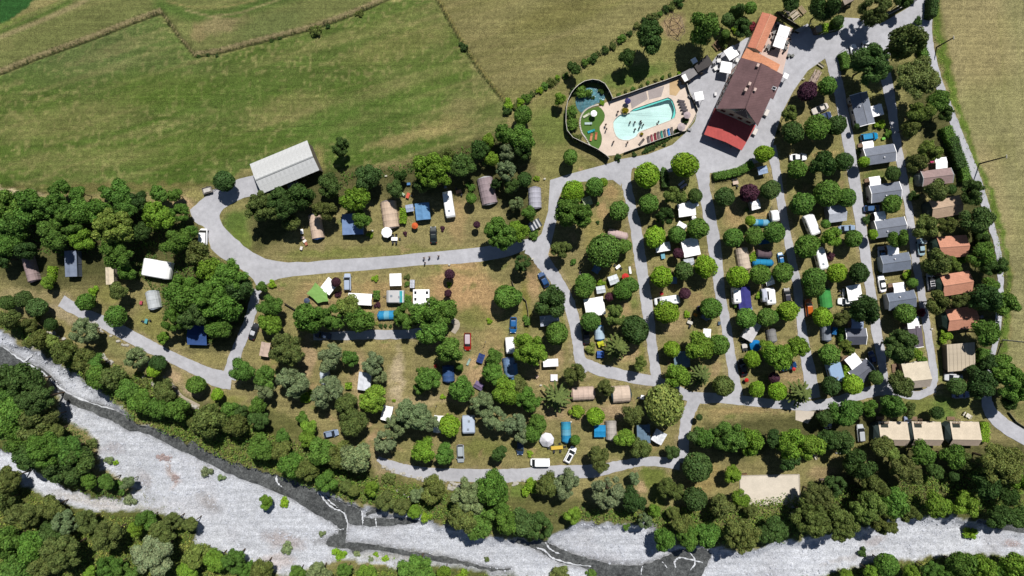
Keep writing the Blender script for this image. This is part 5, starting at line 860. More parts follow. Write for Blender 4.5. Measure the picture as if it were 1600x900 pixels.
awning(937.5, 674, 0, 2.9, 3.0, (40, 150, 210), 'bright blue tarp with creases left of the pale beige tent', 1.9, 1.6, 0, 'the bright blue tarp')
awning(1305, 517, 80, 1.9, 1.2, (40, 110, 170), 'small dark blue shelter right of the pale grey tent', 1.5, 1.2)
awning(1104, 493, 60, 2.4, 1.8, (130, 140, 160), 'shaded grey tent under the round tree right of the motorhome', 1.8, 1.4, 3)
awning(618, 437, 2, 3.0, 3.1, W1, 'plain white square canopy near the main lane above the teal striped tent', 2.5, 2.35, 0, 'the square canopy by the main lane')
awning(644, 443.5, 88, 2.1, 1.1, (214, 218, 230), 'narrow pale storage tent right of the square canopy', 2.0, 1.8, 7)
awning(1480, 640, 0, .1, .1, W1, '', 2, 2) if False else None
# round tents and parasols
def parasol(px, py, r, col, label, hgt=2.3, n=8, ref=None, name='parasol', cat='parasol', peak=.45):
    t = thing(name, label, cat, px, py, 12, .03, 'parasols and round canopies', ref, hgt); c = C(*col)
    def f(b):
        for i in range(n):
            a0 = 6.2832*i/n; a1 = 6.2832*(i+1)/n; am = (a0+a1)/2; P0 = (r*math.cos(a0), r*math.sin(a0), 0); P1 = (r*math.cos(a1), r*math.sin(a1), 0); Pm = (r*.93*math.cos(am), r*.93*math.sin(am), .03)
            b.add([(0, 0, peak), P0, Pm, P1, (P0[0], P0[1], -.12), (Pm[0], Pm[1], -.09), (P1[0], P1[1], -.12)], [(0, 1, 2), (0, 2, 3), (1, 4, 5, 2), (2, 5, 6, 3)])
    part('canopy', M(('pc', r, n, peak), f, 'fabric'), t, c, loc=(0, 0, hgt-.2))
    part('pole', M(('pp', hgt), lambda b: b.tube((0, 0, 0), (0, 0, hgt+.2), .03, 6), 'metal'), t, C(190, 190, 190)); part('base', M('pb', lambda b: b.tube((0, 0, 0), (0, 0, .12), .3, 10, .22), 'stone'), t, C(160, 160, 160))
    for i in range(n): part('rib', M(('pr', r, n, peak), lambda b: b.tube((0, 0, peak-.06), (r*.98, 0, -.03), .014, 4), 'metal'), t, C(190, 190, 190), loc=(0, 0, hgt-.2), rot=(0, 0, 6.2832*i/n))
    return t
parasol(604, 363, 1.4, W1, 'round white parasol below the tan windowed tent', ref='the round white parasol')
parasol(648, 352.5, .85, (226, 110, 60), 'small orange parasol below the light blue square tent', 2.0, ref='the orange parasol')
parasol(977.5, 432.5, .95, (216, 60, 56), 'red parasol near the second lane below the white chair', 2.0, ref='the red parasol')
parasol(1084.5, 340, .6, W1, 'tiny white parasol right of the L shaped white tent', 2.0)
parasol(928, 177, .85, W1, 'white parasol on the artificial lawn beside the pool', 2.1, ref='the lawn parasol')
parasol(1074, 179.5, .95, (196, 180, 184), 'upper pinkish grey parasol at the right corner of the pool deck', 2.1)
parasol(1065, 198, 1.05, (196, 182, 184), 'lower pinkish grey parasol at the right corner of the pool deck', 2.1)
parasol(981, 157.5, .8, (70, 66, 120), 'violet blue parasol at the left end of the paved strip above the pool', 2.0)
parasol(1181, 540, 1.55, (20, 130, 205), 'round bright blue tent between a bright lobed tree and the off white tent', 1.8, 7, 'the round blue tent', 'dome_tent', 'tent', 1.0)
parasol(854.5, 687.5, 1.9, (232, 232, 242), 'white tepee tent with a tall point above the white panel van', 1.2, 8, 'the white tepee tent', 'tepee_tent', 'tent', 1.9)
parasol(479, 470, .8, (84, 96, 120), 'dark grey parasol with a white top left of the lime green tarp', 2.0)
parasol(1034, 458.5, .5, (214, 60, 70), 'small red parasol above the motorhome', 1.8)
parasol(1167, 594, .55, (214, 50, 46), 'small red parasol below the shaded black car', 1.6)
parasol(1241, 577, .5, (220, 70, 70), 'small red parasol at the right end of the shaded dark blue car', 1.6)
def sqcanopy(px, py, ang, w_, label, ref=None, hgt=2.7, col=W1):
    t = thing('garden_canopy', label, 'canopy', px, py, ang, .04, 'square white canopies round the restaurant', ref, hgt); c = C(*col); h = w_/2
    part('canopy', M(('sq', w_), lambda b: [b.add([(0, 0, .28), (-h, -h, 0), (h, -h, 0), (h, h, 0), (-h, h, 0), (-h, -h, -.2), (h, -h, -.2), (h, h, -.2), (-h, h, -.2)], [(0, 1, 2), (0, 2, 3), (0, 3, 4), (0, 4, 1), (1, 5, 6, 2), (2, 6, 7, 3), (3, 7, 8, 4), (4, 8, 5, 1)])], 'fabric'), t, c, loc=(0, 0, hgt-.1))
    for sx in (-1, 1):
        for sy in (-1, 1): part('leg', M(('sl', hgt), lambda b: b.tube((0, 0, 0), (0, 0, hgt-.12), .05, 6), 'metal'), t, C(210, 210, 212), loc=(sx*(h-.08), sy*(h-.08), 0))
    for k in range(4): part('rib', M(('sr', w_), lambda b: b.tube((0, 0, .22), (h*.97, h*.97, -.06), .03, 4), 'metal'), t, C(210, 210, 212), loc=(0, 0, hgt-.1), rot=(0, 0, R2D(90*k)))
    return t
sqcanopy(1143, 82.5, 33, 2.9, 'large white square canopy tilted between hedges and the orange annex', 'the tilted white canopy')
sqcanopy(1134.5, 105, -10, 2.8, 'large white square canopy left of the brown roof', 'the white canopy by the brown roof')
sqcanopy(1092.5, 150, 12, 2.2, 'single white square canopy in the open yard right of the pool', 'the yard canopy')
sqcanopy(1224.5, 49, -18, 2.8, 'upper of the two white canopies on the restaurant terrace', 'the upper terrace canopy')
sqcanopy(1218.5, 66, -18, 2.8, 'lower of the two white canopies on the restaurant terrace', None)
sqcanopy(1085, 94.5, 30, 1.35, 'tiny white canopy in a black frame beside the dark shed roof', None)
sqcanopy(1228, 118.5, -28, 1.3, 'small white canopy at the right corner of the brown roof', None)
# lime tarp: stretched sail
t = thing('sun_sail', 'lime green tarp stretched between poles beside the white canopy', 'tarp', 503, 462, 0, .03, None, 'the lime green tarp')
def sail(b):
    P = [(-3.4, .6, 1.9), (-1.0, 3.4, 2.5), (1.9, .9, 2.3), (2.2, -1.4, 1.9), (-.6, -1.9, 1.6)]; c_ = (0, .3, 2.0); n = len(P); vs = [c_]; 
    for i in range(n): a = P[i]; d = P[(i+1) % n]; vs += [a, tuple((a[k]+d[k])/2*.93+c_[k]*.07-(.1 if k == 2 else 0) for k in range(3))]
    b.add(vs, [(0, 1+(i+1) % (2*n), 1+i) for i in range(2*n)])
part('canvas', M('sail', sail, 'fabric'), t, C(150, 196, 110))
for p in ((-3.4, .6, 1.9), (-1.0, 3.4, 2.5), (1.9, .9, 2.3), (2.2, -1.4, 1.9)): part('pole', M('sailpole', lambda b: b.tube((0, 0, 0), (0, 0, 1), .04, 6), 'metal'), t, C(190, 190, 190), loc=(p[0], p[1], 0), scale=(1, 1, p[2]))
# navy and white van awning
t = caravan(1152, 462, 95, 4.2, 1.9, 'white camper at the left of the navy blue van awning', hatches=1)
awning(1164, 465, 96, 5.4, 3.2, (66, 66, 140), 'navy blue van awning with a white line by the third lane', 2.5, 2.1, 3, 'the navy awning')
awning(1166, 483, 10, 3.2, .9, (150, 176, 220), 'narrow pale blue canopy at the foot of the navy awning', 1.8, 1.6, 0)
# solar shelter
t = thing('shelter', 'slanted shelter with white and dark striped roof at the bend of the main lane', 'shelter', 836, 351, 30, .03, None, 'the striped shelter', 1.8)
for i in range(7): part('slat', M('shslat', lambda b: b.box(-.2, -1.1, 0, .2, 1.1, .04), 'metal'), t, C(*((222, 224, 230) if i % 2 else (70, 80, 96))), loc=(-1.35+.45*i, 0, 1.9), rot=(R2D(12), 0, 0))
for a in (-1.4, 1.4):
    for c_ in (-1, 1): part('post', M('shpost', lambda b: b.tube((0, 0, 0), (0, 0, 1.85), .05), 'wood'), t, C(120, 100, 80), loc=(a, c_, 0))
# ================================================================ BUILDINGS
def house(px, py, ang, L, Wd, wh, rh, label, rcol, wcol, ref=None, ro=0.0, over=.25, name='mobile_home', cat='mobile home', group=None, rm='roofing', fascia=W1, win=3, gable=None, rcol2=None, extra=None, gext=0.0):
    """long axis x; ridge shifted by ro towards +y"""
    t = thing(name, label, cat, px, py, ang, .02, group, ref, rh-.2); h = L/2; y = Wd/2; e = over; o_ = h+e*.6
    part('wall', M(('hw', L, Wd, wh, rh, ro), lambda b: [b.box(-h, -y, 0, h, y, wh), b.slab([(-h, -y, wh), (-h, y, wh), (-h, ro, rh-.12)], 0.0)] and [b.add([(-h, -y, wh+.002), (-h, y, wh+.002), (-h, ro, rh-.15), (h, -y, wh+.002), (h, y, wh+.002), (h, ro, rh-.15)], [(0, 2, 1), (3, 4, 5)])], 'shell'), t, C(*wcol))
    zl = wh-.05; key = (L, Wd, wh, rh, ro, e)
    part('roof', M(('r1', key), lambda b: b.slab([(-o_, ro, rh), (o_, ro, rh), (o_, y+e, zl), (-o_, y+e, zl)][::-1], .08), rm), t, C(*rcol))
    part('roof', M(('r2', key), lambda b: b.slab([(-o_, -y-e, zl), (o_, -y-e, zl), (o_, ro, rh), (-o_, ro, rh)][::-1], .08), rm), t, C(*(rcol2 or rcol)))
    part('ridge_cap', M(('rc', L, e), lambda b: b.box(-o_, -.09, 0, o_, .09, .07, 0, .05), 'metal'), t, C(*[int(v*.8) for v in rcol]), loc=(0, ro, rh-.01))
    if fascia:
        for sx in (-1, 1):
            part('fascia', M(('fa', key), lambda b: [b.slab([(-.07, -y-e-.03, zl+.03), (.07, -y-e-.03, zl+.03), (.07, ro, rh+.05), (-.07, ro, rh+.05)], .2), b.slab([(-.07, ro, rh+.05), (.07, ro, rh+.05), (.07, y+e+.03, zl+.03), (-.07, y+e+.03, zl+.03)], .2)], 'shell'), t, C(*fascia), loc=(sx*(o_+.02), 0, 0))
    for i in range(win):
        x_ = -h+L*(i+.5)/win
        for sy in (-1, 1):
            wn = part('window', M('hwin', lambda b: [b.box(-.55, -.05, -.5, .55, .05, -.42), b.box(-.55, -.05, .42, .55, .05, .5), b.box(-.55, -.05, -.42, -.47, .05, .42), b.box(.47, -.05, -.42, .55, .05, .42)], 'shell'), t, C(235, 235, 235), loc=(x_, sy*(y+.02), wh*.6))
            part('pane', M('hpane', lambda b: b.box(-.46, -.02, -.41, .46, .02, .41), 'glass'), wn)
    d = part('door', M('hdoor', lambda b: b.box(-.42, -.03, 0, .42, .03, 1.95), 'wood'), t, C(150, 130, 110), loc=(h*.45+.2, y+.04, .15))
    part('handle', M('hhandle', lambda b: b.tube((.3, .04, 1), (.3, .1, 1), .03), 'metal'), d, C(180, 180, 180))
    if gable:
        part('gable_canvas', M(('gc', Wd, wh, rh, ro, gext), lambda b: b.add([(0, -y, .02), (0, y, .02), (0, y, wh), (0, ro, rh-.2), (0, -y, wh), (-gext, -y*.7, .02), (-gext, y*.7, .02), (-gext*.8, y*.55, wh*.75), (-gext*.8, -y*.55, wh*.75)], [(0, 4, 8, 5), (4, 3, 8), (3, 7, 8), (3, 2, 7), (2, 1, 6, 7), (5, 8, 7, 6)]), 'fabric'), t, C(*gable), loc=(-h-.02, 0, 0))
    return t
def deck(t, x, y, L, Wd, aw=None, z=.28, boards=True, dcol=(150, 122, 100), awz=2.5):
    n = max(3, int(Wd/.45))
    for i in range(n): part('deck_board', M(('db', L, round(Wd/n, 3)), lambda b: b.box(-L/2, -Wd/n*.46, 0, L/2, Wd/n*.46, .06), 'wood'), t, C(*dcol), loc=(x, y-Wd/2+Wd*(i+.5)/n, z))
    if aw:
        part('awning', M(('aw', L, Wd), lambda b: fabroof(b, L*.96, Wd*.98, .28, 0, .05, .15), 'fabric'), t, C(*aw), loc=(x, y, awz))
        for sx in (-1, 1):
            for sy in (-1, 1): part('post', M(('ap', awz), lambda b: b.tube((0, 0, 0), (0, 0, awz), .05), 'metal'), t, C(225, 225, 225), loc=(x+sx*L*.46, y+sy*Wd*.46, 0))
def vent(t, x, y, z): part('roof_vent', M('vent', lambda b: [b.tube((0, 0, 0), (0, 0, .25), .14), b.ball((0, 0, .28), .2)], 'metal'), t, C(235, 235, 240), loc=(x, y, z))
GR1 = (134, 141, 156); MHG = 'grey roofed mobile homes in a row'
t = house(1349, 170, 104, 7.9, 4.1, 2.5, 3.2, 'uppermost grey roofed home standing upright with a white awning on its right', GR1, (212, 206, 196), 'the uppermost grey home', group=MHG); vent(t, .8, .8, 2.95); deck(t, -1.2, -3.6, 2.9, 2.9, W1)
for i, (a, b_, L, an, lab, ref, dk) in enumerate([(1376, 241, 7.5, 8.5, 'second grey roofed home from the top with its awning cut by a tree', 'the second grey home', (-2.6, 2.9, 2.9, 1.8)), (1385, 300, 7.4, 8, 'grey roofed home with a white awning just above the small blue car', 'the third grey home', (-2.3, 3.2, 2.9, 2.3)), (1393, 355, 7.4, 8, 'grey roofed home directly below the small blue car', 'the home below the small blue car', (-2.3, 3.2, 2.9, 2.3))]):
    t = house(a, b_, an, L, 4.0, 2.5, 3.15, lab, GR1, (205, 200, 190), ref, group=MHG); deck(t, *dk, aw=W1); vent(t, .8-i, -.9, 2.8)
t = house(1401, 410, 8, 6.8, 3.9, 2.5, 3.15, 'bluish grey roofed home right of the pale blue hatchback', (124, 134, 152), (170, 186, 196), 'the bluish grey home', group=MHG, fascia=(150, 160, 176)); deck(t, -.3, 3.3, 3.0, 2.6, W1); vent(t, -.4, .9, 2.9)
t = house(1410, 469, 8, 6.6, 3.9, 2.5, 3.15, 'blue grey roofed home right of the white saloon, round tree at its lower edge', (122, 132, 150), (180, 186, 192), 'the lowest grey home of the row', group=MHG, fascia=(150, 160, 176)); deck(t, -.2, 3.2, 3.0, 2.6, W1); vent(t, -.6, .9, 2.9)
t = house(1432, 526, 96, 5.2, 3.0, 2.3, 2.8, 'narrow grey home in tree shade beside the fifth lane with a bright white awning', (112, 104, 116), (190, 186, 186), 'the narrow shaded home', group=MHG); deck(t, 3.6, .4, 3.0, 3.0, W1)
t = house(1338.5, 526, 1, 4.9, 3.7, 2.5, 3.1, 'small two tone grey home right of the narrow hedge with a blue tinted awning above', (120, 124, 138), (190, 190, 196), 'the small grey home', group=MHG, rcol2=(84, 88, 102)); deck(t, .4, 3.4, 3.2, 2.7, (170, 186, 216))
t = house(1349, 582, 38, 5.4, 4.0, 2.5, 3.1, 'tilted grey home with a square white awning beside the lane bend', (112, 116, 130), (230, 230, 230), 'the tilted grey home', group=MHG); deck(t, -.1, 3.7, 3.4, 3.3, (246, 246, 248))
OR = (222, 160, 134); CG = 'orange roofed chalets beside the farm track'
for a, b_, an, lab, ref in ((1491.5, 385, 4, 'uppermost orange roofed chalet, its roof cut by a tree shadow', 'the uppermost orange chalet'), (1497.5, 443, 9, 'middle orange roofed chalet beside the car with the roof rack', 'the middle orange chalet'), (1506, 498, 7, 'lowest orange roofed chalet above the square ribbed roof', 'the lowest orange chalet')):
    t = house(a, b_, an, 7.3, 5.0, 2.6, 3.7, lab, OR, (90, 84, 74), ref, ro=-.1, group=CG, rm='tiles', fascia=None, gable=(52, 72, 64), gext=1.2, name='chalet', cat='chalet'); deck(t, -3.0, 3.0, 2.0, 1.0)
house(1481, 323, 10, 7.6, 4.4, 2.6, 3.7, 'beige roofed chalet above the uppermost orange one with trees at both ends', (206, 180, 156), (120, 110, 96), 'the beige chalet', group=CG, rm='tiles', fascia=None, gable=(70, 84, 80), gext=.8, name='chalet', cat='chalet')
t = house(1466, 276, 7, 7.4, 3.4, 2.5, 3.3, 'pinkish brown roofed chalet with a white awning and timber deck above', (176, 152, 150), (150, 140, 130), 'the pink roofed chalet', group=CG, rm='tiles', fascia=(190, 196, 200), name='chalet', cat='chalet', gable=(150, 160, 160), gext=.7); deck(t, 1.5, 3.4, 3.1, 2.8, W1); deck(t, -1.8, 3.0, 3.4, 2.4)
# square ribbed beige roof
t = thing('ribbed_roof_lodge', 'square lodge with a ribbed beige canvas roof above the white estate car', 'lodge', 1503, 558, 5, .02, None, 'the square ribbed lodge', 3.2)
part('wall', M('sqw', lambda b: b.box(-3.1, -3.2, 0, 3.1, 3.2, 2.5), 'shell'), t, C(110, 100, 90))
for i in range(14): part('roof_panel', M('sqp', lambda b: b.slab([(-.24, -3.5, 2.65), (.24, -3.5, 2.65), (.24, 3.5, 3.2), (-.24, 3.5, 3.2)], .07), 'roofing'), t, C(212, 198, 176), loc=(-3.3+.505*i, 0, .05*(i % 2)))
part('window', M('hwin', None, 'shell'), t, C(235, 235, 235), loc=(0, -3.22, 1.4)); part('door', M('hdoor', None, 'wood'), t, C(150, 130, 110), loc=(1.8, -3.24, .1)); deck(t, -2.2, -4.1, 2.2, 1.6)
SG = 'beige safari lodges'
def safari(px, py, ang, L, Wd, ro, lab, ref):
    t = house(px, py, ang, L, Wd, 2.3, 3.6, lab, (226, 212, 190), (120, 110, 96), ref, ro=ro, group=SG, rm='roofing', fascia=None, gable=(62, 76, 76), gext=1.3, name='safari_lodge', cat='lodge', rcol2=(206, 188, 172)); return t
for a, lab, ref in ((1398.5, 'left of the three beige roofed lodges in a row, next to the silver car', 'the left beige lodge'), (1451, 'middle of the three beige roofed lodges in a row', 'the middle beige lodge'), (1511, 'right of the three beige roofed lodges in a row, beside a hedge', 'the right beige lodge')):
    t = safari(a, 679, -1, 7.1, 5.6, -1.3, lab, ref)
    part('porch_frame', M('porch', lambda b: [b.box(-.9, -.06, 0, .9, .06, .12), b.box(-.9, 1.1, 0, .9, 1.2, .12)]+[b.box(x, 0, 0, x+.1, 1.15, .12) for x in (-.9, -.3, .3, .8)], 'wood'), t, C(150, 124, 104), loc=(-2.2, 2.6, 2.6)); part('porch_shade_panel', M('porcho', lambda b: b.slab([(-.9, -.05, 0), (.9, -.05, 0), (.9, 1.0, -.28), (-.9, 1.0, -.28)], .02), 'net'), t, loc=(-2.3, 1.7, 2.83)); deck(t, -2.2, 3.5, 2.0, .9)  # near-black sheet on the roof stands in for the shaded porch hollow
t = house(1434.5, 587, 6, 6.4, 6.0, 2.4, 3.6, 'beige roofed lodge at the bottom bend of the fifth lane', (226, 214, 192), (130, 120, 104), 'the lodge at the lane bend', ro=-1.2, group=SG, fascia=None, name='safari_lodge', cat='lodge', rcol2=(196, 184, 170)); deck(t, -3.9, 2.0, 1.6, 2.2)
# barn
t = thing('barn', 'long open sided barn with a pale metal roof beside the meadow', 'barn', 444, 261, 22.5, 0, None, 'the barn', 5.0)
bl, bw = 15.6, 7.4
for i in range(13):
    x0 = -bl/2+bl*i/13; x1 = x0+bl/13
    part('roof_panel', M('barnA', lambda b: b.slab([(0, -.5, 5.6), (bl/13-.008, -.5, 5.6), (bl/13-.008, 4.1, 4.6), (0, 4.1, 4.6)][::-1], .05), 'roofing'), t, C(220, 222, 222), loc=(x0, 0, 0)); part('roof_panel', M('barnB', lambda b: b.slab([(0, -4.0, 4.7), (bl/13-.008, -4.0, 4.7), (bl/13-.008, -.5, 5.6), (0, -.5, 5.6)][::-1], .05), 'roofing'), t, C(214, 217, 219), loc=(x0, 0, 0))
part('ridge_cap', M('barnR', lambda b: b.box(-bl/2, -.72, 5.6, bl/2, -.3, 5.68, 0, .08), 'metal'), t, C(160, 164, 166))
part('wall', M('barnW', lambda b: [b.box(-bl/2+.2, 3.5, 0, bl/2-.2, 3.65, 4.6), b.box(bl/2-.35, -3.6, 0, bl/2-.2, 3.5, 4.6)], 'wood'), t, C(140, 130, 118))
for i in range(5): part('post', M('barnP', lambda b: b.box(-.12, -.12, 0, .12, .12, 4.6), 'wood'), t, C(120, 108, 96), loc=(-bl/2+.4+i*(bl-.8)/4, -3.5, 0))
t = thing('hay_trailer', 'grey farm trailer parked in the shade below the barn', 'trailer', 460, 291, 20, .02, None, None)
part('bed', M('trbed', None, 'metal'), t, C(170, 175, 180), scale=(1.2, 1.1, 1))
for sy in (-1, 1): part('wheel', M('wheel', None, 'rubber'), t, loc=(0, sy*1.0, .31))
# restaurant
rx, ry, _ = W(1170, 143, 8)
t = thing('restaurant', 'large restaurant house with a brown tiled roof, chimneys and red awning roof', 'restaurant', 1170, 143, 0, 0, None, 'the brown restaurant roof', 8)
def wl(px, py, z): x, y, _ = W(px, py, z); return (x-rx, y-ry, z)
EV, RG = 8.4, 10.8
A, B, Cc, Dd = wl(1158, 90, EV), wl(1224, 117, EV), wl(1183, 197, EV), wl(1120.5, 170, EV)
N_, S_ = wl(1190, 99, RG), wl(1165, 169.5, RG); E1, E2, E3 = wl(1208.5, 155, EV), wl(1204, 153, EV), wl(1184, 197, EV)
BR = (122, 96, 98)
part('roof', M('rr1', lambda b: b.slab([A, Dd, S_, N_], .18), 'tiles'), t, C(*BR)); part('roof', M('rr2', lambda b: b.slab([N_, S_, E3, (E2[0], E2[1], EV+.12), (E1[0], E1[1], EV-.1), B], .18), 'tiles'), t, C(128, 100, 101))
part('roof', M('rr3', lambda b: b.slab([N_, wl(1204, 105.5, EV+.9), A], .15), 'tiles'), t, C(126, 100, 102)); part('roof', M('rr4', lambda b: b.slab([N_, B, wl(1203, 106, EV+1.0)], .15), 'tiles'), t, C(124, 98, 100))
part('ridge_cap', M('rrc', lambda b: b.tube((N_[0], N_[1], RG+.05), (S_[0], S_[1], RG+.05), .14, 6), 'tiles'), t, C(112, 88, 90))
ins = lambda p, k=.94: (p[0]*k, p[1]*k)
def rwall(b):
    P = [ins(A), ins(Dd, .84), ins(E3, .86), ins(E2), ins(B)]
    b.slab([(x, y, EV+.05) for x, y in P], EV+.05); b.add([(*ins(Dd, .84), EV), (*ins(E3, .86), EV), (S_[0]*.84, S_[1]*.84, RG-.5)], [(0, 1, 2)])
part('wall', M('rwall', rwall, 'shell'), t, C(214, 204, 188))
def edge_windows(p, q, n, zs, k0=.94, k1=.94):
    p = (p[0]*k0, p[1]*k0); q = (q[0]*k1, q[1]*k1); an_ = math.atan2(q[1]-p[1], q[0]-p[0])
    for z in zs:
        for i in range(n):
            f = (i+.5)/n; wn = part('window', M('hwin', None, 'shell'), t, C(180, 120, 90), loc=(p[0]+(q[0]-p[0])*f, p[1]+(q[1]-p[1])*f, z), rot=(0, 0, an_), scale=(1.1, 1, 1.3)); part('pane', M('hpane', None, 'glass'), wn)
edge_windows(A, Dd, 6, (1.6, 4.4, 6.8), .94, .89); edge_windows(Dd, E3, 4, (1.6, 5.6), .84, .86); edge_windows(E3, E2, 3, (1.6, 4.4, 6.8), .9, .94)
f_ = part('door', M('hdoor', None, 'wood'), t, C(120, 84, 60), loc=((Dd[0]+E3[0])*.425, (Dd[1]+E3[1])*.425, .02), rot=(0, 0, math.atan2(E3[1]-Dd[1], E3[0]-Dd[0])), scale=(1.5, 1.5, 1.1)); part('handle', M('hhandle', None, 'metal'), f_, C(180, 180, 180))
for px, py, sx, sy, hh in ((1183, 103, .7, .5, 1.3), (1170, 132, .7, .5, 1.4), (1164, 141, .75, .5, 1.5), (1178.5, 141, .6, .5, 1.3)):
    x, y, z = wl(px, py, RG-.2); ch = part('chimney', M(('ch', sx, hh), lambda b: b.box(-sx/2, -sy/2, -1.2, sx/2, sy/2, hh*.6), 'stone'), t, C(214, 186, 176), loc=(x, y, RG-.4), rot=(0, 0, R2D(68))); part('chimney_cap', M('chc', lambda b: b.box(-.45, -.32, 0, .45, .32, .1, .05, .05), 'stone'), ch, C(226, 200, 190), loc=(0, 0, hh*.6))
x, y, z = wl(1210.5, 137, EV+1); sk = part('skylight', M('skl', lambda b: b.box(-.55, -.4, 0, .55, .4, .12), 'metal'), t, C(190, 196, 204), loc=(x, y, EV+.55), rot=(0, R2D(-14), R2D(-25))); part('pane', M('sklp', lambda b: b.box(-.4, -.28, .12, .4, .28, .14), 'glass'), sk)
g0, g1, g2 = wl(1165, 170, 10.5), wl(1146, 175.5, 8.7), wl(1168.5, 186, 8.7)
for i in range(7):
    f = (i+.5)/7; a = [g0[k]*(1-f)+g1[k]*f for k in range(3)]; c_ = [g0[k]*(1-f)+g2[k]*f for k in range(3)]; part('slat', M(('gs', i), lambda b: b.tube((a[0], a[1]-.05, a[2]+.25), (c_[0], c_[1]-.05, c_[2]+.25), .10, 4), 'wood'), t, C(70, 66, 74))
part('gable_panel', M('gpan', lambda b: b.slab([(g0[0], g0[1], g0[2]+.1), (g1[0], g1[1], g1[2]+.1), (g2[0], g2[1], g2[2]+.1)], .06), 'wood'), t, C(60, 52, 56))
w1 = [wl(p, q, z) for p, q, z in ((1117, 169, 3.7), (1181, 196, 3.7), (1159, 235, 2.7), (1100, 210, 2.7))]; mid = [wl(1151, 182, 4.1), wl(1134, 222, 3.1)]
part('red_awning', M('ra1', lambda b: b.slab([w1[0], w1[3], mid[1], mid[0]], .08), 'ribbed'), t, C(206, 92, 88)); part('red_awning', M('ra2', lambda b: b.slab([mid[0], mid[1], w1[2], w1[1]], .08), 'ribbed'), t, C(210, 96, 92))
for p in (w1[2], w1[3], mid[1], tuple((w1[3][k]+mid[1][k])/2 for k in range(3)), tuple((w1[2][k]+mid[1][k])/2 for k in range(3))): part('awning_post', M('apst', lambda b: b.tube((0, 0, 0), (0, 0, 2.7), .09), 'wood'), t, C(150, 120, 100), loc=(p[0]*.96, p[1]*.97, 0))
# annex and flat link
an = [wl(p, q, 3.6) for p, q in ((1191, 19), (1214, 27), (1190, 82), (1168, 73))]; am = [wl(1204, 22, 4.3), wl(1181, 76, 4.3)]
part('annex_roof', M('an1', lambda b: b.slab([an[0], an[3], am[1], am[0]], .12), 'tiles'), t, C(216, 140, 114)); part('annex_roof', M('an2', lambda b: b.slab([am[0], am[1], an[2], an[1]], .12), 'tiles'), t, C(226, 154, 124))
part('annex_ridge', M('an3', lambda b: b.tube((am[0][0], am[0][1], 4.36), (am[1][0], am[1][1], 4.36), .12), 'tiles'), t, C(236, 176, 146)); part('annex_wall', M('an4', lambda b: b.slab([(sum(q[0] for q in an)/4+(p[0]-sum(q[0] for q in an)/4)*.9, sum(q[1] for q in an)/4+(p[1]-sum(q[1] for q in an)/4)*.93, 3.55) for p in (an[0], an[3], an[2], an[1])], 3.5), 'shell'), t, C(224, 196, 170))
lk = [wl(p, q, 3.3) for p, q in ((1166.5, 75), (1189, 85), (1219, 101), (1214, 112), (1203, 106), (1190, 99), (1158, 91))]
part('link_roof', M('lk', lambda b: b.slab([(p[0], p[1], 3.3) for p in lk][::-1], .15), 'tiles'), t, C(226, 158, 122))
for px, py, lab in ((1196, 177.5, 'sandwich board shaped white box beside the wall of the restaurant'), (1178, 207, 'long pale box at the lower right corner of the restaurant')):
    solo('storage_box', M('sbox', lambda b: [b.box(-.45, -.8, 0, .45, .8, .9), b.box(-.5, -.85, .9, .5, .85, 1.0, .05, .05)], 'shell'), lab, 'box', px, py, -27, .03, None, C(226, 220, 214))
struct('terrace', sheet([(1211, 33), (1239, 45), (1222, 118), (1206, 118), (1186, 80)], 'concrete', .12, skirt=.12), col=C(226, 200, 188))
# sheds left of the restaurant
def shed(P, z, col, label, m='roofing', ref=None, wcol=(120, 112, 104)):
    cx = sum(p[0] for p in P)/len(P); cy = sum(p[1] for p in P)/len(P); t = thing('shed', label, 'shed', cx, cy, 0, 0, None, ref, z); x0, y0, _ = W(cx, cy, z); Q = [(W(*p, z)[0]-x0, W(*p, z)[1]-y0) for p in P]
    part('roof', M(('sh', tuple(P)), lambda b: b.slab([(q[0], q[1], z+(.25 if i < 2 else 0)) for i, q in enumerate(Q)], .12), m), t, C(*col)); part('wall', M(('shw', tuple(P)), lambda b: b.slab([(q[0]*.9, q[1]*.9, z-.05) for q in Q], z-.05), 'wood'), t, C(*wcol))
    part('door', M('hdoor', None, 'wood'), t, C(90, 80, 70), loc=(0, min(q[1] for q in Q)*.9-.03, .02)); return t
shed([(1104.5, 85.5), (1084.5, 104), (1090.5, 113), (1114.5, 99.5)], 2.8, (78, 74, 74), 'dark weathered shed roof under the big tree left of the canopies', ref='the dark shed')
shed([(1082, 105), (1064, 115), (1075, 126), (1090, 115.5)], 2.4, (150, 148, 150), 'pale grey flat shed roof at the corner of the pool enclosure', ref='the pale shed')
shed([(1070.5, 115.5), (1064, 119), (1070, 128), (1075.5, 125)], 2.6, (240, 240, 240), 'small white roof at the top right corner of the pool deck')
shed([(1283, 39), (1273.5, 41), (1276, 50.5), (1285, 49)], 2.2, (176, 166, 148), 'small beige shed roof at the left end of the entrance fence')
shed([(1316, 1), (1336, -10), (1340, -3), (1320, 8)], 2.6, (170, 156, 144), 'pale shed roof at the top edge between two dark trees')
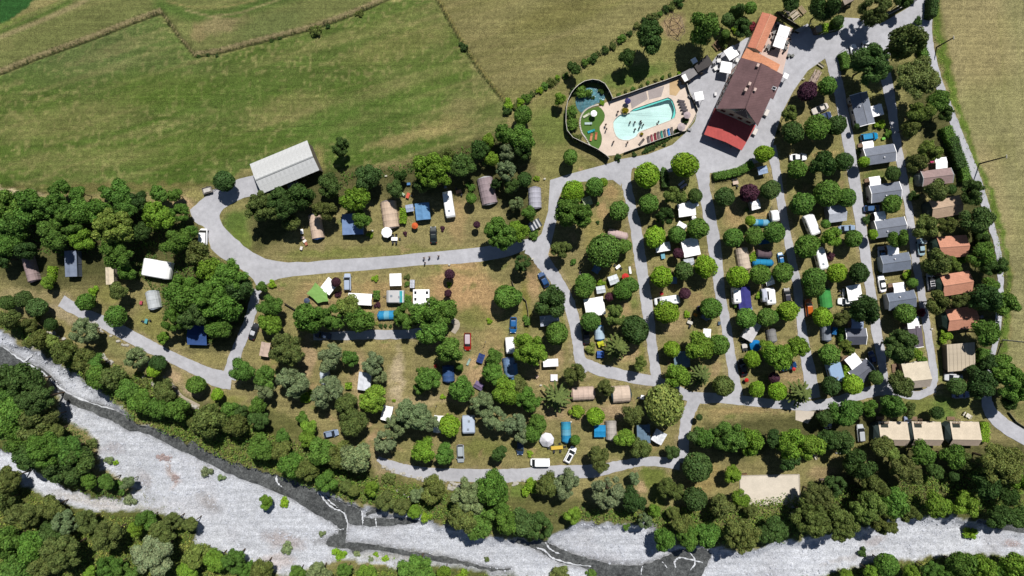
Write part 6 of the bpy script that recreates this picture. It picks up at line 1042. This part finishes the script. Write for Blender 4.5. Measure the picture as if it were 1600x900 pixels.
# ---------------------------------------------------------------- pool
DECK = [(936, 167), (945, 161), (955, 157.5), (1010, 138), (1065, 118.5), (1069, 124), (1077, 149), (1083, 162), (1089, 174), (1081, 190), (1071, 204), (1000, 229), (966, 242), (945, 244), (932, 236), (938, 220), (936, 200), (944, 188), (943, 176)]
struct('pool_deck', sheet(DECK, 'concrete', .10, holes=[smooth_poly(POOL, 2)], skirt=.1), col=C(238, 220, 204))
pw = struct('pool_water', sheet(smooth_poly(POOL, 2), 'poolwater', -.06), label='turquoise water of the swimming pool')
def basin(b):
    P = [W(*p)[:2] for p in smooth_poly(POOL, 2)]; n = len(P); cx, cy, _ = W(1000, 188); fl = []
    for x, y in P:
        px = x/S+800; fl.append((x, y, -.25-1.2*min(1, max(0, (px-985)/30))))
    vs = [(x, y, .12) for x, y in P]+fl; b.add(vs, [(i, (i+1) % n, n+(i+1) % n, n+i) for i in range(n)])
    tr = tessellate_polygon([[Vector((x, y, 0)) for x, y in P]]); b.add(fl, [tuple(q) for q in tr])
struct('pool_basin', M('basin', basin, 'concrete'), col=C(226, 240, 238))
struct('pool_coping', M('coping', lambda b: [b.tube((*W(*p)[:2], .10), (*W(*q)[:2], .10), .10, 5) for p, q in zip(smooth_poly(POOL, 2), smooth_poly(POOL, 2)[1:]+[smooth_poly(POOL, 2)[0]])], 'concrete'), col=C(236, 226, 214))
deep = [(990, 170), (1039, 153.5), (1045, 153), (1051, 157), (1056, 172), (1055, 181), (1050, 186), (1053.5, 172), (1049.5, 159.5), (1042, 156), (994, 172.2)]
struct('pool_ledge', sheet(smooth_poly(deep, 2), 'concrete', -.12, name='pool_ledge'), col=C(120, 226, 216))
struct('paved_strip', sheet([(983, 151), (1009, 141), (1012, 155), (987, 170)], 'concrete', .115), col=C(176, 166, 164)); struct('paved_strip', sheet([(1012, 141), (1038, 134.5), (1033, 151), (1014, 156)], 'concrete', .115), col=C(180, 170, 168))
struct('sand_play_area', sheet([(1046, 128), (1060, 121), (1063, 140), (1056, 150), (1046, 148)], 'concrete', .118), col=C(214, 184, 140))
LAWN = [(930, 168), (936, 167), (942, 173), (945, 180), (943.5, 188), (938, 195), (937, 203), (940, 212), (940, 222), (937, 230), (932, 235), (924, 230), (916, 215), (910, 206), (908, 194), (909, 182), (913, 174)]
mat('turf', C(88, 124, 54), rough=.95, n=((2, .1), (8, .12)), bump=.3, world=True); struct('artificial_lawn', sheet(smooth_poly(LAWN, 2), 'turf', .13))
struct('garden_pond', sheet(smooth_poly([(900, 153), (909, 140), (922, 136), (942, 142), (945, 156), (932, 162), (919, 168), (911, 176), (905, 174), (900, 164)], 2), 'pond', .05), label='dark teal garden pond beside the pool lawn')
struct('stone_edging', M('edg', lambda b: [b.ball((*W(*p)[:2], .12), .28, 5, 4, 1, 1, .6, random.Random(3)) for p in smooth_poly([(934, 164), (924, 167), (914, 173), (908, 182), (906, 194), (909, 207), (915, 216), (922, 228)], 5, False)], 'stone'), kind='stuff', col=C(220, 214, 204), label='curved row of pale stones edging the pool lawn')
# fence round the pool garden: posts, dark netting panels, pale rail
def netfence(P, hgt, label, ref=None, closed=False, rail=(196, 192, 184), pan='net'):
    cx = sum(p[0] for p in P)/len(P); cy = sum(p[1] for p in P)/len(P); t = thing('fence', label, 'fence', cx, cy, 0, 0, None, ref); x0, y0, _ = W(cx, cy); Q = [(W(*p)[0]-x0, W(*p)[1]-y0) for p in P]
    for i, q in enumerate(Q):
        part('post', M(('fp', hgt), lambda b: b.tube((0, 0, 0), (0, 0, hgt+.05), .07, 6), 'metal'), t, C(*rail), loc=(q[0], q[1], 0))
        if i+1 < len(Q):
            r = Q[i+1]; L_ = math.dist(q, r); a = math.atan2(r[1]-q[1], r[0]-q[0])
            part('panel', M(('fpan', round(L_, 2), hgt), lambda b: b.box(0, -.03, .03, L_, .03, hgt-.1), pan), t, C(90, 80, 70), loc=(q[0], q[1], 0), rot=(0, 0, a)); part('rail', M(('frl', round(L_, 2)), lambda b: b.box(0, -.05, -.05, L_, .05, .05), 'metal'), t, C(*rail), loc=(q[0], q[1], hgt), rot=(0, 0, a))
    return t
netfence([(955, 157), (950, 146), (943, 135), (934, 130), (924, 128.5), (912, 131), (903, 136.5), (896, 143), (891, 150), (886, 161), (883.5, 174), (883, 194), (885, 207), (894, 218), (910, 225.5), (932, 236), (945, 245), (950, 250)], 2.6, 'dark netted fence curving round the pond garden left of the pool', 'the curved pool fence')
netfence([(955, 157), (983, 147.5), (1010, 137.5), (1038, 128), (1065, 118)], 1.7, 'pale wall topped fence along the upper side of the pool deck', None, pan='wood')
netfence([(1069, 124), (1073, 137), (1077, 150), (1084, 162), (1089, 174), (1085, 183), (1081, 191), (1071, 205), (1050, 212), (1025, 220.5), (1000, 230), (975, 239)], 1.2, 'low pale fence round the right and lower sides of the pool deck', None)
netfence([(1212, 20), (1224, 29), (1236, 36.5), (1246, 43)], 1.1, 'dark wooden rail fence above the restaurant terrace', None, rail=(90, 76, 62)); netfence([(1240, 50), (1247, 53), (1256, 46), (1265, 39)], 1.1, 'thin rail gate at the left mouth of the entrance yard', None, rail=(190, 190, 190))
netfence([(1281, 55), (1292, 52), (1306, 48)], 1.2, 'white panelled fence in front of the square clipped hedge', None, rail=(226, 224, 220)); netfence([(1364, 33), (1380, 28), (1400, 17), (1421, 5)], 1.6, 'white railing wall along the top of the entrance yard', 'the white entrance wall', rail=(230, 228, 224)); netfence([(1382, 24), (1400, 12), (1418, 1)], 1.4, 'second railing behind the white entrance wall', None, rail=(190, 190, 190))
netfence([(446, 474), (456, 480), (466, 486)], 1.0, 'dark wooden fence running from the green tree towards the great clump', None, rail=(70, 60, 50)); netfence([(1600, 668), (1585, 658), (1574, 644)], .8, 'low wire fence round the field at the lower right corner', None, rail=(110, 110, 90)); netfence([(800, 440), (806, 455), (822, 470), (825, 486), (826, 510)], .9, 'thin wire fence along the narrow green strip left of the first lane', None, rail=(120, 110, 90))
# people, loungers, tables
def lounger(px, py, ang, col, label, grp):
    t = thing('sun_lounger', label, 'sun lounger', px, py, ang, .13, grp)
    part('frame', M('lfr', lambda b: [b.box(-.95, -.3, .25, .95, -.26, .3), b.box(-.95, .26, .25, .95, .3, .3)]+[b.tube((x, y, 0), (x, y, .27), .025, 5) for x in (-.8, .8) for y in (-.28, .28)], 'metal'), t, C(90, 84, 84)); part('seat', M('lse', lambda b: b.box(-.95, -.27, .27, .35, .27, .33), 'fabric'), t, C(*col)); part('backrest', M('lba', lambda b: b.slab([(.36, -.27, .33), (.92, -.27, .62), (.92, .27, .62), (.36, .27, .33)][::-1], .05), 'fabric'), t, C(*col)); return t
LG = 'sun loungers on the pool deck'
for i, (a, b_) in enumerate([(1063.5, 158.5), (1065, 163), (1067, 167.5), (1068.5, 172), (1070.5, 177.5)]): lounger(a, b_, 170, (96, 90, 96), '%s grey lounger from the top in the column right of the pool' % ['first', 'second', 'third', 'fourth', 'fifth'][i], LG)
for i, (a, b_, cc, nm) in enumerate([(1013, 219, (120, 108, 108), 'grey lounger at the left end'), (1018, 216.5, (176, 100, 108), 'pinkish lounger second from the left'), (1023.5, 214, (140, 50, 64), 'dark red lounger'), (1028.5, 212, (130, 116, 120), 'grey lounger between the dark red and the teal one'), (1033.5, 210.5, (70, 160, 146), 'teal lounger'), (1038.5, 208.5, (116, 108, 116), 'grey lounger between the teal and the blue one'), (1044.5, 207, (40, 140, 220), 'bright blue lounger'), (1049.5, 205, (126, 120, 116), 'grey lounger at the right end')]): lounger(a, b_, 100, cc, nm+' of the row below the pool', LG)
lounger(1002, 222, 50, (120, 112, 108), 'single slanted grey lounger below the small planter', LG); lounger(916, 181, 30, (226, 230, 200), 'cream lounger left of the lawn parasol', LG); lounger(919, 193.5, 0, (200, 224, 222), 'pale lounger in the middle of the pool lawn', LG); lounger(923.5, 205.5, 20, (50, 176, 190), 'turquoise lounger on the pool lawn', LG); lounger(931, 213, 85, (214, 130, 90), 'right orange lounger on the pool lawn', LG); lounger(923.5, 215, 80, (220, 150, 110), 'left orange lounger on the pool lawn', LG)
lounger(1064, 286.5, 40, (216, 214, 230), 'white lounger in shade under the bright round tree by the yard', None); lounger(1067, 291, 35, (190, 184, 214), 'lilac lounger below the white one in tree shade', None); lounger(732.5, 565, 65, (170, 200, 190), 'pale green lounger on the bare strip below the red car', None); lounger(984, 422, 100, W1, 'white lounger above the red parasol', None)
for px, py, r, lab in ((976, 173.5, 1.05, 'round stone planter at the upper left corner of the pool'), (1002, 210, .5, 'small planter with a bush at the lower edge of the pool')):
    t = thing('planter', lab, 'planter', px, py, 0, .1); part('rim', M(('pln', r), lambda b: [b.tube((0, 0, 0), (0, 0, .45), r, 14, r*.95)], 'stone'), t, C(214, 200, 170)); part('soil', M(('pls', r), lambda b: b.tube((0, 0, .4), (0, 0, .47), r*.8, 12), 'stone'), t, C(90, 80, 50)); part('flowers', PRO['S'][1], t, C(150, 140, 30, k=1.5), loc=(0, 0, .6), scale=(r*.5,)*3)
def table(px, py, ang, label, L=1.5, Wd=.8, col=W1, chairs=0, ccol=(60, 62, 70)):
    t = thing('camping_table', label, 'table', px, py, ang, .02, 'tables on the campsite')
    part('tabletop', M(('tt', L, Wd), lambda b: b.box(-L/2, -Wd/2, .70, L/2, Wd/2, .75), 'shell'), t, C(*col))
    for sx in (-1, 1):
        for sy in (-1, 1): part('leg', M('tleg', lambda b: b.tube((0, 0, 0), (0, 0, .7), .025, 5), 'metal'), t, C(150, 150, 155), loc=(sx*(L/2-.1), sy*(Wd/2-.08), 0))
    x0, y0, _ = W(px, py)
    nm = ['upper left', 'lower right', 'upper right', 'lower left', 'left end', 'right end']
    for k in range(chairs):
        u, v, a = [(-L*.28, Wd/2+.45, 90), (L*.28, -Wd/2-.45, -90), (L*.28, Wd/2+.45, 90), (-L*.28, -Wd/2-.45, -90), (-L/2-.5, 0, 180), (L/2+.5, 0, 0)][k]
        ca, sa = math.cos(R2D(ang)), math.sin(R2D(ang)); X = x0+u*ca-v*sa; Y = y0+u*sa+v*ca
        c = thing('camping_chair', '%s chair at the %s' % (nm[k], label), 'chair', X/S+800, 450-Y/S, ang+a, .02, 'camping chairs'); part('seat', M('cs', lambda b: b.box(-.24, -.25, .42, .24, .25, .46), 'fabric'), c, C(*ccol)); part('backrest', M('cbk', lambda b: b.slab([(.22, -.25, .45), (.22, .25, .45), (.36, .25, .92), (.36, -.25, .92)], .04), 'fabric'), c, C(*ccol))
        for sx in (-1, 1):
            for sy in (-1, 1): part('leg', M('cl', lambda b: b.tube((0, 0, 0), (0, 0, .43), .02, 5), 'metal'), c, C(120, 120, 125), loc=(sx*.2, sy*.22, 0))
    return t
table(617, 373.5, 0, 'oval white table right of the round white parasol', 1.6, .9, W1, 6)
table(717, 300, 20, 'wooden table with red cloth right of the long white caravan', 1.4, .8, (200, 150, 110), 2)
table(638, 306, 70, 'narrow orange red table above the light blue square tent', 1.4, .8, (220, 90, 60), 2)
table(865.5, 589.5, 0, 'square white table at the picnic spot above the left tan tent', 1.8, 1.7, (236, 232, 238), 0)
table(870, 698.5, 5, 'long table with yellow cloth above the white panel van', 3.0, .9, (236, 200, 80), 6)
table(1003, 620, 80, 'small white table right of the tan tent with dark ends', 1.1, .9, W1, 2)
table(1035, 400, 10, 'blue table below the white awning', 1.0, 1.5, (110, 180, 204), 0)
table(965, 417, 40, 'white table under the large round tree of the first island', 1.3, .7, W1, 2)
table(1148, 286, 10, 'pale table under the long curved hedge', 1.4, .9, (214, 190, 172), 3)
table(1162, 540, 10, 'white table left of the round blue tent', 1.3, 1.1, (226, 220, 214), 4)
table(1077, 503.5, -20, 'white table between two green trees below the motorhome', 1.4, .8, (220, 216, 206), 3)
table(1105, 497, 10, 'small table in shade beneath the tree by the third lane', 1.0, .7, (200, 210, 226), 0)
table(230.5, 501.5, 75, 'teal table on the grass above the left lane', 1.2, .7, (100, 176, 180), 2)
table(473, 362, 95, 'white table covered with camping gear left of the tan tent', 1.2, .7, W1, 0)
table(686, 370, 0, 'x', .1, .1) if False else None
table(1280, 457, 0, 'dark table left of the green tent', 1.4, .8, (90, 96, 84), 0)
table(1316, 457, 95, 'white table left of the awning above the white car', 2.0, .6, (226, 228, 232), 3)
table(1509, 648, 60, 'white table with white chairs above the right beige lodge', 1.0, .7, (240, 234, 220), 4, (236, 230, 214))
table(909, 429, 10, 'low pale table below the large round tree', 1.2, .6, (220, 200, 186), 1)
for i, (a, b_) in enumerate([(1213, 42), (1209, 52), (1207, 60), (1199, 74), (1201, 78), (1232, 54), (1228, 68), (1226, 76)]): table(a, b_, 20*i, ['uppermost dark table on the left of the terrace', 'second dark table on the left of the terrace', 'third dark table on the left of the terrace', 'terrace table above the purple tree', 'terrace table touching the purple tree', 'upper table on the right edge of the terrace', 'middle table on the right edge of the terrace', 'lower table on the right edge of the terrace'][i], 1.1, .8, (60, 58, 60), 2, (70, 66, 66))
for i, (a, b_) in enumerate([(1122, 96), (1117, 108), (1150, 95)]): table(a, b_, 30*i, ['round yard table above left of the white canopy', 'round yard table left of the white canopy', 'table squeezed between canopy and wall'][i], 1.0, 1.0, (214, 214, 214), 3)
def bench(px, py, ang, label, col=(150, 120, 90), picnic=False):
    t = thing('picnic_bench' if picnic else 'bench', label, 'bench', px, py, ang, .02, 'benches')
    if picnic:
        for k in range(4): part('plank', M('plk', lambda b: b.box(-1.1, -.09, 0, 1.1, .09, .04), 'wood'), t, C(*col), loc=(0, -.3+.2*k, .74))
        for sy in (-1, 1): part('seat', M('plk2', lambda b: b.box(-1.1, -.14, 0, 1.1, .14, .05), 'wood'), t, C(*col), loc=(0, sy*.8, .44))
        for sx in (-1, 1): part('leg', M('plg', lambda b: [b.tube((0, -.85, 0), (0, .3, .72), .05), b.tube((0, .85, 0), (0, -.3, .72), .05), b.tube((0, -.85, .42), (0, .85, .42), .05)], 'wood'), t, C(*col), loc=(sx*.8, 0, 0))
    else:
        for k in range(3): part('slat', M('bsl', lambda b: b.box(-.9, -.07, 0, .9, .07, .04), 'wood'), t, C(*col), loc=(0, -.16+.16*k, .44))
        part('backrest', M('bbk', lambda b: b.box(-.9, -.02, 0, .9, .02, .35), 'wood'), t, C(*col), loc=(0, .28, .55))
        for sx in (-1, 1): part('leg', M('blg', lambda b: b.box(-.04, -.22, 0, .04, .26, .44), 'metal'), t, C(100, 100, 100), loc=(sx*.7, 0, 0))
    return t
bench(1281, 103, -35, 'pale stone bench at the tip of the triangular lawn', (214, 206, 190)); bench(1272, 712.5, -60, 'pale bench on the grass above the petanque court', (230, 222, 204)); bench(1161, 740, 0, 'bench on the upper left edge of the petanque court'); bench(1285, 748, 5, 'bench half under the tree right of the petanque court', (150, 130, 124)); bench(1239, 800, 10, 'low bench among the rocks below the petanque court', (200, 190, 170)); bench(1310, 706.5, 0, 'thin white bench below the lower wood beside the lawn', (220, 220, 220))
# giant chess like stone table set on the triangular lawn
struct('paved_pad', sheet([(1272, 112), (1281, 116), (1271, 134), (1262, 130)], 'concrete', .03), col=C(196, 184, 170))
for i, (a, b_) in enumerate([(1275, 117), (1271, 124), (1267, 131)]): bench(a, b_, 62, '%s picnic bench on the paved pad of the triangular lawn' % ['upper', 'middle', 'lower'][i], (190, 170, 156), True)
bench(1120, 72, -50, 'wooden picnic bench among bushes left of the tilted white canopy', (130, 104, 80), True); bench(1251, 18, -50, 'long wooden seesaw bench in the play garden', (170, 150, 120), True); bench(1240, 25, 40, 'round pale picnic set under the dark tree in the play garden', (210, 196, 176), True); bench(1232, 18, 40, 'pale picnic set beside the dark tree in the play garden', (210, 196, 180), True)
for px, py, lab in ((1254.5, 124, 'small pale stone on the triangular lawn'), (702, 414, 'white marker stone beside the main lane'), (851, 280, 'white marker post at the start of the main lane'), (603.5, 275.5, 'white lamp post on the grass above the trees'), (832, 405, 'dark stone at the foot of the blue grey fir'), (845, 602, 'white bucket above the star shaped fir'), (892, 659, 'yellow bucket right of the star shaped fir'), (1455, 514, 'white bucket on the grass left of the lowest orange chalet'), (582, 361, 'white bucket right of the blue grey frame tent')):
    solo('marker_stone', M('mst', lambda b: b.ball((0, 0, .25), .35, 7, 5, 1, .8, .8, random.Random(4)), 'stone'), lab, 'stone', px, py, 0, 0, None, C(226, 222, 206))
# climbing frame
t = thing('climbing_frame', 'hexagonal rope climbing frame on bare ground above the pool', 'climbing frame', 1054, 41, 15, 0, None, 'the climbing frame')
def climb(b):
    R = 2.9; top = [(-.7, 1.3, 2.6), (.9, -1.6, 2.4)]; base = [(R*.9*math.cos(6.283*i/6+.5), R*1.35*math.sin(6.283*i/6+.5), 0) for i in range(6)]; md = [(p[0]*.62, p[1]*.62, 1.5) for p in base]
    for i in range(6): b.tube(base[i], md[i], .06, 5); b.tube(md[i], md[(i+1) % 6], .05, 5); b.tube(base[i], base[(i+1) % 6], .05, 5); b.tube(md[i], top[0 if md[i][1] > 0 else 1], .06, 5)
    b.tube(top[0], top[1], .07, 5)
part('frame', M('climb', climb, 'metal'), t, C(110, 84, 80))
# petanque court
CT = [(1155.5, 743), (1248.5, 741), (1250, 787), (1157, 790)]
struct('petanque_court', sheet(CT, 'concrete', .05), col=C(230, 220, 204))
t = thing('court_border', 'low timber border round the pale rectangular petanque court', 'border', 1202, 765, 0, 0, None, 'the petanque court'); x0, y0, _ = W(1202, 765)
for i in range(4):
    p, q = W(*CT[i]), W(*CT[(i+1) % 4]); part('beam', M(('beam', i), lambda b: b.tube((p[0]-x0, p[1]-y0, .12), (q[0]-x0, q[1]-y0, .12), .13, 4), 'wood'), t, C(206, 196, 180))
# poles
for i, (bx, by, hh, tx, ty, lab, cc) in enumerate([(1530, 256, 9.8, 0, 0, 'tall utility pole beside the farm track level with the beige chalet', (70, 62, 54)), (1463, 74, 6.0, .6, .3, 'utility pole beside the exit road at the top right', (70, 62, 54)), (1566, 531, 9.0, 0, 0, 'pale concrete utility pole at the right edge below the orange chalets', (200, 196, 186))]):
    t = thing('utility_pole', lab, 'utility pole', bx, by, 0, 0, 'utility poles along the farm track'); part('pole', M(('up', hh, tx), lambda b: b.tube((0, 0, -.3), (tx, ty, hh), .2, 8, .13), 'wood'), t, C(*cc)); part('insulator', M(('ui', hh, tx), lambda b: [b.ball((tx, ty+k*.3, hh+.1), .13) for k in (-1, 0, 1)]+[b.box(tx-.05, ty-.5, hh-.1, tx+.05, ty+.5, hh)], 'metal'), t, C(220, 216, 206))
for px, py, lab in ((759, 533, 'thin dark pole standing on the bare strip right of the red car'), (683, 632, 'leaning dark pole between the small yellow bush and the broad tree'), (1311, 83, 'thin road sign pole above the hedge by the white cars')):
    t = thing('pole', lab, 'pole', px, py, 0, 0); part('shaft', M('spole', lambda b: b.tube((0, 0, 0), (0, 0, 3.2), .06), 'metal'), t, C(80, 76, 70)); part('cap', M('scap', lambda b: b.ball((0, 0, 3.25), .1), 'metal'), t, C(180, 180, 180))
# stone garden gate block at the top right
solo('gate_pillar', M('gp', lambda b: [b.box(-.5, -.4, 0, .5, .4, 2.0), b.box(-.6, -.5, 2.0, .6, .5, 2.15, .1, .1)], 'stone'), 'white gate pillar at the right end of the entrance wall', 'pillar', 1426, 1, 0, 0, None, C(236, 236, 236))
# gear heaps: small separate things
GEAR = [(474, 372, (214, 190, 176), 'pale bag among the gear left of the tan tent'), (477, 377, (240, 236, 230), 'white box among the gear left of the tan tent'), (472, 388, (236, 232, 226), 'lowest white crate left of the tan tent'), (479, 381, (190, 120, 96), 'brown box among the gear left of the tan tent'), (630, 304, (200, 224, 190), 'pale green mat above the orange red table'), (639, 288, (70, 130, 190), 'blue box between trees above the orange red table'), (84, 433, (210, 60, 50), 'red box beside the hedge under the left wood'), (222, 473, (200, 90, 110), 'pink box left of the pale domed tent'), (681, 571, (190, 50, 40), 'red box left of the dark blue tent'), (1086, 492, (230, 140, 40), 'orange box below the motorhome in tree shade'), (1454, 253, (206, 60, 120), 'magenta cushion above the pink roofed chalet'), (839, 588, (220, 190, 170), 'pale bag near the picnic spot'), (1123, 505, (70, 96, 120), 'blue barrel by the third lane below the round tree'), (1119, 484, (90, 100, 130), 'grey crate left of the third lane'), (1372, 165, (214, 214, 220), 'white appliance between home and awning at the uppermost home'), (1379, 217, (120, 200, 60), 'lime green toy car right of the turquoise car'), (1416, 572, (240, 238, 230), 'white locker above the lodge at the lane bend'), (1428, 567, (240, 236, 224), 'second white locker above the lodge at the lane bend'), (1485, 581, (206, 208, 214), 'pale frame box above the white estate car'), (1559, 500, (214, 216, 220), 'white crate on the farm track beside the lowest orange chalet'), (1531, 495, (110, 110, 120), 'grey crate right of the lowest orange chalet'), (1068, 458, (120, 120, 140), 'grey crate above the motorhome'), (1117, 148, (220, 220, 224), 'small white board in the yard left of the restaurant'), (1077, 151, (90, 90, 96), 'dark bin at the pool gate'), (1077, 203, (120, 124, 130), 'grey bin outside the lower right corner of the pool'), (1237, 88, (60, 66, 60), 'dark plant tub at the edge of the terrace'), (1231, 88, (50, 60, 50), 'second plant tub at the edge of the terrace'), (1453, 428, (226, 224, 214), 'white board at the upper end of the car with the roof rack'), (1444, 378, (240, 236, 220), 'white bucket right of the silver saloon'), (1451, 391, (226, 222, 212), 'pale board right of the silver saloon')]
for i, (a, b_, cc, lab) in enumerate(GEAR): solo('crate' if i % 2 else 'box', M('gear%d' % (i % 3), lambda b: [b.box(-.42, -.3, 0, .42, .3, .5+.1*(i % 3), .04, .04), b.box(-.45, -.33, .5+.1*(i % 3), .45, .33, .56+.1*(i % 3), .03, .03)], 'shell'), lab, 'box', a, b_, 37*i, .03, None, C(*cc))
# people: one continuous skinned body each, clothes and hair as parts
def body_mesh(name, J, E, R, m, lv=1):
    me = bpy.data.meshes.new('tmp'); me.from_pydata(J, E, []); o = bpy.data.objects.new('tmp', me); COL.objects.link(o)
    s_ = o.modifiers.new('skin', 'SKIN'); sv = me.skin_vertices[0].data if me.skin_vertices else None
    if sv is None:
        bpy.context.view_layer.objects.active = o; me.attributes.new
    for i, r in enumerate(R): sv[i].radius = (r, r)
    sv[0].use_root = True; ss = o.modifiers.new('sub', 'SUBSURF'); ss.levels = lv; ss.render_levels = lv
    dg = bpy.context.evaluated_depsgraph_get(); out = bpy.data.meshes.new_from_object(o.evaluated_get(dg)); out.name = name; out.materials.clear(); out.materials.append(MATS[m]); out.shade_smooth(); bpy.data.objects.remove(o); return out
def person_walk(ph, swim=False):
    J = [(0, 0, .95), (0, 0, 1.15), (0, 0, 1.38), (0, 0, 1.5), (.02, 0, 1.62), (.02, 0, 1.74)]; R = [.14, .13, .15, .06, .10, .085]; E = [(0, 1), (1, 2), (2, 3), (3, 4), (4, 5)]
    for s_ in (-1, 1):
        k = s_*ph; i = len(J); J += [(.0, s_*.1, .88), (.16*k, s_*.1, .48), (.26*k-.06, s_*.1, .08), (.26*k+.12, s_*.1, .04)]; R += [.09, .06, .045, .04]; E += [(0, i), (i, i+1), (i+1, i+2), (i+2, i+3)]
        i = len(J); J += [(0, s_*.2, 1.4), (-.1*k, s_*.27, 1.12), (.08-.16*k, s_*.27, .88), (.1-.17*k, s_*.27, .8)]; R += [.06, .045, .035, .035]; E += [(2, i), (i, i+1), (i+1, i+2), (i+2, i+3)]
        for f in range(3): J.append((.1-.17*k+.02*(f-1), s_*(.27), .72)); R.append(.011); E.append((i+3, len(J)-1))
    return J, E, R
PM = {}
def person(px, py, ang, label, shirt, trousers, ph=1.0, z=.06, pose='walk'):
    t = thing('person', label, 'person', px, py, ang, z, 'people', None, 1.5 if pose == 'walk' else 0)
    k = (round(ph, 1))
    if k not in PM:
        J, E, R = person_walk(ph); PM[k] = body_mesh('body', J, E, R, 'skin')
    a = part('body', PM[k], t)
    a2 = part('shirt', M('shirt', lambda b: b.loft([[(.15*s1*math.cos(6.283*i/10), .20*s1*math.sin(6.283*i/10), zz) for i in range(10)] for zz, s1 in ((.9, .95), (1.1, .9), (1.35, 1.1), (1.46, .75))]), 'fabric'), t, C(*shirt)); a3 = part('shorts', M('shorts', lambda b: b.loft([[(.17*s1*math.cos(6.283*i/10), .2*s1*math.sin(6.283*i/10), zz) for i in range(10)] for zz, s1 in ((.58, 1.0), (.8, 1.0), (.95, .92))]), 'fabric'), t, C(*trousers)); a4 = part('hair', M('hair', lambda b: b.ball((0, 0, 1.72), .125, 8, 6, 1.05, .9, .9), 'hair'), t)
    if pose == 'lie':
        for o in (a, a2, a3, a4): o.rotation_euler = (0, R2D(-90), 0); o.location = (.9, 0, .35)
    return t
person(662, 403, 60, 'person in dark clothes walking at the left of the group on the main lane', (50, 50, 60), (40, 40, 50), 1); person(670.5, 401.5, 80, 'person in a grey top walking second in the group on the main lane', (120, 110, 110), (60, 60, 80), .8); person(685, 400, 90, 'person in a dark brown top walking rightmost of the group on the lane', (80, 60, 50), (40, 44, 60), -1); person(663.5, 410.5, 20, 'person in a blue top at the lower edge of the main lane', (50, 60, 90), (30, 30, 40), .6)
for i, (a, b_) in enumerate([(986, 189), (993.5, 189), (1003, 187), (1004, 190), (1031, 188), (1029, 192), (994, 200), (1001, 197.5), (1007, 192.5)]):
    person(a, b_, 40*i, ['swimmer furthest left in the deeper water of the pool', 'swimmer second from the left in the pool', 'upper swimmer of the pair in the middle of the pool', 'lower swimmer of the pair in the middle of the pool', 'upper swimmer near the right end of the pool', 'lower swimmer near the right end of the pool', 'swimmer nearest the lower edge of the pool', 'swimmer just below the middle pair in the pool', 'swimmer right of the middle pair in the pool'][i], (60, 60, 90), (60, 60, 90), .8, -1.22 if a > 1000 else -.95)
for i, (a, b_, lab) in enumerate([(948, 201, 'person standing on the pale deck left of the shallow end'), (947, 194, 'person on the deck above the other one left of the shallow end'), (959, 221, 'person on the lower part of the pool deck'), (981, 222, 'person at the lower rim of the shallow end'), (966, 174, 'person left of the round stone planter')]): person(a, b_, 60*i, lab, (200, 160, 140) if i % 2 else (70, 80, 110), (60, 60, 80), .3+.2*i, .12)

# ================================================================ LABELS OF PLANTS (position against named landmarks)
REFS += [('the lower left photo corner', 0, 900), ('the left photo edge', 0, 640), ('the red stone heap', 252, 716), ('the river bend', 530, 810), ('the left lane dead end', 95, 468), ('the west lane corner', 355, 600), ('the bottom lane start', 595, 716), ('the bottom lane corner', 1065, 722), ('the upper left photo corner', 0, 0), ('the grassy islet in the gravel', 1515, 831), ('the lower right photo corner', 1600, 900), ('the dark stream end', 1110, 870), ('the round green islet bush', 425, 783), ('the upper meadow ditch corner', 262, 35), ('the triangular lawn', 1270, 140), ('the sand patch', 288, 315), ('the bare pitch', 720, 450), ('the lane junction', 838, 392), ('the gravel bar middle', 960, 850), ('the bottom photo edge', 700, 900), ('the scrub island', 90, 700), ('the right photo edge', 1600, 730), ('the bare gravel tongue', 320, 790)]
def fits(l_): return l_ if len(l_.split()) <= 16 else l_.replace('down and ', 'lower ').replace('up and ', 'upper ').replace('the dark blue tent by the great wood', 'the dark blue tent by the wood')
def dirw(dx, dy):
    a = math.degrees(math.atan2(-dy, dx)) % 360; return ['right of', 'up and right of', 'above', 'up and left of', 'left of', 'down and left of', 'below', 'down and right of'][int((a+22.5)//45) % 8]
keys = {}
for rec in PLANTS:
    e, px, py, r, k, c = rec; best = sorted(REFS, key=lambda q: (q[1]-px)**2+(q[2]-py)**2)
    sz = ('small ' if r < (11 if k != 'S' else 5) else ('large ' if r > (22 if k != 'S' else 9) else '')) if k != 'B' else ''
    ds = sz+CN[c]+' '+KN[k]; b0 = best[0]
    rec.append((ds, dirw(px-b0[1], py-b0[2]), b0[0])); rec.append(math.hypot(px-b0[1], py-b0[2])); keys.setdefault(rec[6], []).append(rec)
ORD = ['nearest ', 'second ', 'third ', 'fourth ', 'fifth ', 'sixth ', 'seventh ', 'eighth ', 'ninth ', 'tenth ', 'eleventh ', 'twelfth ']
for kk, recs in keys.items():
    recs.sort(key=lambda q: q[7])
    for i, q in enumerate(recs):
        ds, dw, rf = kk
        q[0]['label'] = '%s %s %s' % (ds, dw, rf) if len(recs) == 1 else '%s%s %s %s' % (ORD[min(i, 11)], ds, dw, rf)
        q[0]['label'] = fits(q[0]['label'])
        q[0]['group'] = {'S': 'bushes', 'R': 'round clipped trees on the pitches'}.get(q[4], 'trees in and around the campsite')
